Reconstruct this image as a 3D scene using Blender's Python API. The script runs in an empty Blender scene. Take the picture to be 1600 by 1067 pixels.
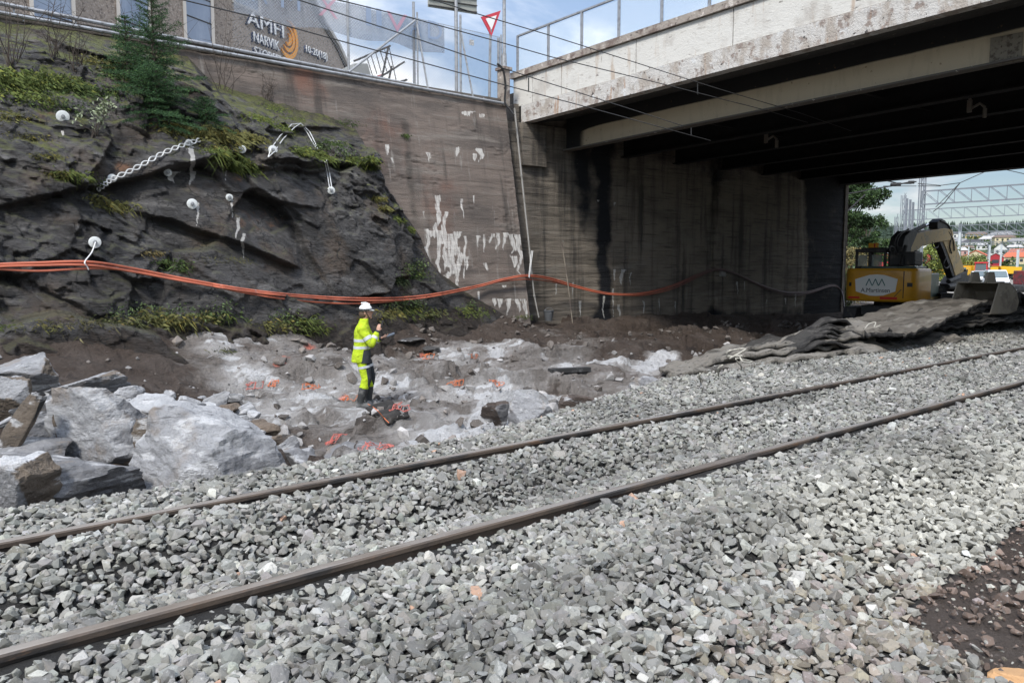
import bpy, bmesh, math, random
import numpy as np
from math import radians, sin, cos, atan, pi
from mathutils import Vector, Matrix, Euler
C = bpy.context.scene.collection
SC = bpy.context.scene
# ------------------------------------------------------------------ camera
F = 1200.; YH = 420.; CX = 800.; CY = 533.5; CAMH = 1.56; AZ = radians(52.6); PT = atan((CY-YH)/F)
cam = bpy.data.cameras.new('camera'); cam.sensor_width = 36; cam.lens = 36*F/1600; cam.clip_start = .1; cam.clip_end = 6000
camo = bpy.data.objects.new('camera', cam); C.objects.link(camo)
camo.location = (0, 0, CAMH); camo.rotation_euler = (pi/2-PT, 0, AZ-pi/2); SC.camera = camo
# ------------------------------------------------------------------ sky, sun, exposure
SUN_AZ = radians(212); SUN_EL = radians(48)      # direction the light comes FROM (world azimuth, from +X)
w = bpy.data.worlds.new('World'); SC.world = w; w.use_nodes = True
nt = w.node_tree; N = nt.nodes; L = nt.links; N.clear()
out = N.new('ShaderNodeOutputWorld'); bg = N.new('ShaderNodeBackground'); L.new(bg.outputs[0], out.inputs[0])
sky = N.new('ShaderNodeTexSky'); sky.sky_type = 'NISHITA'; sky.sun_disc = False
sky.sun_elevation = SUN_EL; sky.sun_rotation = pi/2-SUN_AZ; sky.air_density = 1.0; sky.dust_density = .6; sky.ozone_density = 2.5
tc = N.new('ShaderNodeTexCoord'); sep = N.new('ShaderNodeSeparateXYZ'); L.new(tc.outputs['Generated'], sep.inputs[0])
ad = N.new('ShaderNodeMath'); ad.operation = 'ADD'; ad.inputs[1].default_value = .18; L.new(sep.outputs[2], ad.inputs[0])
mx = N.new('ShaderNodeMath'); mx.operation = 'MAXIMUM'; mx.inputs[1].default_value = .05; L.new(ad.outputs[0], mx.inputs[0])
dv = N.new('ShaderNodeVectorMath'); dv.operation = 'DIVIDE'; L.new(tc.outputs['Generated'], dv.inputs[0])
cb = N.new('ShaderNodeCombineXYZ')
for i in range(3): L.new(mx.outputs[0], cb.inputs[i])
L.new(cb.outputs[0], dv.inputs[1])
no = N.new('ShaderNodeTexNoise'); no.inputs['Scale'].default_value = 1.15; no.inputs['Detail'].default_value = 9; no.inputs['Roughness'].default_value = .55; no.inputs['Distortion'].default_value = .3
L.new(dv.outputs[0], no.inputs['Vector'])
mr = N.new('ShaderNodeMapRange'); mr.interpolation_type = 'SMOOTHSTEP'; mr.inputs[1].default_value = .44; mr.inputs[2].default_value = .61; mr.inputs[3].default_value = .12; mr.inputs[4].default_value = 1.0
L.new(no.outputs[0], mr.inputs[0])
no2 = N.new('ShaderNodeTexNoise'); no2.inputs['Scale'].default_value = 2.3; no2.inputs['Detail'].default_value = 6; L.new(dv.outputs[0], no2.inputs['Vector'])
cr = N.new('ShaderNodeValToRGB'); cr.color_ramp.elements[0].position = .35; cr.color_ramp.elements[0].color = (5.0, 5.6, 6.6, 1)
cr.color_ramp.elements[1].position = .62; cr.color_ramp.elements[1].color = (9.4, 9.5, 9.7, 1)
L.new(no2.outputs[0], cr.inputs[0])
mxc = N.new('ShaderNodeMixRGB'); L.new(mr.outputs[0], mxc.inputs[0]); L.new(sky.outputs[0], mxc.inputs[1]); L.new(cr.outputs[0], mxc.inputs[2])
zb_ = N.new('ShaderNodeMapRange'); zb_.inputs[1].default_value = .1; zb_.inputs[2].default_value = .9; zb_.inputs[3].default_value = .62; zb_.inputs[4].default_value = 2.3; L.new(sep.outputs[2], zb_.inputs[0])
vm = N.new('ShaderNodeVectorMath'); vm.operation = 'SCALE'; L.new(mxc.outputs[0], vm.inputs[0]); L.new(zb_.outputs[0], vm.inputs['Scale'])   # an overcast sky is brighter overhead
L.new(vm.outputs[0], bg.inputs[0]); bg.inputs[1].default_value = .085
sl = bpy.data.lights.new('sun', 'SUN'); sl.energy = 2.2; sl.angle = radians(11); sl.color = (1, .96, .9)
so = bpy.data.objects.new('sun', sl); C.objects.link(so)
sd = Vector((cos(SUN_AZ)*cos(SUN_EL), sin(SUN_AZ)*cos(SUN_EL), sin(SUN_EL)))
so.rotation_euler = sd.to_track_quat('Z', 'Y').to_euler(); so.location = sd*60
SC.view_settings.view_transform = 'Standard'; SC.view_settings.look = 'None'; SC.view_settings.gamma = 1; SC.view_settings.exposure = .85
SC.render.engine = 'CYCLES'; SC.cycles.max_bounces = 5; SC.cycles.transparent_max_bounces = 12; SC.cycles.use_denoising = True
# ------------------------------------------------------------------ pixel -> point on a known surface
_fw = np.array([cos(AZ)*cos(PT), sin(AZ)*cos(PT), -sin(PT)]); _rt = np.array([sin(AZ), -cos(AZ), 0.]); _up = np.cross(_rt, _fw)
_C = np.array([0, 0, CAMH])
def ray(x, y): return _fw+_rt*(x-CX)/F-_up*(y-CY)/F
def onP(x, y, p0, n):
    d = ray(x, y); n = np.array(n, float); return _C+d*(((np.array(p0)-_C)@n)/(d@n))
def onY(x, y, Y): return onP(x, y, (0, Y, 0), (0, 1, 0))
def onZ(x, y, Z): return onP(x, y, (0, 0, Z), (0, 0, 1))
def atD(x, y, D): return _C+ray(x, y)*D           # D metres ahead of the camera
def proj(P):
    v = np.asarray(P, float)-_C; z = v@_fw
    return CX+F*(v@_rt)/z, CY-F*(v@_up)/z, z
# ------------------------------------------------------------------ noise
def _h(i, j, s):
    i = i.astype(np.int64); j = j.astype(np.int64)
    n = (i*374761393+j*668265263+s*1274126177) & 0xffffffff
    n = ((n ^ (n >> 13))*1274126177) & 0xffffffff
    n = ((n ^ (n >> 16))*2246822519) & 0xffffffff
    return ((n ^ (n >> 15)) & 0xffffff)/float(0xffffff)
def vn(x, y, s=0):
    xi = np.floor(x); yi = np.floor(y); fx = x-xi; fy = y-yi
    fx = fx*fx*(3-2*fx); fy = fy*fy*(3-2*fy)
    a = _h(xi, yi, s); b = _h(xi+1, yi, s); c = _h(xi, yi+1, s); d = _h(xi+1, yi+1, s)
    return (a*(1-fx)+b*fx)*(1-fy)+(c*(1-fx)+d*fx)*fy
def fbm(x, y, o=4, s=0, g=.5):
    t = 0; a = 1; n = 0
    for k in range(o): t = t+a*vn(x*2**k+17.3*k, y*2**k+9.1*k, s+k); n += a; a *= g
    return t/n
def cells(x, y, s=0, ga=1.):
    """fractured rock: every cell is a tilted flat piece; returns height (about -1..1) and distance to the cell edge"""
    xi = np.floor(x); yi = np.floor(y); b1 = np.full(x.shape, 9.); b2 = np.full(x.shape, 9.); h = np.zeros(x.shape)
    for di in (-1, 0, 1):
        for dj in (-1, 0, 1):
            ci = xi+di; cj = yi+dj
            px = ci+_h(ci, cj, s+1); py = cj+_h(ci, cj, s+2); dx = x-px; dy = y-py; d = dx*dx+dy*dy
            hh = (_h(ci, cj, s+3)-.5)*1.2+ga*((_h(ci, cj, s+4)-.5)*dx*1.6+(_h(ci, cj, s+5)-.5)*dy*1.6)
            m = d < b1; b2 = np.where(m, b1, np.minimum(b2, d)); h = np.where(m, hh, h); b1 = np.where(m, d, b1)
    return h, np.sqrt(b2)-np.sqrt(b1)
def sst(x, a, b):
    t = np.clip((x-a)/(b-a), 0, 1); return t*t*(3-2*t)
# ------------------------------------------------------------------ objects
def tag(o, label=None, cat=None, group=None, kind=None):
    if label: o['label'] = label
    if cat: o['category'] = cat
    if group: o['group'] = group
    if kind: o['kind'] = kind
    return o
def link(name, me, mat=None, parent=None, loc=None):
    o = bpy.data.objects.new(name, me); C.objects.link(o)
    if mat is not None and me is not None:
        for m in (mat if isinstance(mat, (list, tuple)) else [mat]): me.materials.append(m)
    if parent is not None: o.parent = parent
    if loc is not None: o.location = loc
    return o
def fast(name, V, Fc, mat=None, parent=None, smooth=False, attrs=None, fattrs=None, cols=None):
    V = np.asarray(V, np.float32); Fc = np.asarray(Fc, np.int32); m, k = Fc.shape
    me = bpy.data.meshes.new(name); me.vertices.add(len(V)); me.vertices.foreach_set('co', V.ravel())
    me.loops.add(m*k); me.loops.foreach_set('vertex_index', Fc.ravel())
    me.polygons.add(m); me.polygons.foreach_set('loop_start', np.arange(0, m*k, k, dtype=np.int32))
    me.polygons.foreach_set('use_smooth', np.full(m, smooth))
    me.update(calc_edges=True)
    for a, v in (attrs or {}).items():
        at = me.attributes.new(a, 'FLOAT', 'POINT'); at.data.foreach_set('value', np.asarray(v, np.float32).ravel())
    for a, v in (cols or {}).items():
        at = me.attributes.new(a, 'FLOAT_COLOR', 'POINT'); at.data.foreach_set('color', np.asarray(v, np.float32).ravel())
    return link(name, me, mat, parent)
def gridfaces(nu, nv):
    i = np.arange(nu*nv).reshape(nu, nv)
    return np.stack([i[:-1, :-1], i[1:, :-1], i[1:, 1:], i[:-1, 1:]], -1).reshape(-1, 4)
class MB:
    """collects simple shapes and links them as ONE mesh object"""
    def __init__(s): s.v = []; s.f = []; s.mi = []; s.m = 0
    def add(s, vs, fs):
        b = len(s.v); s.v += [tuple(map(float, v)) for v in vs]; s.f += [tuple(b+i for i in f) for f in fs]; s.mi += [s.m]*len(fs); return s
    def box(s, c, d, rot=None, taper=1.):
        vs = []
        for z in (-1, 1):
            for y in (-1, 1):
                for x in (-1, 1):
                    k = taper if z > 0 else 1
                    v = Vector((x*d[0]/2*k, y*d[1]/2*k, z*d[2]/2))
                    if rot is not None: v = (rot if isinstance(rot, Matrix) else Euler(rot).to_matrix()) @ v
                    vs.append(v+Vector(c))
        return s.add(vs, [(0, 2, 3, 1), (4, 5, 7, 6), (0, 1, 5, 4), (2, 6, 7, 3), (0, 4, 6, 2), (1, 3, 7, 5)])
    def bar(s, a, b, w, h=None, up=(0, 0, 1)):
        a = Vector(a); b = Vector(b); h = h or w; d = (b-a).normalized(); u = Vector(up)
        if abs(d.dot(u)) > .95: u = Vector((1, 0, 0))
        x = d.cross(u).normalized(); z = x.cross(d)
        vs = [p+x*w/2*i+z*h/2*j for p in (a, b) for i, j in ((-1, -1), (1, -1), (1, 1), (-1, 1))]
        return s.add(vs, [(0, 1, 2, 3), (7, 6, 5, 4), (0, 4, 5, 1), (1, 5, 6, 2), (2, 6, 7, 3), (3, 7, 4, 0)])
    def tube(s, path, r, n=6, cap=True):
        P = [Vector(p) for p in path]; R = r if isinstance(r, (list, tuple, np.ndarray)) else [r]*len(P)
        b = len(s.v); u = None
        for i, p in enumerate(P):
            d = (P[min(i+1, len(P)-1)]-P[max(i-1, 0)])
            if d.length < 1e-9: d = Vector((0, 0, 1))
            d.normalize()
            if u is None: u = d.orthogonal().normalized()
            else:
                u = u-d*u.dot(d); u = u.normalized() if u.length > 1e-6 else d.orthogonal().normalized()
            v = d.cross(u)
            for k in range(n):
                a = 2*pi*k/n; s.v.append(tuple(p+(u*cos(a)+v*sin(a))*R[i]))
        fs = []
        for i in range(len(P)-1):
            for k in range(n): k2 = (k+1) % n; fs.append((b+i*n+k, b+i*n+k2, b+(i+1)*n+k2, b+(i+1)*n+k))
        if cap: fs.append(tuple(b+k for k in reversed(range(n)))); fs.append(tuple(b+(len(P)-1)*n+k for k in range(n)))
        s.f += fs; s.mi += [s.m]*len(fs); return s
    def cyl(s, a, b, r, r2=None, n=12): return s.tube([a, b], [r, r if r2 is None else r2], n)
    def lathe(s, prof, c=(0, 0, 0), n=20, rot=None):
        b = len(s.v); c = Vector(c)
        for (r, z) in prof:
            for k in range(n):
                a = 2*pi*k/n; v = Vector((r*cos(a), r*sin(a), z))
                if rot is not None: v = rot @ v
                s.v.append(tuple(v+c))
        fs = []
        for i in range(len(prof)-1):
            for k in range(n): k2 = (k+1) % n; fs.append((b+i*n+k, b+i*n+k2, b+(i+1)*n+k2, b+(i+1)*n+k))
        s.f += fs; s.mi += [s.m]*len(fs); return s
    def prism(s, pts, axis_pt, d):
        """polygon pts (3d list, planar) extruded by vector d"""
        n = len(pts); d = Vector(d); P = [Vector(p) for p in pts]
        return s.add(P+[p+d for p in P], [tuple(range(n))[::-1], tuple(range(n, 2*n))]+[(i, (i+1) % n, n+(i+1) % n, n+i) for i in range(n)])
    def build(s, name, mat, parent=None, smooth=False, bevel=0, loc=None, recalc=True):
        me = bpy.data.meshes.new(name); me.from_pydata(s.v, [], s.f); me.update()
        if any(s.mi): me.polygons.foreach_set('material_index', s.mi)
        if recalc:
            bm = bmesh.new(); bm.from_mesh(me); bmesh.ops.recalc_face_normals(bm, faces=bm.faces[:]); bm.to_mesh(me); bm.free()
        if smooth:
            me.polygons.foreach_set('use_smooth', [True]*len(me.polygons))
            try: me.set_sharp_from_angle(angle=radians(40))
            except Exception: pass
        o = link(name, me, mat, parent, loc)
        if bevel:
            b = o.modifiers.new('bevel', 'BEVEL'); b.width = bevel; b.segments = 2; b.limit_method = 'ANGLE'; b.harden_normals = False
        return o
def empty(name, label, cat, loc=(0, 0, 0), rz=0, group=None):
    o = bpy.data.objects.new(name, None); C.objects.link(o); o.location = Vector(loc); o.rotation_euler = (0, 0, rz); o.empty_display_size = .2
    return tag(o, label, cat, group)
def copy_tree(o, parent=None):
    c = o.copy(); C.objects.link(c)
    if parent is not None: c.parent = parent
    for ch in [x for x in C.objects if x.parent == o]: copy_tree(ch, c)
    return c
# ------------------------------------------------------------------ materials
def mat(name, base, layers=(), rough=.85, bump=(), metal=0, attr=None, spec=.4, vcol=None, alpha=None, emit=None, coat=0, trans=0):
    """layers: (colour, dict(s=scale, st=stretch, lo, hi, d=detail, a=attribute added to the noise, k=noise share, m=attribute multiplied, dis=distortion, z=(z0,z1) height range))
       bump: (scale, distance, stretch)"""
    m = bpy.data.materials.new(name); m.use_nodes = True; nt = m.node_tree; N = nt.nodes; L = nt.links
    b = N['Principled BSDF']; b.inputs['Roughness'].default_value = rough; b.inputs['Metallic'].default_value = metal
    b.inputs['Specular IOR Level'].default_value = spec
    tc = N.new('ShaderNodeTexCoord')
    def noise(s, st=(1, 1, 1), d=6, dis=0, r=.6, off=0, rot=(0, 0, 0)):
        mp = N.new('ShaderNodeMapping'); mp.inputs['Scale'].default_value = st; mp.inputs['Location'].default_value = (off, off*.7, off*1.3); mp.inputs['Rotation'].default_value = rot
        L.new(tc.outputs['Object'], mp.inputs[0]); n = N.new('ShaderNodeTexNoise'); n.inputs['Scale'].default_value = s
        n.inputs['Detail'].default_value = d; n.inputs['Roughness'].default_value = r; n.inputs['Distortion'].default_value = dis; L.new(mp.outputs[0], n.inputs['Vector']); return n.outputs[0]
    def rng(o, lo, hi, smooth=True):
        r = N.new('ShaderNodeMapRange'); r.interpolation_type = 'SMOOTHSTEP' if smooth else 'LINEAR'
        r.inputs[1].default_value = lo; r.inputs[2].default_value = hi; L.new(o, r.inputs[0]); return r.outputs[0]
    def mth(op, a, bb):
        q = N.new('ShaderNodeMath'); q.operation = op
        for i, x in enumerate((a, bb)):
            if isinstance(x, (int, float)): q.inputs[i].default_value = x
            else: L.new(x, q.inputs[i])
        return q.outputs[0]
    def at(nm):
        a = N.new('ShaderNodeAttribute'); a.attribute_name = nm; return a.outputs['Fac']
    if vcol:
        a = N.new('ShaderNodeAttribute'); a.attribute_name = vcol; cur = a.outputs['Color']
    else:
        rgb = N.new('ShaderNodeRGB'); rgb.outputs[0].default_value = (*base, 1); cur = rgb.outputs[0]
    for i, (col, q) in enumerate(layers):
        if 'up' in q:
            g = N.new('ShaderNodeNewGeometry'); sx = N.new('ShaderNodeSeparateXYZ'); L.new(g.outputs['Normal'], sx.inputs[0]); f = sx.outputs[2]
            n = noise(q.get('s', 3), q.get('st', (1, 1, 1)), q.get('d', 6), q.get('dis', 0), off=i*7.3)
            f = mth('ADD', f, mth('MULTIPLY', mth('SUBTRACT', n, .5), q.get('k', 1.5))); f = rng(f, q['lo'], q['hi'])
        elif 'zonly' in q:
            sx = N.new('ShaderNodeSeparateXYZ'); L.new(tc.outputs['Object'], sx.inputs[0]); n = noise(q.get('s', 3), q.get('st', (1, 1, 1)), 5, off=i*3.1)
            f = rng(mth('ADD', sx.outputs[2], mth('MULTIPLY', mth('SUBTRACT', n, .5), q.get('k', 1.))), *q['zonly'])
        elif 'vor' in q:
            mp = N.new('ShaderNodeMapping'); mp.inputs['Scale'].default_value = q.get('st', (1, 1, 1)); mp.inputs['Rotation'].default_value = q.get('rot', (0, 0, 0)); wn_ = N.new('ShaderNodeTexNoise'); wn_.inputs['Scale'].default_value = 2.5; wn_.inputs['Detail'].default_value = 5; L.new(tc.outputs['Object'], wn_.inputs['Vector']); va_ = N.new('ShaderNodeVectorMath'); va_.operation = 'MULTIPLY_ADD'; va_.inputs[1].default_value = (.7, .7, .7); L.new(wn_.outputs['Color'], va_.inputs[0]); L.new(tc.outputs['Object'], va_.inputs[2]); L.new(va_.outputs[0], mp.inputs[0])
            v = N.new('ShaderNodeTexVoronoi'); v.inputs['Scale'].default_value = q['vor']; v.feature = 'DISTANCE_TO_EDGE'; L.new(mp.outputs[0], v.inputs['Vector']); f = mth('SUBTRACT', 1, rng(v.outputs['Distance'], q['lo'], q['hi']))
        else:
            n = noise(q.get('s', 3), q.get('st', (1, 1, 1)), q.get('d', 6), q.get('dis', 0), off=i*5.7+q.get('off', 0), rot=q.get('rot', (0, 0, 0)))
            if 'a' in q: n = mth('ADD', at(q['a']), mth('MULTIPLY', mth('SUBTRACT', n, .5), q.get('k', 1.)))
            f = rng(n, q['lo'], q['hi'])
        if 'm' in q: f = mth('MULTIPLY', f, at(q['m']))
        if 'o' in q: f = mth('MULTIPLY', f, q['o'])
        mxx = N.new('ShaderNodeMixRGB'); mxx.blend_type = q.get('mode', 'MIX'); L.new(f, mxx.inputs[0]); L.new(cur, mxx.inputs[1]); mxx.inputs[2].default_value = (*col, 1); cur = mxx.outputs[0]
    L.new(cur, b.inputs['Base Color'])
    prev = None
    for i, q in enumerate(bump):
        bn = N.new('ShaderNodeBump'); bn.inputs['Distance'].default_value = q[1]; bn.inputs['Strength'].default_value = 1
        L.new(noise(q[0], q[2] if len(q) > 2 else (1, 1, 1), 8, off=i*3.3, r=.66, rot=q[3] if len(q) > 3 else (0, 0, 0)), bn.inputs['Height'])
        if prev: L.new(prev, bn.inputs['Normal'])
        prev = bn.outputs[0]
    if prev: L.new(prev, b.inputs['Normal'])
    if alpha is not None: b.inputs['Alpha'].default_value = alpha
    if trans: b.inputs['Transmission Weight'].default_value = trans
    if coat: b.inputs['Coat Weight'].default_value = coat
    if emit: b.inputs['Emission Color'].default_value = (*emit, 1); b.inputs['Emission Strength'].default_value = 1
    return m
def D(**k): return k
M = {}
M['galv'] = mat('galvanised_steel', (.36, .37, .38), [((.22, .22, .22), D(s=9, lo=.45, hi=.7))], .5, metal=.5)
M['dsteel'] = mat('dark_steel', (.06, .06, .06), [((.11, .08, .06), D(s=8, lo=.5, hi=.65))], .6, metal=.2)
M['white'] = mat('white_paint', (.75, .75, .73), [((.5, .48, .44), D(s=6, lo=.55, hi=.75))], .5)
M['black'] = mat('black_rubber', (.02, .02, .02), [((.05, .045, .04), D(s=10, lo=.5, hi=.7))], .6)
M['glass'] = mat('glass_dark', (.12, .16, .17), [], .08, spec=.8)
# ================================================================== GROUND
def rail_near(X): return 3.66+.038*X
def rail_far(X): return 5.19+.044*X
def ballast_edge(X): return np.interp(X, [-5, 4, 5.4, 7, 8.9, 13, 20, 30], [5.95, 6.0, 6.35, 6.95, 7.6, 8.4, 9.4, 9.2])
def near_dirt(X, Y):
    """bare earth at the camera's right foot"""
    e = 1.78+(X-4.1)*.03+.25*(fbm(X*1.3, Y*1.3, 3, 77)-.5)
    return sst(e-Y, -.12, .1)*sst(X-.45*Y, 2.75, 3.1)
HL = 1.0
def ground(X, Y, detail=True):
    X = np.asarray(X, float); Y = np.asarray(Y, float)
    zb = -.085-.16*sst(2.9-Y, 0, 2.2)*sst(X, 2, 5)+.05*(fbm(X*.9, Y*.9, 3, 5)-.5)+.06*np.exp(-((Y-rail_far(X)+.42)/.3)**2)*sst(4-X, 0, 3)
    zb = zb-.15*np.exp(-((Y-rail_far(X)+.85)/.30)**2)*sst(8-X, 0, 3)
    zb = zb+.17*np.exp(-((Y-2.3-.10*X)/.42)**2)*sst(X, 1.5, 3.5)*sst(9-X, 0, 3)
    zb = zb+.035*np.exp(-((Y-rail_near(X)+.12)/.16)**2)+.025*np.exp(-((Y-rail_far(X)+.12)/.16)**2)
    zA1 = np.interp(Y, [6, 12.4, 13.4, 14.5, 15.3, 19], [-.86, -.92, -.66, .02, .42, .6])      # below the rock, left to right
    zA2 = np.interp(Y, [6, 12.5, 14.6, 15.4, 16.1, 17.0, 19], [-.86, -.92, -.70, -.5, -.12, .46, .6])
    zA3 = np.interp(Y, [6, 12.5, 14.6, 16.4, 17.2, 18.0, 19.5], [-.86, -.92, -.72, -.5, -.16, .16, .3])
    k1 = sst(X, 5.2, 8.2); k2 = sst(X, 8.6, 11.4); zA = (zA1*(1-k1)+zA2*k1)*(1-k2)+zA3*k2
    zL = np.interp(Y, [6, 7.5, 9, 11, 13.2, 14.6, 15.6, 19], [-.62, -.5, -.42, -.3, .02, .45, .75, .9])   # boulder heap and bank, left
    zR = np.interp(Y, [6, 12.5, 16, 18.0, 18.7, 19.4], [-.72, -.78, -.52, -.50, -.26, -.2])                # under the bridge
    wl = sst(-X, -4.9, -1.5)[()]; wr = sst(X, 13, 16)
    zp = (zA*(1-wl)+zL*wl)*(1-wr)+zR*wr
    far = sst(X, 22, 30); zp = zp*(1-far)+(-.45)*far
    s = sst(Y-ballast_edge(X), -.05, 1.15)
    z = zb*(1-s)+zp*s
    if detail:
        near = sst(60-X, 0, 20)*sst(X, -8, -5)
        c1, e1 = cells(X*.55+.3*Y, Y*.9, 3, 1.2); c2, e2 = cells(X*1.6+3, Y*1.9+.4*X, 13, 1.1)
        c3, e3 = cells(X*3.4+.8*Y, Y*4.2, 23, 1.2); rr = .24*c1+.12*c2+.05*c3+.24*(fbm(X*.8, Y*.8, 4, 31)-.5)+.05*(fbm(X*5, Y*5, 3, 33)-.5)
        bank = sst(zp, -.5, 0)
        rr = rr*(1-bank*.7)+bank*(.28*(fbm(X*1.4, Y*1.4, 5, 41)-.5)+.08*(fbm(X*6, Y*6, 3, 43)-.5))
        q = sst(X, 24, 34)*.85
        z = z+s*near*rr*(1-q)+(1-s)*near*.05*(fbm(X*3, Y*3, 3, 51)-.5)
        # mound at px ~ (640..700, 555) behind the worker
        z = z+.28*np.exp(-(((X-9.3)/1.8)**2+((Y-13.8)/1.1)**2))+.2*np.exp(-(((X-13.5)/2.5)**2+((Y-14.5)/.9)**2))
    for (mx_, my_, sx_, sy_, h_) in [(6.9, 14.2, 1.0, .5, .25), (8.6, 12.2, 1.2, .5, .26), (5.6, 10.4, .9, .45, .2), (7.6, 10.0, 1.0, .4, .22), (10.4, 11.7, 1.3, .5, .28), (4.9, 12.6, .8, .5, .2), (12.5, 12.4, 1.4, .6, .22)]:
        z = z+s*h_*np.exp(-(((X-mx_-.3*(Y-my_))/sx_)**2+((Y-my_)/sy_)**2))
    return z
def hill(X, Y):
    d = np.hypot(X, Y); a = (np.asarray(Y)*.9)/np.maximum(d, 1)
    return np.minimum(np.maximum(0, .067*(d-446)), 36+.004*d)
def zg(x, y): return float(ground(np.array([x]), np.array([y]))[0])
xs = np.concatenate([-np.geomspace(1800, 8, 16), np.arange(-6, 24, .075), np.arange(24, 44, .25), np.geomspace(45, 2600, 46)])
ys = np.concatenate([-np.geomspace(2600, 5, 26), np.arange(-3.4, 20.6, .075), np.geomspace(21.2, 2600, 40)])
GX, GY = np.meshgrid(xs, ys, indexing='ij')
nearm = (GX < 60) & (GX > -10) & (GY > -10) & (GY < 25)
GZ = np.where(nearm, ground(np.clip(GX, -10, 60), np.clip(GY, -10, 20)), -.45)
GZ = np.where(GX >= 44, -.45, GZ)+hill(GX, GY)
bl = 1-sst(GY-ballast_edge(GX), .0, .5); bl = bl*(1-near_dirt(GX, GY))*(GX < 60)
U = fbm(GX*.7, GY*.7, 4, 61)
in_pit = sst(GY-ballast_edge(GX), .3, 1.2)
floorz = 1-sst(GY+.0*GX, 15.2, 16.4)
rock_at = in_pit*floorz*sst(GX, 2.6, 4.6)*(1-sst(GX, 11.5, 16))+in_pit*.55*sst(GX, 13, 15)*sst(17.5-GX, 0, 3)*sst(GY, 14, 15.5)*(GY < 17.8)
dust = rock_at*(.45+.50*sst(U, .4, .65))
def blob(x, y, rx, ry, a, rot=0):
    c, s = cos(rot), sin(rot); dx = GX-x; dy = GY-y; u = (dx*c+dy*s)/rx; v = (-dx*s+dy*c)/ry
    return a*np.exp(-(u*u+v*v))
for (px, py, z, rx, ry, a, r) in [(700, 690, -.8, 1.3, .35, 1.1, .5), (640, 700, -.8, .8, .3, .5, .4), (900, 572, -.62, 1.3, .30, 1.6, .6), (1030, 553, -.55, 1.8, .42, 1.9, .6), (960, 565, -.6, 1.0, .28, 1.5, .5), (760, 575, -.6, .6, .25, .4, .6),
                                (500, 640, -.9, 1.6, .8, .5, .6), (470, 590, -.75, 1.6, .45, .45, .5), (800, 640, -.8, .9, .4, .4, .6), (690, 560, -.5, .6, .3, .3, .6), (480, 705, -.8, .5, .5, .35, 0), (650, 640, -.9, .8, .35, .3, .5), (560, 655, -.9, .7, .3, .45, .5)]:
    p = onZ(px, py, z); dust = dust+blob(p[0], p[1], rx, ry, a, r)
pink = GX*0
for (px, py) in [(398, 607), (487, 607), (535, 628), (625, 640), (660, 566), (715, 603), (775, 603), (585, 705), (605, 598), (440, 620)]:
    p = onZ(px, py, -.85 if py > 590 else -.65); pink = pink+blob(p[0], p[1], .34, .16, 1.0, .6)
yard = sst(GX, 40, 50)
M['ground'] = mat('earth_and_blasted_rock', (.066, .048, .037), [
    ((.105, .085, .072), D(s=.9, lo=.4, hi=.75)), ((.024, .019, .017), D(s=2.6, lo=.55, hi=.7, o=.8)), ((.17, .15, .135), D(s=26, lo=.62, hi=.7, o=.6)),
    ((.19, .17, .152), D(a='rockm', s=1.7, st=(1, 2.2, 1), rot=(0, 0, .5), k=1.6, lo=.35, hi=.85, d=11)), ((.055, .045, .038), D(s=3.5, st=(.5, 1.6, 1), rot=(0, 0, .5), lo=.55, hi=.64, d=10, m='rockm', o=.8)), ((.30, .285, .27), D(s=6, st=(.4, 1.8, 1), rot=(0, 0, .4), lo=.58, hi=.66, d=10, m='rockm', o=.8)), ((.10, .075, .06), D(s=1.6, st=(.35, 1, 1), rot=(0, 0, .6), lo=.54, hi=.66, m='rockm', o=.7)),
    ((.37, .355, .34), D(a='dust', s=1.6, st=(.7, 1.6, 1), rot=(0, 0, .5), k=1.6, lo=.45, hi=1.0, d=12)), ((.56, .56, .56), D(a='dust', s=3.1, st=(.6, 1.7, 1), rot=(0, 0, .5), k=2.3, lo=.85, hi=1.1, d=12)),
    ((.62, .16, .10), D(a='pink', s=7, k=1.4, lo=.55, hi=1.1, d=6, o=.75)),
    ((.035, .034, .032), D(a='bal', s=8, k=.5, lo=.4, hi=.6)), ((.27, .25, .22), D(a='yard', s=.6, k=.5, lo=.35, hi=.65)), ((.06, .09, .035), D(a='green', s=.05, k=.4, lo=.4, hi=.6))],
    .92, [(2.2, .30), (9, .09), (45, .02)])
# ground colours: rock, dust, ballast bed (near-black, painted shade for the gaps between stones), yard, grass
g = fast('ground', np.stack([GX, GY, GZ], -1).reshape(-1, 3), gridfaces(len(xs), len(ys)), M['ground'], smooth=True,
         attrs=dict(pink=np.clip(pink, 0, 1.2), dust=np.clip(dust, 0, 1.5), rockm=rock_at, bal=bl, yard=yard*(hill(GX, GY) < .5), green=(hill(GX, GY) > .5)*1.))
tag(g, kind='structure')
# ================================================================== RETAINING WALL
WS = .19                                            # batter
def wallY(z): return 18.0+(np.asarray(z)+.3)*WS
def onW(x, y): return onP(x, y, (0, 18.0, -.3), (0, 1, -WS))
WTOP = 6.66
def paint_marks(PX, PY, marks):
    """drips given as (x, y0, y1, width): mineral runs on the face, top wide and ragged, tapering down"""
    a = np.zeros(PX.shape)
    for i, (x, y0, y1, wd) in enumerate(marks):
        t = (PY-y0)/(y1-y0); wob = (vn(PY*.09, PY*0+i, 5)-.5)*wd*.9
        half = wd*.5*(1-.75*np.clip(t, 0, 1)**1.5)*(.6+.8*vn(PX*.5, PY*.12, 9+i))
        d = np.abs(PX-x-wob)-half
        a = np.maximum(a, (1-sst(d, -.8, .9))*(t > 0)*(t < .75+.5*vn(PX*.6+i, PX*0, 3)))
    return a
nx, nz = 760, 330
WX = np.linspace(-5, 14.5, nx); WZ = np.linspace(-1.0, WTOP, nz); wx, wz = np.meshgrid(WX, WZ, indexing='ij')
wy = wallY(wz)
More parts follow.
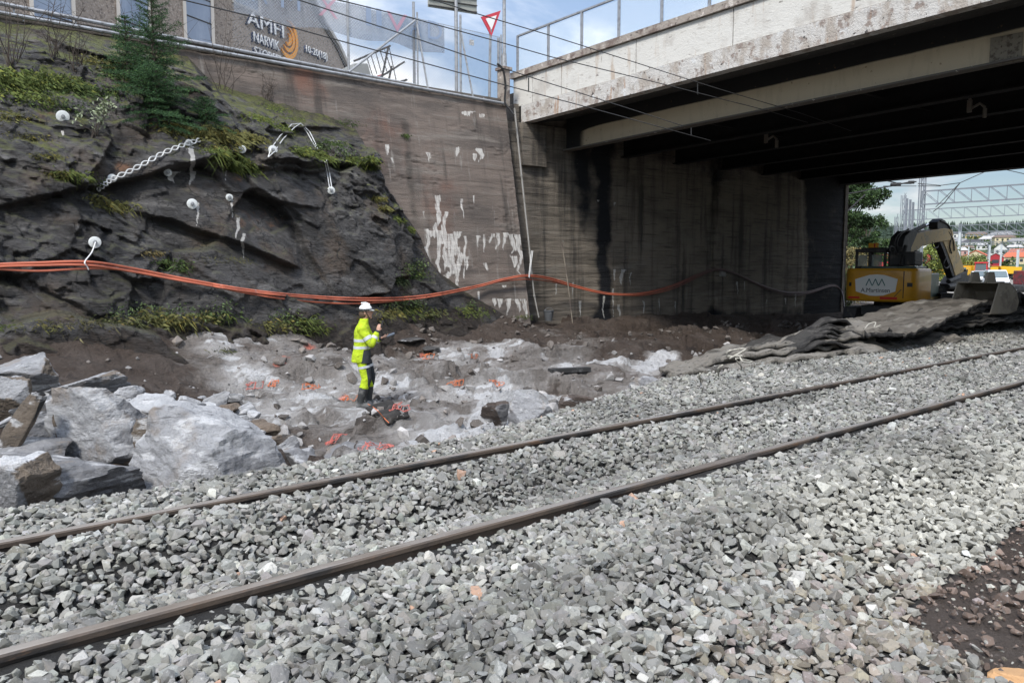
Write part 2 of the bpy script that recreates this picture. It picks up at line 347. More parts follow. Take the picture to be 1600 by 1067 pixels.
px_, py_, _ = proj(np.stack([wx, wy, wz], -1))
rows = [(663, 704, 362, 14), (700, 830, 366, 5)]
rnd = random.Random(4)
mk = [(668, 358, 425, 8), (683, 305, 470, 9), (694, 330, 420, 8), (703, 365, 455, 26), (715, 362, 450, 14), (739, 240, 252, 8), (716, 230, 243, 10), (749, 232, 254, 12), (726, 368, 440, 5), (745, 368, 388, 6), (755, 366, 395, 5), (768, 365, 383, 7), (778, 364, 392, 8), (789, 363, 388, 9), (800, 366, 402, 8),
      (812, 366, 430, 10), (822, 372, 425, 6), (729, 400, 425, 6), (723, 310, 338, 5), (605, 226, 244, 8), (668, 238, 252, 10), (613, 246, 256, 4), (662, 330, 342, 4), (771, 466, 478, 10), (783, 467, 482, 8), (795, 466, 490, 8), (810, 467, 492, 8), (820, 467, 495, 10), (700, 450, 480, 12), (735, 174, 182, 20), (752, 178, 186, 10), (748, 455, 478, 5),
      (741, 305, 318, 3), (815, 240, 252, 8), (803, 240, 250, 5), (680, 360, 372, 30), (760, 410, 426, 7), (805, 400, 420, 9), (640, 445, 470, 5), (789, 445, 450, 12)]
white = paint_marks(px_, py_, mk)
for (x0, x1, yy) in [(664, 830, 367), (700, 830, 447), (764, 828, 468), (640, 820, 150), (620, 790, 205), (662, 820, 282), (570, 800, 258)]:
    lin = (1-sst(np.abs(py_-yy-(px_-x0)*.035*(1 if yy < 420 else -.03)), .6, 2.2))*(px_ > x0)*(px_ < x1); white = np.maximum(white, lin*sst(vn(px_*.12, py_*.3, 8), .45, .6)*(.75 if yy in (367, 468) else .25))
redm = .5*np.exp(-(((px_-490)/45)**2+((py_-135)/60)**2))+.5*np.exp(-(((px_-600)/55)**2+((py_-220)/80)**2))+.55*np.exp(-(((px_-690)/40)**2+((py_-320)/90)**2))+.4*np.exp(-(((px_-470)/25)**2+((py_-110)/30)**2))
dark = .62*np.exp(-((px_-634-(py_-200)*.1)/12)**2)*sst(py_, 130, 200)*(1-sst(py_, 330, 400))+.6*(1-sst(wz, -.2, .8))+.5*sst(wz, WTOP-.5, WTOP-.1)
boards = (np.floor(wz/.155+.0)*1.0); bo = vn(wx*.18+boards*7.7, boards*3.3, 71)
jz = np.abs((wz/.155) % 1-.5); groove = sst(jz, .44, .5)
brk = sst(fbm(wx*1.2, wz*3, 4, 73), .58, .72)
wyd = wy-.010*bo+.012*groove*(.3+brk)+.02*(fbm(wx*1.5, wz*9, 4, 74)-.5)+.05*brk*(fbm(wx*6, wz*14, 3, 75)-.4)
M['wall'] = mat('board_marked_old_concrete', (.175, .142, .120), [
    ((.10, .085, .075), D(s=.5, st=(1, 1, 2.5), lo=.4, hi=.68)), ((.215, .19, .165), D(s=1.1, st=(.5, 1, 4), lo=.5, hi=.72)), ((.17, .09, .065), D(a='red', s=1.7, k=1.1, lo=.25, hi=.95, d=9)),
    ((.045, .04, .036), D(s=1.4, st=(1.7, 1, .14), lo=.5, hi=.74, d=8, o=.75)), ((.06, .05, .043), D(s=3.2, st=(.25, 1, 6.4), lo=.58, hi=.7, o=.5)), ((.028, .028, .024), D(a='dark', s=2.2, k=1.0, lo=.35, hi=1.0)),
    ((.26, .24, .215), D(s=9, st=(.4, 1, 2.5), lo=.65, hi=.73, o=.5)), ((.30, .28, .25), D(s=2.0, st=(2.2, 1, .22), lo=.6, hi=.72, d=9, o=.6)), ((.62, .6, .56), D(a='white', s=5, st=(4, 1, .6), k=2.2, lo=.5, hi=1.15, d=10, o=.85))], .9, [(5, .012, (.4, 1, 4)), (30, .02), (90, .006)])
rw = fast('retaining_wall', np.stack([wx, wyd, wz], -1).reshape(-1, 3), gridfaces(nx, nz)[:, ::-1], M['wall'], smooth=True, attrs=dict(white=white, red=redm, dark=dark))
tag(rw, 'tall brown board-marked concrete retaining wall streaked with white mineral runs', 'wall')
cp = MB(); cp.prism([(-6, float(wallY(WTOP))-.02, WTOP+.0), (-6, 19.9, WTOP), (-6, 19.9, WTOP+.06), (-6, float(wallY(WTOP))-.02, WTOP+.06)], None, (20.55, 0, 0))
cp.prism([(-6, 19.5, WTOP+.06), (-6, 19.75, WTOP+.06), (-6, 19.75, WTOP+.22), (-6, 19.5, WTOP+.22)], None, (14.9, 0, 0))
cp.prism([(-5, 18.1, -1.2), (-5, 19.9, -1.2), (-5, 19.9, WTOP-.01), (-5, float(wallY(WTOP))+.1, WTOP-.01)], None, (19.5, 0, 0))
M['coping'] = mat('coping_concrete', (.13, .115, .10), [((.05, .05, .042), D(s=3, lo=.5, hi=.7)), ((.07, .08, .03), D(s=5, lo=.62, hi=.7))], .9, [(20, .02)])
cp.build('coping', M['coping'], rw)
# street level behind the walls
up = MB(); up.box((-3, 40, 5.3), (35.05, 40, 2.5)); up.box((30, 62, 4.8), (31, 44, 2.4))
st = up.build('street_ground', mat('street_asphalt', (.06, .06, .06), [((.1, .1, .1), D(s=3, lo=.4, hi=.7))], .9)); tag(st, kind='structure')
# ================================================================== BRIDGE ABUTMENT (Y = 19.3)
AY = 19.3
nx, nz = 640, 200
AX = np.linspace(14.5, 34.0, nx); AZz = np.linspace(-.9, 6.1, nz); ax, az = np.meshgrid(AX, AZz, indexing='ij')
px_, py_, _ = proj(np.stack([ax, ax*0+AY, az], -1))
def bump1(v, c, wd): return np.exp(-((v-c)/wd)**2)
wob = (fbm(ax*.6, az*1.1, 4, 91)-.5)*22
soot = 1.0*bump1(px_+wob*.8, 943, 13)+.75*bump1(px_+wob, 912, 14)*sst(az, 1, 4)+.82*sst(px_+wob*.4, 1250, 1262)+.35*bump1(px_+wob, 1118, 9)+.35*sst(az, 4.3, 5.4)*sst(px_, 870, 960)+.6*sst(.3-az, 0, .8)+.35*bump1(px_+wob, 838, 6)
pale = .8*bump1(px_+wob*.2, 1251, 3)+.4*bump1(px_+wob*.5, 976, 10)*sst(az, 3, 5)+.5*bump1(px_+wob*.3, 846, 8)*sst(az, 2.5, 4.5)
mk = [(905, 470, 503, 4), (943, 462, 497, 4), (968, 475, 500, 5), (972, 420, 447, 7), (960, 420, 440, 4), (880, 375, 385, 2), (958, 450, 500, 3), (1006, 470, 495, 3), (1030, 465, 490, 2), (1150, 440, 462, 3), (1160, 440, 458, 2), (1195, 468, 482, 2), (1225, 465, 480, 3), (935, 312, 316, 5), (960, 316, 322, 5), (868, 440, 465, 3), (895, 440, 470, 3), (1055, 470, 490, 2), (1240, 460, 478, 3), (985, 425, 450, 3)]
white = paint_marks(px_, py_, mk)*.8
boards = np.floor(az/.155); bo = vn(ax*.18+boards*7.7, boards*3.3, 171); jz = np.abs((az/.155) % 1-.5)
ayd = AY-.02*bo+.018*sst(jz, .42, .5)+.05*(fbm(ax*1.2, az*6, 4, 174)-.5)+.05*bump1(px_, 1116, 2.5)-.08*(px_ > 1118)
M['abut'] = mat('sooty_board_marked_concrete', (.20, .172, .138), [
    ((.13, .112, .09), D(s=.6, st=(1, 1, 2.5), lo=.4, hi=.66)), ((.20, .18, .15), D(s=1.0, st=(.6, 1, 3), lo=.5, hi=.72)), ((.03, .028, .026), D(s=1.2, st=(2.2, 1, .16), lo=.47, hi=.72, d=8, o=.85)), ((.05, .045, .04), D(s=3.2, st=(.25, 1, 6.4), lo=.54, hi=.66, o=.8)),
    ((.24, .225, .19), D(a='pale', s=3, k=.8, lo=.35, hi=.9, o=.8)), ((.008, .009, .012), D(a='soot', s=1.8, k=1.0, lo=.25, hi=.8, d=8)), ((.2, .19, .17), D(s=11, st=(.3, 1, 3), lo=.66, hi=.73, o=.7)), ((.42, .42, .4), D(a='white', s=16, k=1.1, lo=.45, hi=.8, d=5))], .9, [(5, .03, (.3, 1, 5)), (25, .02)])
ab = fast('bridge_abutment', np.stack([ax, ayd, az], -1).reshape(-1, 3), gridfaces(nx, nz)[:, ::-1], M['abut'], smooth=True, attrs=dict(soot=soot, pale=pale, white=white))
tag(ab, 'dark sooty concrete abutment wall standing under the road bridge', 'abutment')
# ballast wall and side faces behind the face, bearing shelf pilaster
am = MB(); am.box((24.35, 20.6, 2.4), (19.3, 2.2, 6.9)); am.box((15.55, 19.36, 5.43), (.95, .42, 1.28)); am.box((17.0, 19.95, 6.2), (4.0, .9, 1.0))
am.build('backing_wall', M['abut'], ab)
# wing wall face beyond the bridge, seen edge-on past the opening
wg = MB(); wg.box((34.12, 19.9, 2.2), (.25, 1.5, 6.6)); wg.build('corner_pillar', M['abut'], ab)
# ================================================================== BRIDGE DECK (runs along d, rising towards the camera)
BS = -.075
def bx(X0, Y): return X0+BS*(Y-AY)
def bz(z, Y, s=.034): return z+s*(AY-Y)
Y0, Y1 = -9.5, 20.6
def beam(mb, prof, ya=Y0, yb=Y1, n=2):
    """prof: list of (X at Y=19.3, z at Y=19.3, slope)"""
    k = len(prof); vs = []
    for i in range(n):
        Y = ya+(yb-ya)*i/(n-1)
        for (x, z, *s) in prof: vs.append((bx(x, Y), Y, bz(z, Y, *(s[:1] or [.034]))))
    fs = [tuple(range(k))[::-1], tuple((n-1)*k+i for i in range(k))]
    for i in range(n-1): fs += [(i*k+j, i*k+(j+1) % k, (i+1)*k+(j+1) % k, (i+1)*k+j) for j in range(k)]
    return mb.add(vs, fs)
br = empty('road_bridge', 'concrete road bridge with peeling white fascia crossing over the tracks', 'bridge', (0, 0, 0))
M['fascia'] = mat('peeling_white_concrete', (.60, .585, .54), [
    ((.40, .37, .33), D(s=1.2, st=(1, 1, 1), lo=.5, hi=.68, o=.75)), ((.34, .31, .27), D(s=6, st=(1, .6, 1.8), lo=.58, hi=.68, d=9, o=.5)), ((.42, .33, .25), D(s=1.5, st=(1, 2.2, .3), lo=.58, hi=.7, o=.8)),
    ((.11, .095, .085), D(s=5, st=(1, .8, 3), lo=.645, hi=.69, d=10, o=.9)), ((.16, .12, .09), D(s=2.5, st=(1, 2.5, .5), lo=.66, hi=.72, o=.8))], .85, [(5, .012, (1, .6, 1.6)), (25, .012)])
M['fasciaL'] = mat('weathered_edge_beam_concrete', (.54, .52, .485), [
    ((.36, .31, .26), D(s=1.8, st=(1, 1.6, .8), lo=.46, hi=.62, o=.8)), ((.25, .2, .17), D(s=4, st=(1, 1, 1), lo=.55, hi=.64, d=10, o=.9)), ((.08, .07, .065), D(s=7, st=(1, 1, 1), lo=.63, hi=.68, d=10)), ((.38, .25, .17), D(s=2.2, st=(1, 3, .4), lo=.6, hi=.7, o=.8)), ((.62, .62, .6), D(s=3, lo=.6, hi=.7))], .9, [(5, .04), (25, .025)])
M['cap'] = mat('rusty_weathered_capping', (.33, .29, .25), [((.17, .13, .11), D(s=3, st=(1, 1, 1), lo=.45, hi=.62, d=9)), ((.55, .5, .45), D(s=4.5, lo=.56, hi=.66, d=9)), ((.07, .055, .05), D(s=9, lo=.6, hi=.68))], .9, [(14, .03)])
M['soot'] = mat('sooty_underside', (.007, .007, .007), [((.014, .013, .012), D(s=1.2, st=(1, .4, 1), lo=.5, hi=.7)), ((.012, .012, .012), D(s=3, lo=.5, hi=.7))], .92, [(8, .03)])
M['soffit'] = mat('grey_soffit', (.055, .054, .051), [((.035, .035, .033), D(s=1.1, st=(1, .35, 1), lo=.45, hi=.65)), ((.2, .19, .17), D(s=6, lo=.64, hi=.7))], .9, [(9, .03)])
M['girder'] = mat('girder_paint_with_painted_shade', (.56, .475, .34), [((.46, .39, .28), D(s=3, st=(1, 2, .4), lo=.5, hi=.66, o=.5)), ((.016, .016, .016), D(a='shadeg', s=.8, k=.35, lo=.35, hi=.7)), ((.15, .09, .05), D(s=8, lo=.66, hi=.7, o=.6))], .7, [(10, .006)])
# fascia in three levels: lower edge beam (2.5 cm proud), upper panel, capping
m = MB(); beam(m, [(15.155, 6.10), (15.45, 6.10), (15.45, 6.62), (15.155, 6.62)], Y0, AY+.05); m.build('edge_beam', M['fasciaL'], br)
cuts = [onP(px, 130, (15.18, AY, 0), (1, .075, 0))[1] for px in (832, 877, 993, 1143)]
cuts = [AY+.45]+cuts; q = cuts[-1]
while q > Y0: q -= 3.6; cuts.append(q)
for i in range(len(cuts)-1):
    m = MB(); a, b = cuts[i], cuts[i+1]; beam(m, [(15.185, 6.635), (15.42, 6.635), (15.42, 7.50), (15.185, 7.50)], b+.012, a-.012); m.build('fascia_panel', M['fascia'], br)
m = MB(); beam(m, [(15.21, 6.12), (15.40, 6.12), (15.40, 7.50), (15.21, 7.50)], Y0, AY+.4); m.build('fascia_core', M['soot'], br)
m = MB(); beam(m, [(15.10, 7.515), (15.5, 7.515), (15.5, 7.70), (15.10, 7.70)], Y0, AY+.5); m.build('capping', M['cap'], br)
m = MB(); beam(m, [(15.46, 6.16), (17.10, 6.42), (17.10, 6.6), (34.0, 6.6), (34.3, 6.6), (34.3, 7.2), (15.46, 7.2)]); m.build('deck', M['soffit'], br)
# outer girder: I-beam with wide web plate, pale below; the dark upper band is painted overhang shade
n1, n2 = 60, 12
def web(X, zlo, zhi, name, matl, shadefun, flange=.34, th=.03):
    gy = np.linspace(Y0, AY-.05, n1); t = np.linspace(0, 1, n2); a, b = np.meshgrid(gy, t, indexing='ij')
    V1 = np.stack([bx(X, a), a, bz(zlo, a, .030)*(1-b)+bz(zhi, a)*b], -1); V2 = V1.copy(); V2[..., 0] += th
    f = gridfaces(n1, n2); nV = n1*n2; V = np.concatenate([V1.reshape(-1, 3), V2.reshape(-1, 3)]); 
    so_ = shadefun(a, b).ravel(); return fast(name, V, np.concatenate([f, f[:, ::-1]+nV]), matl, br, attrs=dict(shadeg=np.concatenate([so_, so_*0+1])))
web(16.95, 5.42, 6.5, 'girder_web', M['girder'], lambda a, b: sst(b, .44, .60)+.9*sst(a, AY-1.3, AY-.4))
gf = MB(); beam(gf, [(16.80, 5.38, .030), (17.14, 5.38, .030), (17.14, 5.42, .030), (16.80, 5.42, .030)], Y0, AY-.05); gf.build('girder_flange', mat('flange_steel', (.12, .11, .095), [((.5, .48, .42), D(s=4, lo=.64, hi=.68))], .8), br)
for k, X in enumerate([19.6, 22.3, 25.0, 27.7, 30.4]):
    gm = MB(); beam(gm, [(X, 5.42, .030), (X+.03, 5.42, .030), (X+.03, 6.55), (X, 6.55)], Y0, AY-.05); beam(gm, [(X-.15, 5.38, .03), (X+.18, 5.38, .03), (X+.18, 5.42, .03), (X-.15, 5.42, .03)], Y0, AY-.05)
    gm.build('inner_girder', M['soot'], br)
gm = MB(); beam(gm, [(33.55, 5.40, .012), (34.2, 5.40, .012), (34.2, 6.55), (33.55, 6.55)], Y0, AY+.3); gm.build('far_edge_girder', M['soot'], br)
for Yd in (15, 10.5, 6, 1.5):
    for X in (16.98, 19.63, 22.33, 25.03, 27.73): gm = MB(); gm.box((bx(X+1.33, Yd), Yd, bz(5.95, Yd)), (2.6, .12, .5)); gm.build('cross_brace', M['soot'], br)
# bolted splice plate near the right edge of the picture
pc = onP(1572, 76, (16.93, AY, 0), (1, .075, 0)); pl = MB(); rz = Euler((0, 0, .075)).to_matrix()
pl.box((pc[0]-.01, pc[1], pc[2]-.02), (.02, .58, .56), rz)
for i in (-.21, -.09, .09, .21):
    for j in (-.2, -.08, .05, .18): pl.cyl((pc[0]-.02, pc[1]+i, pc[2]+j), (pc[0]-.05, pc[1]+i, pc[2]+j), .026, n=6)
M['plate'] = mat('splice_plate_paint', (.24, .215, .17), [((.1, .08, .06), D(s=8, lo=.5, hi=.65))], .7)
pl.build('splice_plate', M['plate'], br)
# insulators hanging from the soffit
M['hang'] = mat('hanger_steel', (.13, .115, .095), [((.12, .09, .07), D(s=8, lo=.5, hi=.65))], .6)
for (px, py, X) in [(1197, 215, 20.2), (1515, 165, 20.2)]:
    p = onP(px, py, (X, AY, 0), (1, .075, 0)); h = MB(); h.bar(p+np.array([0, 0, .75]), p+np.array([0, 0, .1]), .05); h.box(p+np.array([0, 0, -.02]), (.07, .1, .3)); h.tube([p+np.array([0, 0, -.1]), p+np.array([.05, -.22, .02]), p+np.array([.05, -.34, -.1])], .035); h.cyl(p+np.array([.05, -.34, -.12]), p+np.array([.05, -.34, -.34]), .05, n=8)
    o = h.build('contact_wire_hanger', M['hang']); tag(o, 'steel catenary hanger under the bridge deck, the '+('left' if px < 1300 else 'right')+' one of two', 'hanger', 'hangers under the bridge deck')
# railing: posts, top rail, clear panels
rp = [808, 856, 908, 966, 1033]; pts = []
for px in rp:
    p = onP(px, {808: 106, 856: 91, 908: 73, 966: 52, 1033: 30}[px], (15.3, AY, 0), (1, .075, 0)); pts.append(Vector((bx(15.32, p[1]), p[1], bz(7.69, p[1]))))
dlt = pts[4]-pts[3]
for k in range(8): pts.append(pts[-1]+dlt)
Hh = 1.15; rl = MB()
rail = empty('bridge_railing', 'grey steel railing with clear panels on the bridge edge', 'railing', pts[0])
o0 = pts[0]
for p in pts:
    mm = MB(); mm.bar(p-o0, p-o0+Vector((0, 0, Hh)), .06, .06); mm.build('post', M['galv'], rail)
rl.bar(pts[0]-o0+Vector((0, .02, Hh)), pts[-1]-o0+Vector((0, 0, Hh)), .06, .05); rl.build('top_rail', M['galv'], rail)
M['panel'] = mat('clear_panel', (.8, .88, .9), [], .1, alpha=.16)
pm = MB()
for a, b in zip(pts[:-1], pts[1:]):
    a = a-o0; b = b-o0; d = (b-a)*.05; pm.prism([a+d+Vector((0, 0, .08)), b-d+Vector((0, 0, .08)), b-d+Vector((0, 0, Hh-.06)), a+d+Vector((0, 0, Hh-.06))], None, (.01, 0, 0))
pm.build('clear_panels', M['panel'], rail)
# the opposite abutment, outside the frame, closes the span; added to keep light from leaking under the deck
ob = MB(); ob.box((25, -10.2, 2.7), (20, 1.6, 8.0)); o = ob.build('bridge_abutment', M['abut']); tag(o, 'unseen opposite concrete abutment carrying the near end of the bridge', 'abutment')
# ================================================================== ROCK FACE
RXs = np.linspace(-6, 14.3, 860); RZs = np.linspace(-1.0, 6.62, 330); rx, rz = np.meshgrid(RXs, RZs, indexing='ij')
zr = np.interp(rx, [-6, 3.4, 5.2, 5.7, 6.7, 7.9, 9.35, 9.55, 10.0, 10.9, 11.1, 11.5, 12.1, 13.8, 14.3], [6.75, 6.62, 6.55, 6.05, 5.75, 5.6, 5.3, 4.5, 3.8, 2.62, 1.9, 1.4, 1.0, .05, -.6])
zr = zr+.25*(fbm(rx*1.3, rz*0, 4, 7)-.5)
Wd = np.interp(rx, [-6, 0, 2, 5, 6.5, 8.5, 10.2, 11.6, 13.0, 14.3], [4.2, 3.9, 3.7, 3.25, 2.7, 1.9, 1.25, .7, .3, 0])
Dz = zr-rz; Dm = np.maximum(zr-.1, 1.0); t = np.clip(Dz/Dm, 0, 1.25)
prof = np.interp(t, [0, .06, .16, .26, .30, .5, .75, 1.0, 1.25], [0, .16, .36, .5, .56, .70, .86, 1.0, 1.12])
# strata dipping down to the right
dip = radians(27); ua = rx*cos(dip)-rz*sin(dip); va = rx*sin(dip)+rz*cos(dip)
wx_ = ua+.5*(fbm(rx*.7, rz*.7, 3, 21)-.5); wv_ = va+.4*(fbm(rx*.8, rz*.8, 3, 22)-.5)
c1, e1 = cells(wx_*.34, wv_*.62, 101, 1.15); c2, e2 = cells(wx_*.8+5, wv_*1.5, 111, 1.2); c3, e3 = cells(wx_*2.1, wv_*3.6, 121, 1.2); c4, e4 = cells(wx_*5, wv_*9, 131, 1.2)
rough_up = sst(fbm(rx*.45, rz*.6, 3, 140)+.18*sst(rz, 2.5, 4.5)-.12*sst(rx, 5, 9)*(1-sst(rz, 2.8, 3.6)), .38, .62)
am_ = .38*c1+.21*c2*(.5+.5*rough_up)+.085*c3*(.35+.8*rough_up)+.030*c4*(.3+rough_up)
saw = (va*1.05+.6*fbm(rx*.5, rz*.5, 3, 150)) % 1; am_ = am_+.07*(saw-.5)*(.3+.7*rough_up)
crack = .05*(1-sst(e1, .0, .03))*sst(fbm(rx*.8,rz*.8,2,155),.42,.55)+.03*(1-sst(e2, 0, .05))*rough_up
am_ = am_-crack+.05*(fbm(ua*1.2, va*7, 5, 160)-.5)+.012*(fbm(ua*8, va*30, 3, 161)-.5)
# the big smooth face under a ledge (centre), deep ledge shadow line
def lineY(px0, py0, px1, py1):
    a = onW(px0, py0); b = onW(px1, py1); return a, b
env = Wd*prof
ledge = 0
for (pa, pb, amp, wd) in [((190, 345), (400, 415), .30, .9), ((380, 265), (590, 262), .34, .9), ((0, 335), (330, 255), .30, .8), ((420, 205), (570, 205), .26, .4), ((240, 275), (470, 275), .22, .6)]:
    a, b = lineY(*pa, *pb); u = np.clip((rx-a[0])/(b[0]-a[0]), -.3, 1.3); zl = a[2]+(b[2]-a[2])*u+.18*(fbm(rx*1.5, rz*0+amp, 3, 170)-.5)
    inside = sst(u, -.15, .05)*(1-sst(u, .95, 1.15)); dz = rz-zl
    ledge = ledge+inside*amp*(sst(dz, -.03, .02)*np.exp(-np.maximum(dz, 0)/wd)-.25*np.exp(-(np.minimum(dz, 0)/.25)**2)*(dz < 0))
def blur(a, n):
    for _ in range(n):
        p = np.pad(a, 1, mode='edge'); a = (p[:-2, 1:-1]+p[2:, 1:-1]+p[1:-1, :-2]+p[1:-1, 2:]+2*p[1:-1, 1:-1])/6
    return a
fine = .085*c3*(.35+.8*rough_up)+.045*c4*(.3+rough_up)+.018*cells(wx_*11, wv_*17, 171, 1.2)[0]
tot = blur(am_-fine+ledge, 2)+blur(fine, 1)*1.25+.05*(fbm(ua*2.2, va*13, 5, 162)-.5)+.04*(fbm(ua*5, va*9, 4, 163)-.5)*(.4+rough_up)
P_ = env+tot*sst(Dz, -.02, .9)*sst(Wd, .1, 1.4)
P_ = np.where(Dz < 0, -.12+Dz*.2, P_)
RY = wallY(rz)-P_
def rockY(X, Z):
    fx = np.clip((X-RXs[0])/(RXs[1]-RXs[0]), 0, len(RXs)-1.001); fz = np.clip((Z-RZs[0])/(RZs[1]-RZs[0]), 0, len(RZs)-1.001); i = int(fx); j = int(fz); a = fx-i; b = fz-j
    return (RY[i, j]*(1-a)+RY[i+1, j]*a)*(1-b)+(RY[i, j+1]*(1-a)+RY[i+1, j+1]*a)*b
def onRock(px, py):
    """first point of the rock face (or wall) that the line through this pixel meets"""
    d = ray(px, py); T = np.arange(10, 23, .006); Pp = _C[None]+T[:, None]*d[None]
    fx = np.clip((Pp[:, 0]-RXs[0])/(RXs[1]-RXs[0]), 0, len(RXs)-1.001); fz = np.clip((Pp[:, 2]-RZs[0])/(RZs[1]-RZs[0]), 0, len(RZs)-1.001); i = fx.astype(int); j = fz.astype(int); a = fx-i; b = fz-j
    ry_ = (RY[i, j]*(1-a)+RY[i+1, j]*a)*(1-b)+(RY[i, j+1]*(1-a)+RY[i+1, j+1]*a)*b; hit = Pp[:, 1] >= np.minimum(ry_, wallY(Pp[:, 2]))
    return Pp[np.argmax(hit)] if hit.any() else Pp[-1]
px_, py_, _ = proj(np.stack([rx, RY, rz], -1))
streak = paint_marks(px_, py_, [(299, 228, 290, 9), (301, 268, 282, 6), (308, 315, 352, 5), (363, 312, 345, 4), (370, 340, 372, 6), (380, 365, 402, 6), (272, 268, 286, 14), (97, 205, 214, 5), (353, 240, 290, 2)])
wet = .9*np.exp(-(((px_-100)/75)**2+((py_-305)/35)**2))+.8*np.exp(-(((px_-170)/50)**2+((py_-400)/55)**2))+.4*np.exp(-(((px_-560)/60)**2+((py_-400)/60)**2))
rust = .8*np.exp(-(((px_-190)/20)**2+((py_-262)/12)**2))+.6*np.exp(-(((px_-370)/14)**2+((py_-280)/10)**2))+.5*np.exp(-(((px_-400)/90)**2+((py_-345)/40)**2))+.6*np.exp(-(((px_-70)/25)**2+((py_-175)/25)**2))
mossm = sst(py_, 330, 200)*.0+.45*(1-sst(py_, 150, 300))+.5*np.exp(-((py_-(150+(px_-0)*1.02))/14)**2)*(px_ < 110)+.45*np.exp(-((py_-(285+(px_-575)*.95))/12)**2)*(px_ > 560)*(px_ < 665)+.15
soil = .75*(1-sst(rz, .25, .95+.3*0))*(rx < 12.4)+.7*(1-sst(Dz, .15, .7))
rX, rZ = np.gradient(RY, RXs, RZs)
M['rock'] = mat('dark_layered_rock', (.088, .084, .082), [
    ((.042, .039, .037), D(s=1.1, st=(1, 1, 1), lo=.42, hi=.62)), ((.19, .182, .172), D(s=1.6, st=(.7, 1, 2.6), rot=(0, radians(27), 0), lo=.50, hi=.70, d=10)), ((.115, .085, .062), D(s=.8, lo=.50, hi=.66, o=.8)),
    ((.02, .021, .024), D(a='wet', s=2, k=.9, lo=.3, hi=.8, o=.85)), ((.19, .175, .15), D(s=4.5, st=(.5, 1, 5), rot=(0, radians(27), 0), lo=.62, hi=.72, d=9, o=.8)), ((.20, .105, .06), D(a='rust', s=6, k=1.2, lo=.4, hi=.85)),
    ((.05, .038, .03), D(a='soil', s=2.5, k=.9, lo=.4, hi=.75)), ((.12, .13, .03), D(up=1, s=4, k=.9, lo=.62, hi=.95, m='moss')), ((.012, .012, .012), D(vor=1.15, st=(.6, 1, 1.7), rot=(0, radians(27), 0), lo=.004, hi=.020, o=.8)), ((.02, .02, .02), D(vor=3.1, st=(.5, 1, 2.0), rot=(0, radians(27), 0), lo=.003, hi=.022, o=.45)),
    ((.62, .6, .56), D(a='streak', s=14, k=1.1, lo=.45, hi=.75))],
    .72, [(2.2, .14, (.6, 1, 2.2)), (6, .16, (.22, 1, 3), (0, radians(27), 0)), (24, .05, (.3, 1, 2.6), (0, radians(27), 0))], spec=.5)
rk = fast('rock_face', np.stack([rx, RY, rz], -1).reshape(-1, 3), gridfaces(len(RXs), len(RZs))[:, ::-1], M['rock'], smooth=False,
          attrs=dict(streak=streak, wet=wet, rust=rust, moss=np.clip(mossm*1.7, 0, 1), soil=soil))
rk.data.polygons.foreach_set('use_smooth', np.ones(len(rk.data.polygons), bool)); 
try: rk.data.set_sharp_from_angle(angle=radians(28))
except Exception: pass
tag(rk, kind='structure')
# ================================================================== RAILS
M['railside'] = mat('rusty_rail_steel', (.115, .088, .068), [((.045, .042, .04), D(s=5, st=(.3, 1, 1), lo=.45, hi=.62)), ((.14, .09, .06), D(s=14, st=(.3, 1, 1), lo=.6, hi=.7)), ((.2, .18, .17), D(s=3, st=(.15, 3, 3), lo=.58, hi=.68, o=.6))], .6, [(30, .004)], metal=.25)
M['railtop'] = mat('worn_rail_head', (.30, .27, .24), [((.19, .155, .125), D(s=2.2, st=(.2, 1, 1), lo=.48, hi=.62)), ((.42, .41, .4), D(s=5, st=(.1, 3, 1), lo=.55, hi=.68))], .42, metal=.5)
prof_r = [(-.075, -.172), (.075, -.172), (.075, -.160), (.018, -.140), (.0085, -.125), (.0085, -.045), (.034, -.034), (.036, -.010), (.028, -.001), (.018, 0), (-.018, 0), (-.028, -.001), (-.036, -.010), (-.034, -.034), (-.0085, -.045), (-.0085, -.125), (-.018, -.140), (-.075, -.160)]
def make_rail(fn, label, wobble):
    X = np.concatenate([np.arange(-8, 20, .4), np.arange(20, 130, 4.)]); k = len(prof_r); V = []; 
    for x in X:
        y = fn(x) if x < 20 else fn(20)+(fn(20)-fn(19))*(x-20); z = -.25*0
        for (a, b) in prof_r: V.append((x-a*.04, y+a, b))
    n = len(X); Fc = np.array([(i*k+j, i*k+(j+1) % k, (i+1)*k+(j+1) % k, (i+1)*k+j) for i in range(n-1) for j in range(k)])
    o = fast('rail', V, Fc, M['railside'], smooth=False); o.data.materials.append(M['railtop'])
    mi = np.array([1 if j in (8, 9, 10) else 0 for i in range(n-1) for j in range(k)], np.int32); o.data.polygons.foreach_set('material_index', mi)
    tag(o, label, 'rail', 'rails of the track'); return o
make_rail(rail_near, 'dark steel rail crossing the grey ballast nearest the camera', 0)
make_rail(rail_far, 'rusty steel rail on the far side of the track, beside the blasted pit', 1)
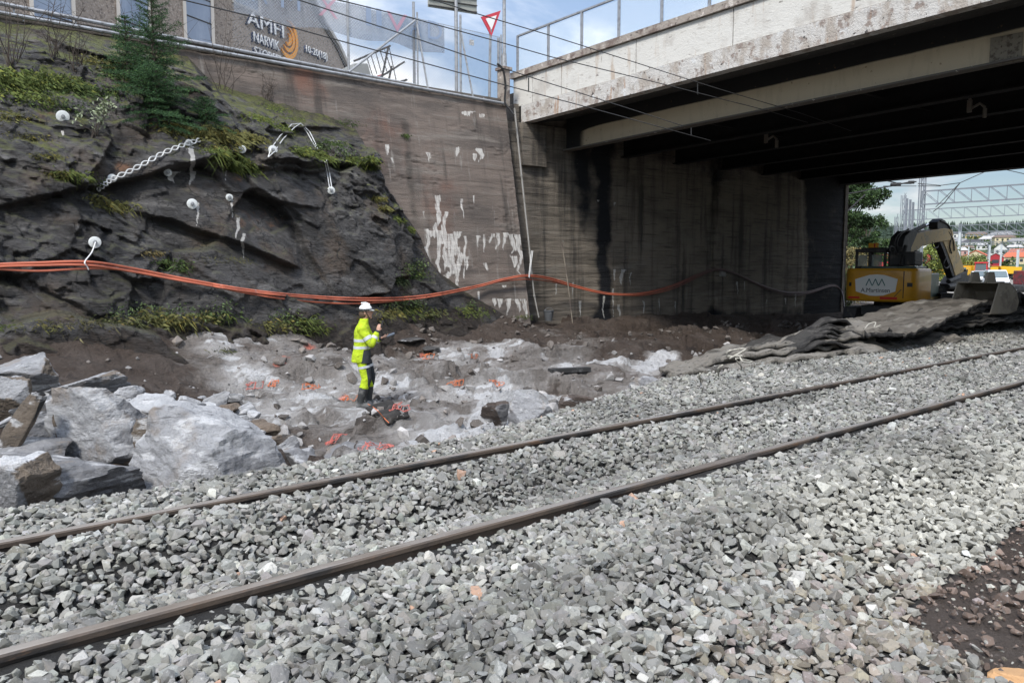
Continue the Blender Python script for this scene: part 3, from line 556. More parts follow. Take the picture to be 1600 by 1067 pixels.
# ================================================================== BALLAST STONES
rs = np.random.RandomState(11)
def hull(n, seed, el=(1, .75, .55)):
    r = np.random.RandomState(seed); bm = bmesh.new()
    p = r.normal(size=(n, 3)); p /= np.linalg.norm(p, axis=1)[:, None]; p *= (.8+.25*r.rand(n))[:, None]
    e = np.array(el)*(0.85+.3*r.rand(3)); p = p*e
    for q in p: bm.verts.new(q)
    bmesh.ops.convex_hull(bm, input=bm.verts[:]); 
    for v in [v for v in bm.verts if not v.link_faces]: bm.verts.remove(v)
    bmesh.ops.recalc_face_normals(bm, faces=bm.faces[:]); bmesh.ops.triangulate(bm, faces=bm.faces[:])
    bm.verts.index_update(); V = np.array([v.co[:] for v in bm.verts]); Fc = np.array([[v.index for v in f.verts] for f in bm.faces]); bm.free(); return V, Fc
def scatter_mesh(name, P, size, mats_cols, tmpl, matl, flat=.8, seed=1):
    """P (n,3) centres, size (n,), cols (n,3) -> one mesh of separate little stones"""
    r = np.random.RandomState(seed); n = len(P); idx = r.randint(0, len(tmpl), n); VV = []; FF = []; CC = []; base = 0
    a, b, c = r.rand(3, n)
    ang = r.rand(n)*2*pi; tx = r.normal(0, .45, n); ty = r.normal(0, .45, n)
    ca, sa = np.cos(ang), np.sin(ang); cx, sx = np.cos(tx), np.sin(tx); cy, sy = np.cos(ty), np.sin(ty)
    R = np.zeros((n, 3, 3)); Z = np.zeros(n); O = np.ones(n)
    Rz = np.stack([ca, -sa, Z, sa, ca, Z, Z, Z, O], -1).reshape(n, 3, 3); Rx = np.stack([O, Z, Z, Z, cx, -sx, Z, sx, cx], -1).reshape(n, 3, 3); Ry = np.stack([cy, Z, sy, Z, O, Z, -sy, Z, cy], -1).reshape(n, 3, 3)
    R = Rx @ Ry @ Rz
    for k, (tv, tf) in enumerate(tmpl):
        m = np.where(idx == k)[0]
        if not len(m): continue
        v = np.einsum('nij,kj->nki', R[m], tv)*size[m][:, None, None]+P[m][:, None, :]
        VV.append(v.reshape(-1, 3)); FF.append((tf[None]+(np.arange(len(m))*len(tv))[:, None, None]+base).reshape(-1, 3)); base += len(m)*len(tv)
        CC.append(np.repeat(np.concatenate([mats_cols[m], np.ones((len(m), 1))], 1), len(tv), 0))
    return fast(name, np.concatenate(VV), np.concatenate(FF), matl, cols=dict(col=np.concatenate(CC)))
def jitgrid(x0, x1, y0, y1, sp):
    X, Y = np.meshgrid(np.arange(x0, x1, sp), np.arange(y0, y1, sp), indexing='ij'); X = X.ravel()+rs.uniform(-.5, .5, X.size)*sp; Y = Y.ravel()+rs.uniform(-.5, .5, Y.size)*sp; return X, Y
parts = []
for (x0, x1, y0, y1, sp, sz) in [(-.8, 6.5, .4, 6.9, .036, .0315), (6.5, 14, .4, 9.3, .044, .033), (14, 27, 1.0, 11.0, .072, .044), (27, 48, 2.5, 12.0, .15, .07)]:
    X, Y = jitgrid(x0, x1, y0, y1, sp); z = ground(X, Y)
    pxx, pyy, dd = proj(np.stack([X, Y, z], -1)); k = (dd > .6) & (pxx > -260) & (pxx < 1900) & (pyy < 1300)
    e = Y-ballast_edge(X); k &= (rs.rand(len(X)) < 1-sst(e+.35*(fbm(X*2, Y*2, 3, 9)-.5), .35, .75))
    nd = near_dirt(X, Y); k &= rs.rand(len(X)) > nd*.5
    for fn in (rail_near, rail_far): k &= ~((np.abs(Y-fn(X)) < .062))
    X, Y, z = X[k], Y[k], z[k]; n = len(X)
    s = sz*np.exp(rs.normal(0, .28, n)); s *= np.where(near_dirt(X, Y) > .4, .3+.9*rs.rand(n)**3, 1)
    z = z+.012+rs.uniform(-.018, .024, n)
    # keep stones below the rail heads close to the rails
    for fn in (rail_near, rail_far):
        dr = np.abs(Y-fn(X)); z = np.where(dr < .15, np.minimum(z, -.052-s*.55), z)
    parts.append((X, Y, z, s))
X, Y, Z, S = [np.concatenate([p[i] for p in parts]) for i in range(4)]; n = len(X)
v = fbm(X*1.1, Y*1.1, 3, 201); tone = np.exp(rs.normal(0, .23, n))
tan = sst(-(Y-2.05-.05*(X-2.5)), -.35, .35)*sst(X+.2*Y, 2.3, 3.1)*(1-sst(X, 3.9, 4.7)); palem = sst(-(Y-2.9+.02*X), -.6, .5)*sst(X, 3.0, 4.4)
base = np.array([.213, .209, .189])[None]*(.88+.35*v)[:, None]*tone[:, None]
base = base*(1+np.stack([rs.normal(.0, .02, n), rs.normal(0, .01, n), rs.normal(0, .03, n)], 1))
pc_ = np.array([.33, .32, .275])[None]*tone[:, None]; base = base*(1-palem[:, None]*.8)+pc_*palem[:, None]*.8
pick = rs.rand(n) < tan*.6; tc_ = rs.uniform(.14, .30, n)[:, None]*np.stack([np.ones(n), rs.uniform(.84, .92, n), rs.uniform(.66, .80, n)], 1); base = np.where(pick[:, None], tc_, base)
ndm = near_dirt(X, Y) > .4; dc = np.stack([rs.uniform(.07, .17, n)]*3, 1)*np.array([1.25, .92, .74]); base = np.where((ndm & (rs.rand(n) < .8))[:, None], dc, base)
odd = rs.rand(n); base = np.where((odd < .0018)[:, None], np.array([.42, .27, .19]), base); base = np.where((odd > .985)[:, None], base*1.6, base)
dk = sst(fbm(X*.6+4, Y*1.1, 3, 211), .52, .66); base = base*(1-.25*dk[:, None])
base = np.clip(base, .02, .6)
M['stone'] = mat('crushed_stone', (.3, .3, .3), [((.12, .125, .12), D(s=55, d=4, lo=.52, hi=.66, o=.5)), ((.5, .5, .48), D(s=38, d=5, lo=.60, hi=.70, o=.55))], .85, [(70, .004)], vcol='col', spec=.25)
tm = [hull(13, 300+i, [(1, .85, .72), (1, .68, .6), (1, .85, .5)][i % 3]) for i in range(20)]
bo_ = scatter_mesh('ballast_stones', np.stack([X, Y, Z], -1), S*1.06, base, tm, M['stone'], seed=5); tag(bo_, kind='stuff')
print('ballast', n, len(bo_.data.polygons))
# small rubble on the pit floor, on the banks and at the ballast toe
X, Y = jitgrid(-2, 24, 5.9, 19, .15); k = rs.rand(len(X)) < .07+.34*sst(fbm(X*.8, Y*.8, 3, 301), .45, .62); k &= Y > ballast_edge(X)+.2; X, Y = X[k], Y[k]
zz = ground(X, Y); k = np.array([y < rockY(x, z)-.05 for x, y, z in zip(X, Y, zz)]) & (Y < 18.8); X, Y, zz = X[k], Y[k], zz[k]; n = len(X)
S = .02+.11*rs.rand(n)**3.4; br_ = (rs.rand(n) < .55) & (Y < 14.5)
cc = np.where(br_[:, None], np.array([.27, .26, .25]), np.array([.115, .10, .088]))*np.exp(rs.normal(0, .3, n))[:, None]
rb = scatter_mesh('rubble', np.stack([X, Y, zz+S*.3], -1), S*1.2, np.clip(cc, .02, .6), tm, M['stone'], seed=8); tag(rb, kind='stuff')
# ================================================================== BOULDERS
def ico(sub):
    bm = bmesh.new(); bmesh.ops.create_icosphere(bm, subdivisions=sub, radius=1); bm.verts.ensure_lookup_table()
    V = np.array([v.co[:] for v in bm.verts]); Fc = np.array([[v.index for v in f.verts] for f in bm.faces]); bm.free(); return V, Fc
ICO = {s: ico(s) for s in (3, 4, 5)}
def noise3(V, s, seed): return (fbm(V[:, 0]*s+V[:, 2]*s*.7, V[:, 1]*s-V[:, 2]*s*.6, 4, seed)+fbm(V[:, 2]*s*1.1, V[:, 0]*s-V[:, 1]*s*.5, 4, seed+9))/2-.5
def boulder(seed, dims, k=8, sub=4, cut=.48):
    r = np.random.RandomState(seed); V, Fc = ICO[sub]; d = V.copy()
    nn = r.normal(size=(k, 3)); nn /= np.linalg.norm(nn, axis=1)[:, None]; h = cut+(1-cut)*r.rand(k)
    nn = np.concatenate([nn, [[0, 0, 1], [0, 0, -1]]]); h = np.concatenate([h, [.75+.3*r.rand(), .8]])
    den = d @ nn.T; rr_ = np.where(den > 1e-3, h[None]/np.maximum(den, 1e-3), 9); pid = rr_.argmin(1); rad = np.minimum(rr_.min(1), 1.25)
    V = d*rad[:, None]; nq = noise3(V*np.array([1, 1, 2.2]), 2.6, seed+21); V = V*(1+.30*(np.floor(nq*16)/16)[:, None])*(1+.055*noise3(V, 2.0, seed)[:, None]+.06*noise3(V*np.array([1, 1, 3.5]), 3.5, seed+3)[:, None]+.03*noise3(V*np.array([1, 1, 2]), 11, seed+5)[:, None]); q6 = d*4; jn = .05*np.stack([noise3(q6+j_*3.1, 1.4, seed+j_) for j_ in range(k+2)], 1); boulder.vid = (rr_*(1+jn)).argmin(1); boulder.k = k+2; return V*np.array(dims)/2, Fc
M['b_pale'] = mat('fresh_blasted_pale_rock', (.30, .302, .305), [((.13, .132, .138), D(s=1.7, st=(1, 1, 2.2), lo=.45, hi=.64)), ((.6, .6, .6), D(s=2.4, st=(.6, 1, 2.6), lo=.55, hi=.68, d=9)), ((.07, .07, .072), D(s=5, st=(.5, 1, 4), lo=.6, hi=.7, o=.7)), ((.30, .24, .18), D(s=1.1, lo=.6, hi=.68, o=.7))], .8, [(3, .10, (.6, 1, 2)), (12, .03)])
M['b_white'] = mat('fresh_white_rock_face', (.50, .505, .51), [((.28, .285, .29), D(s=3, st=(.6, 1, 2.4), lo=.48, hi=.62, d=10)), ((.7, .7, .7), D(s=6, lo=.6, hi=.68, d=9))], .8, [(4, .10, (.6, 1, 2)), (15, .03)])
_P, _W, _G, _B, _D, _S = (.37, .372, .378), (.58, .585, .59), (.20, .20, .203), (.185, .15, .115), (.06, .058, .057), (.088, .068, .056)
BCOL = [[_P, _W, _G, _B], [_G, _P, _D, _B], [_B, _P, _B, _D], [_D, _G, _D, _S], [_S, _S, _G, _S]]
M['bmix'] = mat('blasted_rock_faces', (.3, .3, .3), [((.25, .25, .26), D(s=1.7, st=(1, 1, 2.2), lo=.45, hi=.62, mode='MULTIPLY', o=.5)), ((.62, .62, .62), D(s=3, st=(.6, 1, 2.6), lo=.54, hi=.64, d=11, o=.8)), ((.05, .05, .05), D(s=5, st=(.5, 1, 4), lo=.6, hi=.68, o=.6)), ((.26, .21, .16), D(s=1.1, lo=.6, hi=.68, o=.6))], .8, [(3, .12, (.6, 1, 2)), (12, .05), (40, .012)], vcol='col')
M['b_grey'] = mat('blasted_grey_rock', (.16, .16, .16), [((.075, .075, .078), D(s=1.8, st=(1, 1, 2.2), lo=.46, hi=.64)), ((.42, .42, .42), D(s=2.6, st=(.6, 1, 2.6), lo=.57, hi=.69, d=9)), ((.2, .16, .12), D(s=1.2, lo=.58, hi=.68, o=.7))], .8, [(3, .10, (.6, 1, 2)), (12, .03)])
M['b_brown'] = mat('rusty_weathered_rock', (.16, .125, .095), [((.30, .24, .17), D(s=2.5, lo=.5, hi=.64, d=9)), ((.09, .07, .055), D(s=3, lo=.55, hi=.68)), ((.4, .39, .37), D(s=1.6, st=(1, 1, 2), lo=.6, hi=.68))], .85, [(4, .09), (14, .03)])
M['b_dark'] = mat('dark_weathered_rock', (.055, .053, .052), [((.11, .105, .10), D(s=2, lo=.5, hi=.66)), ((.3, .3, .3), D(s=3.4, lo=.62, hi=.7))], .8, [(4, .08), (14, .03)])
M['b_soil'] = mat('soil_covered_rock', (.085, .062, .05), [((.05, .037, .03), D(s=3, lo=.45, hi=.65)), ((.17, .15, .13), D(s=5, lo=.6, hi=.7))], .92, [(5, .08), (20, .03)])
# px centre x, y, px width, px height, height of the centre, material, tilt, seed, label
BL = [
 (300, 742, 205, 125, -.33, 'b_pale', (.35, .3, 1.2), 131, 'huge pale grey boulder with a broad flat face, right beside the far rail'),
 (178, 690, 160, 120, -.12, 'b_pale', (.2, -.25, 2.2), 22, 'big pale peaked boulder at the top of the boulder heap'),
 (238, 735, 75, 105, -.40, 'b_brown', (.2, .1, .9), 52, 'rusty brown rock tucked against the left end of the huge pale boulder'),
 (210, 722, 130, 60, -.35, 'b_grey', (.1, .5, .6), 23, 'grey slab leaning in the shade below the peaked boulder'),
 (112, 780, 200, 90, -.42, 'b_soil', (.1, .12, .4), 24, 'broad brown soil-covered boulder lying next to the far rail'),
 (38, 778, 82, 95, -.22, 'b_pale', (.5, .3, 1.0), 25, 'sharp white-edged boulder standing up at the left frame edge'),
 (44, 588, 88, 52, .22, 'b_pale', (.05, .05, .5), 26, 'square pale block at the far left top of the heap'),
 (20, 628, 60, 60, .05, 'b_brown', (.2, .3, 1.5), 27, 'rust-stained boulder cut by the left frame edge'),
 (138, 612, 95, 38, .02, 'b_grey', (.1, .15, .2), 28, 'flat-topped grey boulder against the brown bank'),
 (205, 620, 48, 28, -.05, 'b_pale', (.1, .0, .9), 29, 'small white rock right of the flat-topped grey boulder'),
 (75, 640, 80, 26, -.0, 'b_grey', (.0, .3, .4), 30, 'low grey slab between the square block and the peaked boulder'),
 (22, 680, 26, 120, .02, 'b_brown', (.2, 1.1, .4), 31, 'thin brown slab standing on edge at the left frame edge'),
 (62, 712, 105, 42, -.2, 'b_dark', (.1, .2, .4), 32, 'dark rounded boulder in the hollow below the standing slab'),
 (98, 690, 30, 60, -.12, 'b_brown', (.1, -.5, .8), 33, 'narrow brown shard leaning on the peaked boulder'),
 (62, 668, 70, 40, -.05, 'b_grey', (.3, .1, .9), 34, 'grey broken rock behind the dark rounded boulder'),
 (150, 652, 90, 28, -.05, 'b_pale', (.1, .1, .1), 35, 'pale flat rock behind the peaked boulder'),
 (238, 645, 60, 34, -.18, 'b_pale', (.2, .2, .6), 36, 'angular pale grey rock on the back of the heap'),
 (262, 660, 55, 26, -.3, 'b_grey', (.1, .1, 1.2), 37, 'small grey flagstone on the back of the heap'),
 (305, 640, 44, 34, -.4, 'b_pale', (.3, .4, .3), 38, 'pale tilted wedge of rock at the right of the heap'),
 (345, 662, 62, 40, -.5, 'b_pale', (.1, .2, 1.5), 39, 'two-tone pale block near the foot of the brown bank'),
 (372, 735, 90, 60, -.62, 'b_pale', (.3, .3, 1.0), 40, 'pale sloping slab leaning on the huge boulder from the right'),
 (418, 742, 70, 40, -.7, 'b_grey', (.2, .2, .6), 41, 'cracked bluish grey rock behind the rail'),
 (470, 732, 66, 34, -.7, 'b_grey', (.1, .1, .2), 42, 'streaked grey flat rock at the pit edge behind the rail'),
 (828, 655, 62, 52, -.55, 'b_pale', (.3, .3, .9), 43, 'upright grey boulder alone beside the rail in the middle of the picture'),
 (780, 648, 44, 30, -.72, 'b_soil', (.1, .1, .9), 44, 'brown low rock left of the lone upright boulder'),
 (1022, 612, 60, 26, -.5, 'b_soil', (.1, .1, .9), 45, 'soil-coloured rock at the ballast edge near the blasting mats'),
 (915, 640, 60, 24, -.6, 'b_soil', (.1, .3, .6), 46, 'flat brown slab at the ballast edge'),
 (955, 632, 24, 18, -.5, 'b_pale', (.1, .3, .6), 47, 'small white rock at the ballast edge'),
 (388, 529, 42, 32, .0, 'b_grey', (.1, .3, .3), 48, 'grey block at the foot of the rock face'),
 (275, 560, 40, 34, -.1, 'b_dark', (.1, .3, .6), 49, 'dark rock stuck in the brown bank'),
 (575, 720, 60, 40, -.9, 'b_soil', (.1, .1, .3), 50, 'dusty rock just behind the rail, left of the dark mat'),
 (540, 715, 80, 34, -.85, 'b_grey', (.1, .1, .3), 51, 'smooth dusty rock slab just behind the rail'),
]
def put_boulder(px, py, pw, ph, z, mt, rot, seed, label, group, sub=5):
    p = onZ(px, py, z); d = (p-_C)@_fw; w_ = pw/F*d*1.1; h_ = ph/F*d*1.1
    V, Fc = boulder(seed, (w_*1.02, w_*.8, h_*1.5), sub=sub, k=7+seed % 4, cut=.45); R = Euler((rot[0]*.5, rot[1]*.5, AZ-pi/2+rot[2]*.35)).to_matrix(); V = V @ np.array(R).T
    cm = {'b_pale': 0, 'b_grey': 1, 'b_brown': 2, 'b_dark': 3, 'b_soil': 4}[mt]
    rq = np.random.RandomState(seed+5); pick_ = rq.choice(4, boulder.k, p=[.44, .32, .17, .07]); tab = np.array(BCOL[cm])[pick_]*np.exp(rq.normal(0, .12, boulder.k))[:, None]
    cols_ = np.concatenate([tab[boulder.vid], np.ones((len(V), 1))], 1); o = fast('boulder', V, Fc, M['bmix'], cols=dict(col=cols_)); o.location = p+np.array([0, w_*.1, 0]); return tag(o, label, 'boulder', group)
for b in BL: put_boulder(*b, group='blasted boulders beside the track')
# smaller broken pieces filling the heap, each its own rock
small = [(x, y) for x, y in [(10, 660), (50, 655), (95, 655), (118, 668), (40, 735), (12, 745), (100, 735), (150, 735), (185, 650), (200, 660), (222, 665), (245, 680), (262, 690), (290, 665), (285, 682), (312, 672), (330, 640), (362, 640), (325, 690), (350, 690), (375, 670), (392, 690), (400, 712), (265, 640), (180, 635), (222, 632), (110, 632), (8, 600), (20, 720), (440, 715), (395, 650), (415, 670), (258, 625), (282, 625), (5, 800), (60, 745), (160, 770), (345, 720), (430, 690), (235, 700), (345, 650), (372, 655), (330, 672), (300, 700), (372, 710), (410, 700), (418, 715), (436, 728), (395, 728), (405, 745), (450, 700), (380, 640), (320, 655), (352, 705), (275, 650), (310, 625), (340, 628), (368, 622), (230, 650), (460, 722), (445, 745), (425, 755), (480, 745), (500, 735), (300, 655), (318, 668), (338, 676), (357, 684), (385, 680), (402, 678), (408, 692), (428, 704), (442, 700), (398, 664), (378, 690), (268, 672), (250, 662), (212, 645), (192, 640), (170, 642), (452, 712), (470, 712), (340, 652), (322, 630)]]
sz_words = ['fist-sized', 'head-sized', 'knee-high']
sm = [boulder(700+i, (1, .8, .62), sub=4, k=7, cut=.42)[0] for i in range(8)]
for i, (x, y) in enumerate(small):
    z = -.02-.42*sst(np.array(float(x)), 120, 320)-.35*sst(np.array(float(y)), 660, 760); p = onZ(x, y, float(z)); gz = zg(p[0], p[1]); d = (p-_C)@_fw
    s = (20+30*((i*7919) % 97)/97.)/F*d; kind = ['b_pale', 'b_grey', 'b_white', 'b_brown', 'b_pale', 'b_grey', 'b_pale'][i % 7]
    V = sm[i % 8]*s; o = fast('broken_rock', V, ICO[4][1], M[kind]); o.location = p; o.rotation_euler = (i*1.3 % .8-.4, i*2.1 % .8-.4, i*1.9)
    tag(o, 'small broken %s rock lying between the large boulders of the heap' % {'b_pale': 'pale', 'b_grey': 'grey', 'b_brown': 'brown', 'b_white': 'white'}[kind], 'rock', 'small rocks in the boulder heap, '+{'b_pale': 'pale', 'b_grey': 'grey', 'b_brown': 'brown', 'b_white': 'white'}[kind])
# ================================================================== THINGS ON THE WALL AND ROCK
def text_mesh(s, mat_, parent, name, origin, ex, ez, width, height, ext=.03, fit=True, smallcaps=False):
    """lettering laid on a plane: ex along the line, ez up; width and height in metres"""
    cu = bpy.data.curves.new(name, 'FONT'); cu.body = s; cu.size = 1; cu.extrude = .02; cu.resolution_u = 3
    to = bpy.data.objects.new('tmp', cu); C.objects.link(to); dg = bpy.context.evaluated_depsgraph_get(); me = bpy.data.meshes.new_from_object(to.evaluated_get(dg)); bpy.data.objects.remove(to)
    V = np.array([v.co[:] for v in me.vertices]); mn = V.min(0); mx_ = V.max(0); ex = np.array(ex, float); ez = np.array(ez, float); nn = np.cross(ex, ez)
    X = (V[:, 0]-mn[0])/(mx_[0]-mn[0])*width; Z = (V[:, 1]-mn[1])/(mx_[1]-mn[1])*height; E = V[:, 2]/.02*ext/2
    W = np.array(origin)[None]+X[:, None]*ex+Z[:, None]*ez+E[:, None]*nn
    me.vertices.foreach_set('co', W.astype(np.float32).ravel()); me.update(); me.name = name
    return link(name, me, mat_, parent)
# ---- orange cable bundle
M['cable'] = mat('orange_cable_sheath', (.52, .15, .085), [((.36, .11, .07), D(s=3, st=(.3, 3, 3), lo=.45, hi=.65)), ((.55, .35, .3), D(s=9, lo=.6, hi=.7, o=.5)), ((.13, .085, .08), D(a='dusty', s=3, k=.3, lo=.2, hi=.9))], .45)
M['cable2'] = mat('dusty_cable_sheath', (.30, .11, .085), [((.45, .38, .36), D(s=6, st=(.3, 2, 2), lo=.5, hi=.7)), ((.14, .11, .105), D(a='dusty', s=3, k=.3, lo=.2, hi=.9))], .6)
cp_px = [(-60, 419), (0, 415), (60, 413), (135, 412), (200, 421), (300, 440), (400, 456), (500, 465), (580, 468), (660, 464), (740, 449), (790, 436), (825, 431), (860, 436), (900, 448), (950, 459), (1000, 459), (1050, 447), (1095, 428), (1122, 421), (1150, 428), (1190, 446), (1230, 457), (1265, 456), (1300, 446)]
cy = np.interp([p[0] for p in cp_px], [-60, 135, 300, 500, 700, 825, 870, 1125, 1300], [14.35, 14.45, 15.6, 17.2, 17.95, 18.12, 19.0, 19.05, 19.05])
cpts = [Vector(onY(x, y, Y)) for (x, y), Y in zip(cp_px, cy)]
for i, p in enumerate(cpts):      # keep the bundle clear of the rock
    while rockY(p[0], p[2]) < p[1]+.06 and cp_px[i][0] < 800: p = cpts[i] = Vector(onY(cp_px[i][0], cp_px[i][1], p[1]-.05))
def smooth_path(P, n=6):
    out_ = []
    for i in range(len(P)-1):
        p0 = P[max(i-1, 0)]; p1 = P[i]; p2 = P[i+1]; p3 = P[min(i+2, len(P)-1)]
        for k in range(n):
            t = k/n; out_.append(.5*((2*p1)+(p2-p0)*t+(2*p0-5*p1+4*p2-p3)*t*t+(3*p1-p0-3*p2+p3)*t**3))
    return out_+[P[-1]]
P = [Vector(p) for p in cpts]+[Vector(onY(1312, 452, 18.9)), Vector(onY(1317, 462, 18.2)), Vector(onY(1319, 480, 17.6))]
sp = smooth_path(P, 6)
for i_, p_ in enumerate(sp):      # pull the hanging bundle clear of bulges in the rock
    for _ in range(60):
        if p_.x < 13.9 and rockY(p_.x, p_.z) < p_.y+.09: p_ = sp[i_] = Vector(_C)+(p_-Vector(_C))*.995
        else: break
cb_ = empty('cable_bundle', 'bundle of orange cables slung along the rock face and both walls', 'cables', sp[0])
for k, (dy, dz) in enumerate([(0, .024), (.03, -.008), (-.022, -.02), (.012, -.045)]):
    m = MB(); m.tube([p-sp[0]+Vector((0, dy*.7, dz*1.15+.055*(math.sin(i*.21+k*1.7))*(1 if k == 3 else .12)*(-1))) for i, p in enumerate(sp)], .021, 7); co_ = m.build('cable', M['cable'] if k != 1 else M['cable2'], cb_, smooth=True); at_ = co_.data.attributes.new('dusty', 'FLOAT', 'POINT'); at_.data.foreach_set('value', sst(np.array([v.co.x+sp[0].x for v in co_.data.vertices]), 16.5, 27).astype(np.float32))
# ---- anchor bolts with round plates
M['plate_w'] = mat('galvanised_anchor_plate', (.62, .64, .62), [((.42, .44, .42), D(s=9, lo=.5, hi=.66)), ((.75, .75, .72), D(s=20, lo=.6, hi=.68))], .45, metal=.15)
M['grout'] = mat('grout_run', (.62, .61, .58), [((.42, .4, .37), D(s=12, lo=.5, hi=.65))], .9, [(30, .01)])
def anchor(px, py, rpx, label, dist=None):
    p = onRock(px, py) if dist is None else atD(px, py, dist); d = (p-_C)@_fw; r = rpx/F*d
    nrm = Vector((_C-p)).normalized(); nrm = (nrm*.75+Vector((0, -1, .15))*.45).normalized(); q = nrm.to_track_quat('Z', 'Y').to_matrix()
    base = Vector(p)+nrm*.05; a = empty('rock_anchor', label, 'anchor', base, group='rock anchors')
    m = MB(); m.lathe([(.0, .012), (r*.3, .016), (r*.34, .006), (r*.8, .008), (r, .0), (r, -.012), (0, -.012)], n=24, rot=q); m.build('plate', M['plate_w'], a, smooth=True)
    m = MB(); m.cyl(Vector((0, 0, 0)), nrm*.07, .018, n=6); m.cyl(nrm*.02, nrm*.055, .036, n=6); m.cyl(-nrm*.25, Vector((0, 0, 0)), .016, n=6); m.build('bolt', M['galv'], a)
    return Vector(base), d
A = {}
for i, (x, y, r, l) in enumerate([(98, 183, 9.5, 'round white anchor plate with a short white run, farthest left and highest on the rock'), (295, 224, 5.5, 'small anchor plate at the upper end of the wavy strap'), (378, 234, 6, 'round anchor plate alone on the dark block right of the wavy strap'),
    (426, 235, 7, 'anchor plate at the foot of the long steel fork strap'), (175, 279, 6.5, 'anchor plate near the lower end of the wavy strap'), (262, 270, 6, 'anchor with a lump of pale grout under the wavy strap'), (300, 319, 8, 'anchor plate with a white run to its lower right, mid rock'),
    (358, 309, 5.5, 'small anchor plate above the longest broken white run'), (148, 379, 9, 'large anchor plate that holds up the orange cables'), (517, 298, 6, 'anchor plate hanging below the thin wires at the right of the rock')]):
    A[i] = anchor(x, y, r, l)
# ties holding the cables
M['tie'] = mat('white_tie_cord', (.7, .7, .68), [], .7)
def pathtube(name, pts, r, matl, label, cat, group=None, n=6, sm=4):
    P = smooth_path([Vector(p) for p in pts], sm) if len(pts) > 2 else [Vector(p) for p in pts]; m = MB(); m.tube([p-P[0] for p in P], r, n); o = m.build(name, matl, None, smooth=True, loc=P[0]); return tag(o, label, cat, group)
c135 = cpts[3]; pathtube('tie_cord', [A[8][0]+Vector((0, -.06, 0)), (A[8][0]+c135)/2+Vector((0, -.08, 0)), c135+Vector((-.03, -.05, .03)), c135+Vector((.0, -.06, -.05)), c135+Vector((.02, -.05, -.1))], .011, M['tie'], 'white cord tying the orange cables to the large anchor plate', 'cord')
c825 = cpts[12]; pw_ = Vector(onW(829, 392))+Vector((0, -.05, 0)); pathtube('tie_cord', [pw_, c825+Vector((.0, -.05, .06)), c825+Vector((0, -.07, -.05)), c825+Vector((.04, -.03, .02)), pw_+Vector((.05, 0, 0))], .009, M['tie'], 'pale cord tying the orange cables to the wall beside the drainpipe', 'cord')
# ---- straps
M['strap'] = mat('galvanised_strap', (.6, .61, .6), [((.4, .4, .39), D(s=9, lo=.5, hi=.66))], .45, metal=.2)
def onR(px, py, off=.07): p = onRock(px, py); v = Vector(_C-p).normalized(); return Vector(p)+v*off
sa = [(152, 297), (163, 289), (175, 280), (200, 269), (225, 256), (250, 242), (275, 231), (295, 224), (312, 219)]
line = [onR(x, y, .10) for x, y in sa]
a0, a1 = line[0], line[-1]; nrm = Vector((-.15, -1, .2)).normalized(); m = MB(); K = 17; P1 = []; P2 = []; ln = smooth_path(line, 12); 
for i, p in enumerate(ln):
    tdir = (ln[min(i+1, len(ln)-1)]-ln[max(i-1, 0)]).normalized(); sd_ = tdir.cross(nrm).normalized(); ph = i/len(ln)*K*pi
    P1.append(p+sd_*.04*math.sin(ph)); P2.append(p-sd_*.04*math.sin(ph))
for q in (P1, P2): m.tube([p-a0 for p in q], .014, 5)
o = m.build('wavy_strap', M['strap'], None, smooth=True, loc=a0); tag(o, 'wavy double steel strap running diagonally between two anchor plates on the rock', 'strap')
def fork(pts, w, name, label):
    P = [onR(x, y, .12) for x, y in pts]; m = MB(); 
    for s in (-1, 1):
        q = []
        for i, p in enumerate(P):
            td = (P[min(i+1, len(P)-1)]-P[max(i-1, 0)]).normalized(); q.append(p+td.cross(Vector((0, -1, .2))).normalized()*w*s*(0 if i in (0, len(P)-1) and w > .03 else 1)-P[0])
        m.tube(q, .012, 5)
    o = m.build(name, M['strap'], None, smooth=True, loc=P[0]); tag(o, label, 'strap')
fork([(419, 246), (426, 235), (440, 215), (458, 197), (470, 193)], .045, 'fork_strap', 'long double-rod steel strap bent over the ledge, left half')
fork([(470, 193), (482, 207), (490, 222), (499, 240)], .035, 'fork_strap', 'double-rod steel strap running down right from the bend on the ledge')
fork([(509, 252), (513, 270), (517, 296)], .03, 'hanging_wires', 'pair of thin wires hanging down to the lowest right anchor plate')
# ---- downpipe and conduit on the joint of the two walls
wallpt = lambda x, y, off=.06: Vector(onW(x, y))+Vector((0, -off, .0))
dp = [wallpt(802, 170), wallpt(807, 215), wallpt(813, 275), wallpt(820, 340), wallpt(826, 395), wallpt(829, 430), wallpt(833, 462), wallpt(840, 496)]
m = MB(); m.tube([p-dp[0] for p in dp[:6]], .028, 8); m.tube([p-dp[0] for p in dp[5:]], .022, 6)
for p in dp[1:-1]: m.tube([p-dp[0]+Vector((0, 0, -.03)), p-dp[0]+Vector((0, 0, .03))], .038, 8)
o = m.build('drainpipe', mat('pale_grey_pipe', (.26, .25, .23), [((.2, .19, .17), D(s=4, lo=.5, hi=.65))], .55), None, smooth=True, loc=dp[0]); tag(o, 'thin pale drainpipe running down the joint between the brown wall and the abutment', 'pipe')
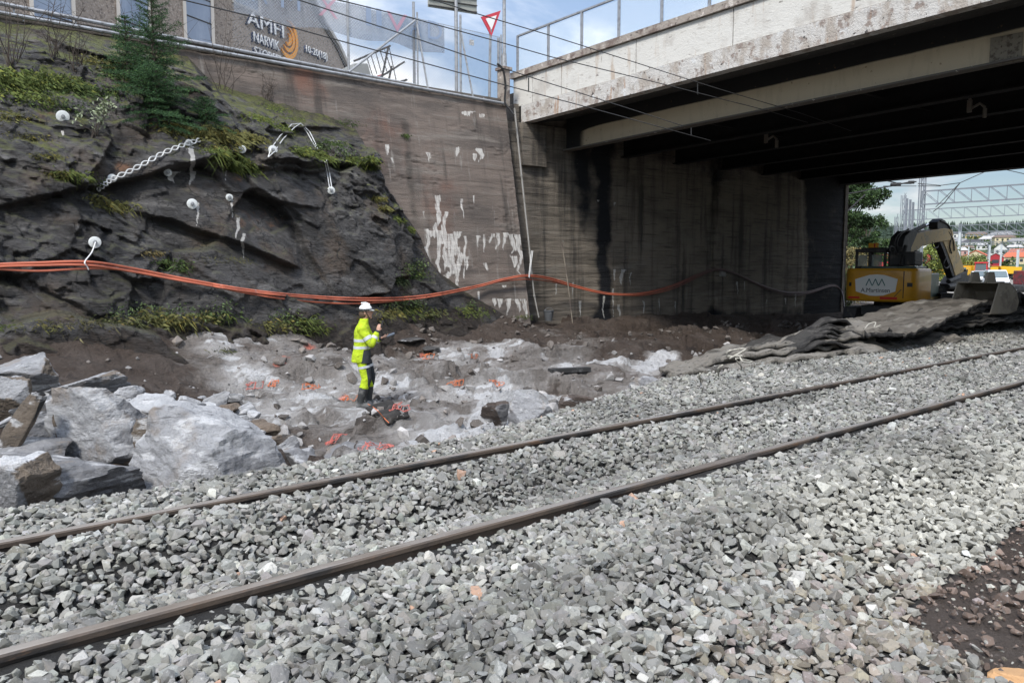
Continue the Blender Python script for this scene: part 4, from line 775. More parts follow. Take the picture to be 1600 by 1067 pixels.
# dark joint strip beside the pipe
# lamp mast base at the bridge corner, with black cables
cb0 = Vector(onY(790, 165, 19.15)); zt = onY(790, 108, 19.15)[2]-cb0[2]
e = empty('street_lamp_mast', 'tall grey lamp mast standing on a pale concrete pedestal at the bridge corner', 'mast', cb0)
m = MB(); m.box((.08, .2, zt/2), (.26, .3, zt)); m.box((.08, .2, zt+.04), (.36, .4, .09)); m.build('pedestal', M['cap'], e, bevel=.01)
m = MB(); m.cyl((.1, .2, zt+.08), (.1, .2, zt+5), .055, .045); m.cyl((.1, .2, zt+.08), (.1, .2, zt+.5), .085, .07); m.build('mast_tube', M['galv'], e, smooth=True)
pathtube('black_cable', [Vector(onY(777, 100, 19.0)), Vector(onY(786, 110, 19.0)), Vector(onY(790, 135, 19.0)), Vector(onY(789, 160, 19.0)), Vector(onY(797, 172, 18.9)), Vector(onY(803, 180, 18.8))], .035, M['black'], 'thick black cable looping down from the mast pedestal to the drainpipe', 'cable')
# ---- guard pipes on the wall top
for (pa, pb, r, Yv, lab) in [((-30, 0), (650, 134), .045, 19.45, 'upper grey guard pipe along the top of the brown wall'), ((-30, 15), (787, 162), .045, 19.22, 'lower grey guard pipe lying along the wall edge')]:
    a = Vector(onY(*pa, Yv)); b = Vector(onY(*pb, Yv)); zz_ = (a.z+b.z)/2
    e = empty('guard_pipe', lab, 'pipe', a); m = MB(); m.tube([Vector((0, 0, 0)), b-a], r, 8); m.build('pipe', M['galv'], e, smooth=True)
    for k in range(9):
        q = (b-a)*((k+.5)/9); m = MB(); m.bar(q+Vector((0, .03, 0)), q+Vector((0, .03, WTOP-(a+q).z-.0)), .03); m.build('bracket', M['galv'], e)
# ---- chain-link fence
FY = 19.62; fx0 = onY(362, 0, FY)[0]; fx1 = onY(784, 100, FY)[0]; fz0 = WTOP+.08; fzt = onY(650, 29, FY)[2]
fe_ = empty('chain_link_fence', 'tall chain-link fence with leaning braces on top of the wall, carrying a mesh banner', 'fence', (fx0, FY, fz0)); o0 = Vector((fx0, FY, fz0)); Lx = fx1-fx0; Hf = fzt-fz0
m = MB(); sp_ = .085; r_ = .0034
def tri(m, a, b, r):
    a = Vector(a); b = Vector(b); d = (b-a).normalized(); u = Vector((0, 1, 0)); v = d.cross(u); bs = [u*r, (-u*.5+v*.87)*r, (-u*.5-v*.87)*r]
    m.add([a+x for x in bs]+[b+x for x in bs], [(0, 1, 4, 3), (1, 2, 5, 4), (2, 0, 3, 5)])
for s in (1, -1):
    k = -Hf*1.0
    while k < Lx:
        x0, x1 = k, k+Hf*1.0; z0_, z1_ = (0, Hf) if s > 0 else (Hf, 0); a = [x0, z0_]; b = [x1, z1_]
        if x0 < 0: a = [0, z0_+(z1_-z0_)*(0-x0)/(x1-x0)]
        if x1 > Lx: b = [Lx, z0_+(z1_-z0_)*(Lx-x0)/(x1-x0)]
        tri(m, (a[0], .004*s, a[1]), (b[0], .004*s, b[1]), r_); k += sp_
m.tube([(0, 0, Hf), (Lx, 0, Hf)], .008, 5); m.build('wire_mesh', M['galv'], fe_, recalc=False)
def fpost(px, y0, y1, r, dy=0): a = Vector(onY(px, y1, FY+dy))-o0; b = Vector(onY(px, y0, FY+dy))-o0; m = MB(); m.cyl((a.x, dy, 0), (a.x, dy, b.z), r, n=8); m.build('post', M['galv'], fe_, smooth=True)
for a in [(197, -40, 30, .03, 0), (545, -30, 112, .035, -.02), (647.5, 4, 135, .04, .05), (653, 20, 133, .025, -.05), (720, 24, 148, .035, -.04), (779, 60, 158, .04, 0), (783, 55, 158, .025, -.07)]:
    if a[0] > 300: fpost(*a)
for (a, b, r) in [((649, 32), (545, 113), .03), ((651, 36), (669, 140), .028), ((720, 50), (739, 152), .028)]:
    A_ = Vector(onY(*a, FY-.1))-o0; B_ = Vector(onY(*b, FY-.35))-o0; m = MB(); m.cyl(A_, B_, r, n=8); m.build('brace', M['galv'], fe_, smooth=True)
# mesh banner with faded letters, seen from behind
M['banner'] = mat('pale_mesh_banner', (.42, .46, .52), [((.36, .4, .46), D(s=3, lo=.4, hi=.7))], .9, alpha=.42)
ban = MB(); bz0 = onY(545, 56, FY+.03)[2]; bz1 = fzt-.02; bx0 = onY(365, 0, FY+.03)[0]; bx1 = onY(695, 60, FY+.03)[0]
nb = 40; vs = []; 
for i in range(nb+1):
    x = bx0+(bx1-bx0)*i/nb; yy = FY+.04+.03*math.sin(i*.8); vs += [(x, yy, bz0+.05*math.sin(i*.5)-.12*(i/nb)*0), (x, yy, bz1)]
ban.add(vs, [(2*i, 2*i+2, 2*i+3, 2*i+1) for i in range(nb)]); bo2 = ban.build('banner', M['banner']); tag(bo2, 'pale see-through mesh banner with faint blue and red letters, hung on the chain-link fence', 'banner')
s_ = bo2.modifiers.new('thickness', 'SOLIDIFY'); s_.thickness = .004
M['lblue'] = mat('faded_blue_print', (.34, .43, .58), [], .9, alpha=.45); M['lred'] = mat('faded_red_print', (.62, .36, .44), [], .9, alpha=.5)
for (ch, px, wpx, mt) in [('A', 395, 24, 'lblue'), ('M', 440, 30, 'lblue'), ('X', 498, 30, 'lred'), ('I', 572, 8, 'lblue'), ('I', 588, 8, 'lblue'), ('V', 604, 32, 'lred'), ('A', 640, 18, 'lblue'), ('D', 668, 22, 'lblue')]:
    a = Vector(onY(px, 60, FY+.0)); b = Vector(onY(px+wpx, 60, FY)); text_mesh(ch, M[mt], bo2, 'printed_letter', (a.x, FY-.02, bz0+.35), (1, 0, 0), (0, 0, 1), b.x-a.x, (bz1-bz0)*.62, .004)
# small notice on the fence
m = MB(); p = onY(737, 67, FY-.02); m.box((p[0], p[1], p[2]), (.16, .01, .16)); o = m.build('notice_plate', mat('notice_grey', (.3, .3, .3), [((.6, .6, .6), D(s=40, lo=.5, hi=.55))], .6)); tag(o, 'small square notice wired to the chain-link fence', 'notice')
# barrier and scrap leaning behind the fence
BYv = 20.4
def behind(px, py, Y=BYv): return Vector(onY(px, py, Y))
bb = behind(590, 118); e = empty('leaning_barrier', 'steel barrier of thin bars tipped over behind the fence', 'barrier', bb); m = MB()
for (a, b) in [((553, 96), (610, 72)), ((607, 73), (596, 125)), ((612, 104), (607, 128)), ((583, 128), (632, 97)), ((618, 130), (636, 125))]: m.cyl(behind(*a)-bb, behind(*b)-bb, .03, n=6)
m.build('frame', M['dsteel'], e); m = MB()
for (a, b) in [((572, 86), (582, 118)), ((579, 84), (589, 116)), ((587, 82), (596, 114)), ((594, 80), (606, 116)), ((601, 78), (612, 112)), ((608, 74), (619, 126))]: m.cyl(behind(*a)-bb, behind(*b)-bb, .014, n=5)
m.build('bars', M['dsteel'], e)
M['red'] = mat('red_sign_face', (.55, .03, .05), [], .4); M['greybox'] = mat('grey_box_paint', (.30, .31, .30), [], .7); M['signw'] = mat('sign_white', (.85, .84, .80), [], .5)
m = MB(); m.prism([behind(584, 121), behind(599, 115), behind(598, 124), behind(588, 124)], None, (0, .02, 0)); o = m.build('warning_triangle', M['red']); m = MB(); m.prism([behind(588, 121.5)+Vector((0, -.01, 0)), behind(596, 117.5)+Vector((0, -.01, 0)), behind(595, 123)+Vector((0, -.01, 0))], None, (0, .008, 0)); m.build('white_face', M['signw'], o); tag(o, 'red and white warning triangle low behind the fence by the barrier', 'sign')
m = MB(); p0 = behind(549, 118, 21.5); p1 = behind(580, 118, 21.5); m.prism([behind(549, 124, 21.5), behind(582, 124, 21.5), behind(575, 99, 21.5), behind(553, 99, 21.5)], None, (0, .9, 0)); o = m.build('utility_box', M['greybox'], bevel=.03); tag(o, 'plain grey utility box behind the fence beside the building corner', 'box')
# ---- yield sign and big sign seen from behind
SYv = 20.8
V3 = [behind(751.5, 27, SYv), behind(782.5, 17, SYv+.25), behind(768, 58, SYv)]
c_ = (V3[0]+V3[1]+V3[2])/3; e = empty('yield_sign', 'red-bordered white yield sign on a grey post behind the fence', 'sign', c_)
m = MB(); m.prism([v-c_ for v in V3], None, (0, .02, 0)); m.build('border', M['red'], e)
m = MB(); m.prism([(v-c_)*.56+Vector((0, -.012, 0)) for v in V3], None, (0, .01, 0)); m.build('face', M['signw'], e)
m = MB(); m.cyl((V3[2]-c_)+Vector((0, .06, .25)), Vector((V3[2].x-c_.x, .06, WTOP-c_.z)), .045); m.build('post', M['galv'], e, smooth=True)
M['signback'] = mat('weathered_sign_back', (.36, .37, .33), [((.24, .24, .21), D(s=3, st=(.3, 1, 1), lo=.45, hi=.65))], .6)
c_ = behind(710, 10, SYv); e = empty('direction_sign', 'big ribbed grey road sign seen from behind, cut by the top frame edge', 'sign', c_); m = MB()
q = [behind(669, 11, SYv)-c_, behind(745, 23, SYv)-c_, behind(745, -38, SYv)-c_, behind(669, -45, SYv)-c_]; q[1].z = q[1].z; m.prism(q, None, (0, .03, 0)); m.build('panel', M['signback'], e)
m = MB()
for k in range(6):
    t = (k+.3)/6; a = q[0].lerp(q[3], t); b = q[1].lerp(q[2], t); m.bar(a+Vector((0, -.02, 0)), b+Vector((0, -.02, 0)), .03, .025)
m.build('ribs', M['dsteel'], e)
m = MB(); m.cyl((0, -.09, 1.2), (0, -.09, WTOP-c_.z), .055); m.build('post', M['galv'], e, smooth=True)
# ================================================================== SHOPPING CENTRE
FAZ = radians(28.6); fe3 = np.array([cos(FAZ), sin(FAZ), 0]); fn3 = np.array([sin(FAZ), -cos(FAZ), 0]); FP0 = atD(415, 75, 35)
def onF(px, py, off=0): return onP(px, py, FP0+fn3*off, fn3)
M['pebble'] = mat('pebble_dash_render', (.36, .30, .25), [((.17, .14, .12), D(s=9, d=4, lo=.5, hi=.62, o=.8)), ((.55, .48, .42), D(s=14, d=3, lo=.55, hi=.65, o=.7))], .9, [(12, .04)])
org = onF(415, 75); bd = empty('shopping_centre', 'beige pebble-dash building with white lettering standing above the wall', 'building', org)
pol = [onF(x, y) for x, y in [(-140, -160), (440, -110), (478, -30), (505, 30), (530, 70), (549, 112), (552, 150)]]; pol.append(onF(-140, 100))
pol = [Vector(p-org) for p in pol]; pol[-2].z = 6.4-org[2]; pol[-1].z = 6.4-org[2]
m = MB(); m.prism(pol, None, Vector(-fn3*12)); m.build('wall', M['pebble'], bd)
M['paletrim'] = mat('pale_render_trim', (.5, .47, .43), [], .8)
for off, w_ in ((-0.0, .18), (.75, .12)):
    m = MB(); pth = [Vector(onF(x-off*7, y+off*2, .04)-org) for x, y in [(440, -110), (478, -30), (505, 30), (530, 70), (549, 112)]]
    for a, b in zip(pth[:-1], pth[1:]): m.bar(a, b, .08, w_)
    m.build('edge_trim', M['paletrim'] if off == 0 else M['dsteel'], bd)
M['bluewin'] = mat('blue_grey_window_strip', (.24, .30, .40), [((.34, .40, .5), D(s=.8, st=(1, 1, .4), lo=.4, hi=.6))], .15, spec=.7)
for (x0, x1, yb, yt) in [(52, 117, 60, -120), (187, 236, 70, -120), (291, 334, 95, -100), (365, 405, 5, -80)]:
    fr = MB(); a = Vector(onF(x0, yb, .02)-org); b = Vector(onF(x1, yb, .02)-org); zt_ = Vector(onF((x0+x1)/2, yt, .02)-org).z; a2 = Vector((a.x, a.y, zt_)); b2 = Vector((b.x, b.y, zt_)); zl_ = min(a.z, b.z) if x0 < 300 else a.z; a.z = b.z = zl_
    for p, q in ((a, a2), (b, b2), (a, b)): fr.bar(p, q, .16, .12)
    ee = Vector(fe3)*.0; fo = fr.build('window', M['paletrim'], bd); pm_ = MB(); pm_.add([a, b, b2, a2], [(0, 1, 2, 3)]); po = pm_.build('pane', M['bluewin'], fo)
    gl = MB(); k = zl_+.9
    while k < zt_: gl.bar(Vector((a.x, a.y, k)), Vector((b.x, b.y, k)), .05, .04); k += .9
    gl.build('glazing_bar', M['dsteel'], fo)
# lettering
M['letter'] = mat('white_channel_letter', (.85, .85, .85), [], .4); M['lshade'] = mat('letter_side_blue', (.04, .06, .12), [], .5); M['orange'] = mat('orange_logo', (.85, .36, .05), [], .4)
def sign_text(s, p0, p1, hpx, font_h=None):
    a = onF(*p0, .10); b = onF(*p1, .10); wdt = float(np.dot(b-a, fe3)); d = (a-_C)@_fw; h = hpx/F*d
    text_mesh(s, M['lshade'], bd, 'letter_backing', a-org+fe3*-.03+fn3*-.07+np.array([0, 0, -.03]), fe3, (0, 0, 1), wdt, h, .10)
    text_mesh(s, M['letter'], bd, 'lettering', a-org+fn3*.03, fe3, (0, 0, 1), wdt, h, .03)
sign_text('AMFI', (386, 37), (443, 60), 20); sign_text('NARVIK', (396, 65), (436, 80), 15); sign_text('STORSENTER', (397, 86), (462, 106), 13); sign_text('10-20(18)', (478, 85), (511, 98), 14)
# swirl: nested half rings
lc = onF(453, 62, .12)-org; 
for (r0, r1) in [(.18, .34), (.46, .64), (.76, .98)]:
    m = MB(); vs = []; n = 26
    for i in range(n+1):
        t = -2.45+4.1*i/n; tp = min(1, (n-i)/7., (i+1)/5.); rm = (r0+r1)/2; hw = (r1-r0)/2*tp
        for rr in (rm-hw, rm+hw):
            for o_ in (0, .08): vs.append(Vector(lc+fe3*(rr*cos(t)*.72-.1)+np.array([0, 0, rr*sin(t)*.95])-fn3*o_))
    fs = []
    for i in range(n): b = i*4; fs += [(b, b+4, b+6, b+2), (b+1, b+3, b+7, b+5), (b, b+1, b+5, b+4), (b+2, b+6, b+7, b+3)]
    m.add(vs, fs); m.build('logo_swirl', M['orange'], bd)
# ================================================================== OVERHEAD WIRES
M['wire'] = mat('catenary_wire', (.03, .03, .03), [], .5)
WY = 11.5
wl_ = empty('overhead_line', 'four thin dark overhead wires running from the sky into the underpass', 'wires', onY(780, 65, WY)); w0 = Vector(onY(780, 65, WY))
for pts in [[(560, -34), (670, -2), (745, 22), (860, 56), (1115, 137), (1250, 177), (1330, 205)], [(400, -35), (527, 0), (648, 30), (780, 66), (860, 89), (1045, 134), (1194, 172), (1262, 192)], [(340, -38), (465, 0), (648, 60), (780, 105), (860, 131), (1067, 197)], [(150, -34), (284, 0), (400, 28), (545, 68), (648, 95), (780, 131), (933, 172), (1080, 212), (1110, 220)]]:
    m = MB(); m.tube([Vector(onY(x, y, WY))-w0 for x, y in pts], .0095, 5); m.build('wire', M['wire'], wl_)
m = MB(); 
for px, y0, y1 in [(826, 122, 144), (1090, 131, 148), (1080, 200, 212)]: m.cyl(Vector(onY(px, y0, WY))-w0, Vector(onY(px, y1, WY))-w0, .012, n=5)
m.build('dropper', M['wire'], wl_)
# ================================================================== SMALL THINGS BY THE ABUTMENT
p = onY(1129, 427, 19.14); m = MB(); m.box(p, (.24, .14, .26)); o = m.build('junction_box', mat('junction_box_grey', (.24, .235, .22), [((.12, .11, .1), D(s=8, lo=.5, hi=.7))], .6), bevel=.012); tag(o, 'small grey junction box on the abutment under the cable crest', 'box')
a = onY(878, 380, 19.1); b = onY(895, 508, 18.6); m = MB(); m.tube([Vector((0, 0, 0)), Vector(b-a)*.5+Vector((0, -.03, 0)), Vector(b-a)], .016, 6); o = m.build('measuring_stick', mat('stick_wood', (.22, .19, .15), [((.1, .08, .07), D(s=6, st=(1, 1, .3), lo=.5, hi=.6))], .7), None, loc=a); tag(o, 'thin wooden stick leaning against the abutment wall', 'stick')
p = onY(857, 502, 18.55); e = empty('bucket', 'small grey plastic bucket standing at the foot of the abutment', 'bucket', (p[0], p[1], p[2]+.02)); m = MB(); m.lathe([(0, 0), (.12, 0), (.165, .3), (.175, .3), (.175, .325), (.155, .325), (.115, .02), (0, .02)], n=20); m.build('body', mat('bucket_plastic', (.09, .095, .10), [((.2, .2, .2), D(s=8, lo=.6, hi=.7))], .5), e, smooth=True)
m = MB(); m.tube([Vector((.17*cos(t), -.02, .31+.10*sin(t))) for t in np.linspace(0, pi, 12)], .006, 5); m.build('handle', M['galv'], e)
# ================================================================== VEGETATION
gr = np.random.RandomState(3)
M['leafv'] = mat('foliage', (.06, .1, .03), [((.5, .5, .45), D(s=1.1, lo=.35, hi=.7, mode='MULTIPLY', o=.5))], .75, vcol='col', spec=.2)
M['bark'] = mat('bark', (.085, .068, .055), [((.04, .032, .027), D(s=9, st=(1, 1, .3), lo=.5, hi=.6))], .9, [(18, .02)])
def cards(name, Pc, dirs, ln, wd, cols, parent=None, droop=0, fold=True, matl=None):
    """many small pointed leaves or blades: each is two triangles folded along the middle"""
    n = len(Pc); d = dirs/np.linalg.norm(dirs, axis=1)[:, None]; r = gr.normal(size=(n, 3)); s = np.cross(d, r); s /= np.linalg.norm(s, axis=1)[:, None]
    ln = np.broadcast_to(ln, n)[:, None]; wd = np.broadcast_to(wd, n)[:, None]; up_ = np.cross(s, d)
    a = Pc; t = Pc+d*ln+np.array([0, 0, -1])*droop*ln; mid = Pc+d*ln*.5+np.array([0, 0, -1])*droop*ln*.25; l = mid+s*wd*.5+up_*wd*.12; rr = mid-s*wd*.5+up_*wd*.12
    V = np.stack([a, l, t, rr], 1).reshape(-1, 3); b = np.arange(n)*4; Fc = np.concatenate([np.stack([b, b+1, b+2], 1), np.stack([b, b+2, b+3], 1)])
    cc = np.repeat(np.concatenate([cols, np.ones((n, 1))], 1), 4, 0); return fast(name, V, Fc, matl or M['leafv'], parent, cols=dict(col=cc))
def gcol(n, base, var=.25, yel=.0):
    t = np.exp(gr.normal(0, var, n))[:, None]; c = np.array(base)[None]*t; y = gr.rand(n) < yel; c[y] = c[y]*np.array([1.6, 1.35, 1.05]); return np.clip(c, .005, .6)
# ---- spruce on the ledge
def spruce(base, H, R0, label, seed=1, nw=26):
    r = np.random.RandomState(seed); e = empty('spruce_tree', label, 'tree', base); m = MB(); m.tube([(0, 0, -.3), (.02, 0, H*.4), (0, .02, H*.98)], [.06, .04, .008], 8); Pn = []; Dn = []; 
    for w_ in range(nw):
        f = w_/(nw-1); z = H*(.04+.93*f**.95); Rr = R0*(1-f)**.8*(.72+.45*r.rand())+.06; nb = int(6-2*f)+r.randint(0, 2)
        for b in range(nb):
            a = 2*pi*(b+r.rand()*.8)/nb+w_*1.1; L_ = Rr*(.45+.75*r.rand())*(1 if r.rand() < .8 else .5); el = .55*f+.05-.18*(1-f)
            pts = [Vector((0, 0, z))]+[Vector((cos(a)*L_*t, sin(a)*L_*t, z+L_*(el*t-.28*(1-f)*t*t+.12*t**3))) for t in (.33, .66, 1)]
            m.tube(pts, [.012*(1-f)+.004, .008, .005, .002], 4, cap=False)
            nt_ = max(3, int(L_/.045))
            for k in range(nt_):
                t = (k+.5)/nt_; p = pts[0].lerp(pts[3], t); p.z = z+L_*(el*t-.28*(1-f)*t*t+.12*t**3)
                for s in (-1, 1, 0):
                    tl = (.05+.26*L_*(1-t*.75)) if s else .07; aa = a+s*(.85+.2*r.rand()); nn_ = int(tl/.011)+2
                    dv_ = np.array([cos(aa), sin(aa), -.12+.2*f+.15*r.normal()])
                    u = r.rand(nn_); Pn.append(np.array(p)[None]+dv_[None]*(u*tl)[:, None]); Dn.append(dv_[None]*.6+r.normal(0, .55, (nn_, 3))+np.array([0, 0, .25]))
    m.build('trunk', M['bark'], e, smooth=True); Pn = np.concatenate(Pn); Dn = np.concatenate(Dn); n = len(Pn)
    ctr = np.hypot(Pn[:, 0], Pn[:, 1])/R0; c = gcol(n, (.046, .098, .042), .35); tip = r.rand(n) < .12; c[tip] = c[tip]*np.array([1.8, 1.6, 1.1])
    cards('needles', Pn, Dn, .034+.02*r.rand(n), .009, c, e); return e
sb = onRock(247, 192); spruce((sb[0], sb[1]+.15, sb[2]-.12), 2.75, 1.12, 'young dark green spruce growing on the ledge of the rock face', 5)
sb = onRock(322, 188); spruce((sb[0], sb[1]+.1, sb[2]-.1), .55, .55, 'low spreading spruce shoot at the right foot of the young spruce', 8, 9)
sb = onRock(205, 135); spruce((sb[0], sb[1]+.3, sb[2]-.1), 1.55, .6, 'slim yellow-green spruce sapling just left of the big young spruce', 9, 14)
# ---- grass tufts and weeds
def tuft(px, py, n, L_, spread, base, yel=.15, off=.02, up_=.8, wd=.012, droop=.5):
    p = onRock(px, py) if py < 500 else None
    if p is None:
        p = onP(px, py, (0, 16.0, 0), (0, 1, 0)); 
        T_ = np.arange(9, 24, .05); Q_ = _C[None]+T_[:, None]*ray(px, py)[None]; h_ = Q_[:, 2] <= ground(Q_[:, 0], Q_[:, 1])
        h_ |= np.array([q[1] > rockY(q[0], q[2]) for q in Q_]); p = Q_[np.argmax(h_)] if h_.any() else p
    n = int(n*(1.7 if py < 480 else .8)); P = np.array(p)[None]+gr.normal(0, 1, (n, 3))*np.array([spread, .05, spread*.25])
    for i in range(n): P[i, 1] = min(rockY(P[i, 0], P[i, 2]), float(wallY(P[i, 2])))+.02 if py < 500 else P[i, 1]
    Dr = gr.normal(0, .75, (n, 3))+np.array([0, -.55, up_]); return P, Dr, L_*(.35+.75*gr.rand(n)), np.full(n, wd*.45), gcol(n, base, .3, yel), droop
spots = []
G1 = (.105, .135, .040); G2 = (.145, .145, .055); G3 = (.07, .105, .038)
for (x, y, n, L_, s, c) in [(20, 125, 900, .22, .35, G1), (70, 125, 1000, .22, .4, G1), (125, 138, 900, .2, .35, G3), (40, 150, 500, .2, .3, G1), (95, 165, 300, .14, .3, G3), (165, 100, 500, .2, .3, G2), (190, 120, 300, .2, .2, G3), (10, 180, 350, .12, .25, G2), (45, 215, 350, .10, .2, G2), (75, 245, 300, .1, .14, G2), (95, 272, 250, .12, .12, G2), (125, 275, 400, .15, .2, G1),
    (285, 203, 500, .22, .25, G2), (320, 210, 700, .24, .3, G2), (360, 212, 700, .25, .3, G2), (395, 216, 400, .2, .2, G2), (350, 245, 700, .24, .22, G1), (375, 262, 600, .24, .2, G1), (340, 232, 300, .15, .2, G2), (405, 185, 350, .15, .22, G1), (430, 170, 350, .12, .25, G1), (445, 200, 400, .14, .2, G1), (455, 185, 250, .1, .2, G1), (480, 238, 600, .2, .22, G1), (505, 245, 600, .2, .22, G1), (520, 225, 300, .15, .2, G3), (560, 250, 500, .2, .16, G1), (575, 262, 300, .15, .12, G1), (543, 193, 350, .1, .2, G3),
    (592, 310, 300, .15, .1, G2), (605, 325, 300, .15, .1, G2), (622, 342, 300, .15, .12, G1), (640, 358, 300, .14, .12, G1), (633, 212, 160, .14, .06, G3), (175, 322, 350, .2, .18, G2), (155, 310, 150, .15, .12, G2), (265, 410, 250, .16, .12, G3), (275, 420, 200, .12, .12, G3), (350, 405, 250, .07, .25, G2), (385, 408, 200, .06, .15, G2), (240, 395, 120, .14, .1, (.14, .12, .06)),
    (650, 430, 250, .14, .25, G3), (625, 440, 160, .2, .12, (.10, .13, .07)), (660, 425, 250, .08, .2, G2), (10, 515, 300, .12, .25, G1), (75, 510, 250, .12, .2, G2)]:
    spots.append(tuft(x, y, n, L_, s, c))
for (x, y, n, L_, s, c) in [(185, 505, 350, .2, .3, (.10, .11, .05)), (225, 500, 450, .26, .3, G2), (265, 505, 450, .2, .3, (.10, .11, .05)), (300, 500, 350, .24, .25, G2), (345, 495, 300, .2, .2, G3), (420, 510, 400, .16, .25, G2), (455, 505, 500, .2, .3, G1), (485, 515, 400, .16, .2, G1), (610, 488, 500, .2, .3, G2), (640, 484, 500, .18, .3, G1), (675, 490, 350, .18, .3, (.1, .11, .05)), (730, 485, 350, .15, .3, G1), (745, 490, 350, .15, .3, G1), (815, 495, 200, .12, .15, G1), (350, 548, 120, .14, .12, (.12, .13, .07)), (560, 500, 150, .15, .3, (.1, .09, .05)), (140, 510, 200, .2, .3, (.12, .11, .06))]:
    spots.append(tuft(x, y, n, L_, s, c))
Pg, Dg, Lg, Wg, Cg = [np.concatenate([s[i] for s in spots]) for i in range(5)]
o = cards('grass', Pg, Dg, Lg, Wg, Cg, droop=.75); tag(o, kind='stuff')
# leafy weeds: wider leaves
def leafy(pxs, n, L_, s, col, name='weeds'):
    PP = []; DD = []
    for (x, y) in pxs: q = tuft(x, y, n, L_, s, col); PP.append(q[0]+gr.normal(0, .05, q[0].shape)+np.array([0, -.06, .08])); DD.append(q[1]+gr.normal(0, .6, q[1].shape))
    P = np.concatenate(PP); return cards(name, P, np.concatenate(DD), L_*(.5+.7*gr.rand(len(P))), L_*.45, gcol(len(P), col, .3, .1), droop=.3)
o = leafy([(190, 495), (220, 490), (250, 497), (285, 492), (320, 497), (350, 485), (430, 505), (450, 498), (480, 510), (610, 480), (630, 475), (650, 478), (735, 480), (620, 440), (640, 425), (655, 418), (500, 235), (540, 245)], 110, .07, .16, (.085, .12, .05)); tag(o, kind='stuff')
# ---- pale-leaved sapling and bare shrubs
def shrub(px, py, H, n, label, leaves=0, col=(.2, .25, .13), lsz=.06, spread=.5, name='bare_shrub', cat='shrub', seed=1, rr=.008):
    r = np.random.RandomState(seed); p = onRock(px, py); e = empty(name, label, cat, (p[0], p[1]+.02, p[2]-.03)); m = MB(); LP = []
    for i in range(n):
        a = r.rand()*2*pi; t = Vector((cos(a)*spread*r.rand()*H, -abs(sin(a))*spread*.4*r.rand()*H, H*(.6+.45*r.rand()))); mid = t*.5+Vector(r.normal(0, .05*H, 3)); b0 = Vector((r.normal(0, .05), 0, 0))
        m.tube([b0, b0+mid*.6, mid, t], [rr, rr*.8, rr*.6, rr*.25], 5, cap=False)
        for k in range(5):
            f = .3+.65*r.rand(); q = mid.lerp(t, (f-.3)/.7) if f > .5 else mid*f*2*.9; u = q+Vector((r.normal(0, .14)*H, -abs(r.normal(0, .05))*H, H*.16*r.rand())); m.tube([q, u], [rr*.45, rr*.2], 4, cap=False); LP += [q, u, q.lerp(u, .5)]
        LP.append(t)
    m.build('stems', M['bark'], e)
    if leaves: P = np.array([LP[r.randint(len(LP))] for _ in range(leaves)])+r.normal(0, .04, (leaves, 3)); cards('leaves', P, r.normal(0, 1, (leaves, 3))+np.array([0, -.3, .3]), lsz, lsz*.45, gcol(leaves, col, .2), e)
shrub(150, 215, .75, 6, 'thin sapling with pale silvery leaves hanging in front of the rock face', 170, (.30, .34, .22), .085, .6, 'pale_leaf_sapling', seed=4)
for i, (x, y, H, n, l) in enumerate([(18, 105, 1.9, 12, 'tangle of bare brown stems at the left frame edge on top of the rock'), (85, 95, 1.6, 10, 'bare upright twigs between the left frame edge and the small spruce'), (120, 110, 1.0, 12, 'low bare bramble left of the spruce sapling'), (345, 140, 2.0, 5, 'tall thin bare sapling right of the spruce'), (356, 145, 1.6, 4, 'second thin bare sapling close to the tall one right of the spruce'), (420, 158, .8, 8, 'small dead bush with crooked twigs on the rock ledge below the wall'), (215, 90, 1.3, 5, 'bare twigs rising between the two spruces')]):
    shrub(x, y, H, n, l, seed=20+i, rr=.009)
# ---- trees with leaves
def leaf_tree(base, H, rad, label, seed, nl=9000, ls=.16, col=(.038, .068, .024), yel=.05, trunk=.12, name='deciduous_tree', low=.25, ncl=46):
    r = np.random.RandomState(seed); e = empty(name, label, 'tree', base); m = MB(); m.tube([(0, 0, -.3), (.1, .05, H*.3), (.0, .1, H*.6), (.05, 0, H*.9)], [trunk, trunk*.75, trunk*.45, .02], 8); PP = []
    for i in range(ncl):
        a = r.rand()*2*pi; f = low+(1-low)*r.rand()**.9; rr = rad*math.sqrt(max(.05, 1-((f-.55)/.52)**2))*(.35+.7*r.rand()); c = np.array([cos(a)*rr, sin(a)*rr, H*f]); m.tube([(0, 0, H*f*.7), Vector(c)*.55+Vector((0, 0, H*f*.38)), Vector(c)], [trunk*.25, trunk*.15, .01], 5, cap=False)
        k = nl//ncl; g_ = r.normal(0, 1, (k, 3)); g_ *= (r.rand(k)**.33/np.linalg.norm(g_, axis=1))[:, None]*rad*.30*(.6+.8*r.rand()); g_[:, 2] *= .7; PP.append((c[None]+g_, .75+.55*r.rand()))
    m.build('trunk', M['bark'], e, smooth=True); P = np.concatenate([p for p, _ in PP]); t = np.concatenate([np.full(len(p), q) for p, q in PP]); n = len(P)
    cards('crown', P, r.normal(0, 1, (n, 3))+np.array([0, 0, -.2]), ls*(.7+.6*r.rand(n)), ls*.6, np.clip(gcol(n, col, .25, yel)*t[:, None], .01, .5), e); return e
def gnd(px, D_, z): p = atD(px, 420, D_); return (p[0], p[1], z)
leaf_tree(gnd(1322, 47, -.4), 8.0, 2.1, 'dark green leafy tree just beyond the far end of the abutment', 1, 16000, .17, low=.38)
leaf_tree(gnd(1352, 60, -.4), 6.2, 1.6, 'second dark leafy tree, right of and beyond the first, past the abutment', 2, 9000, .18, low=.4)
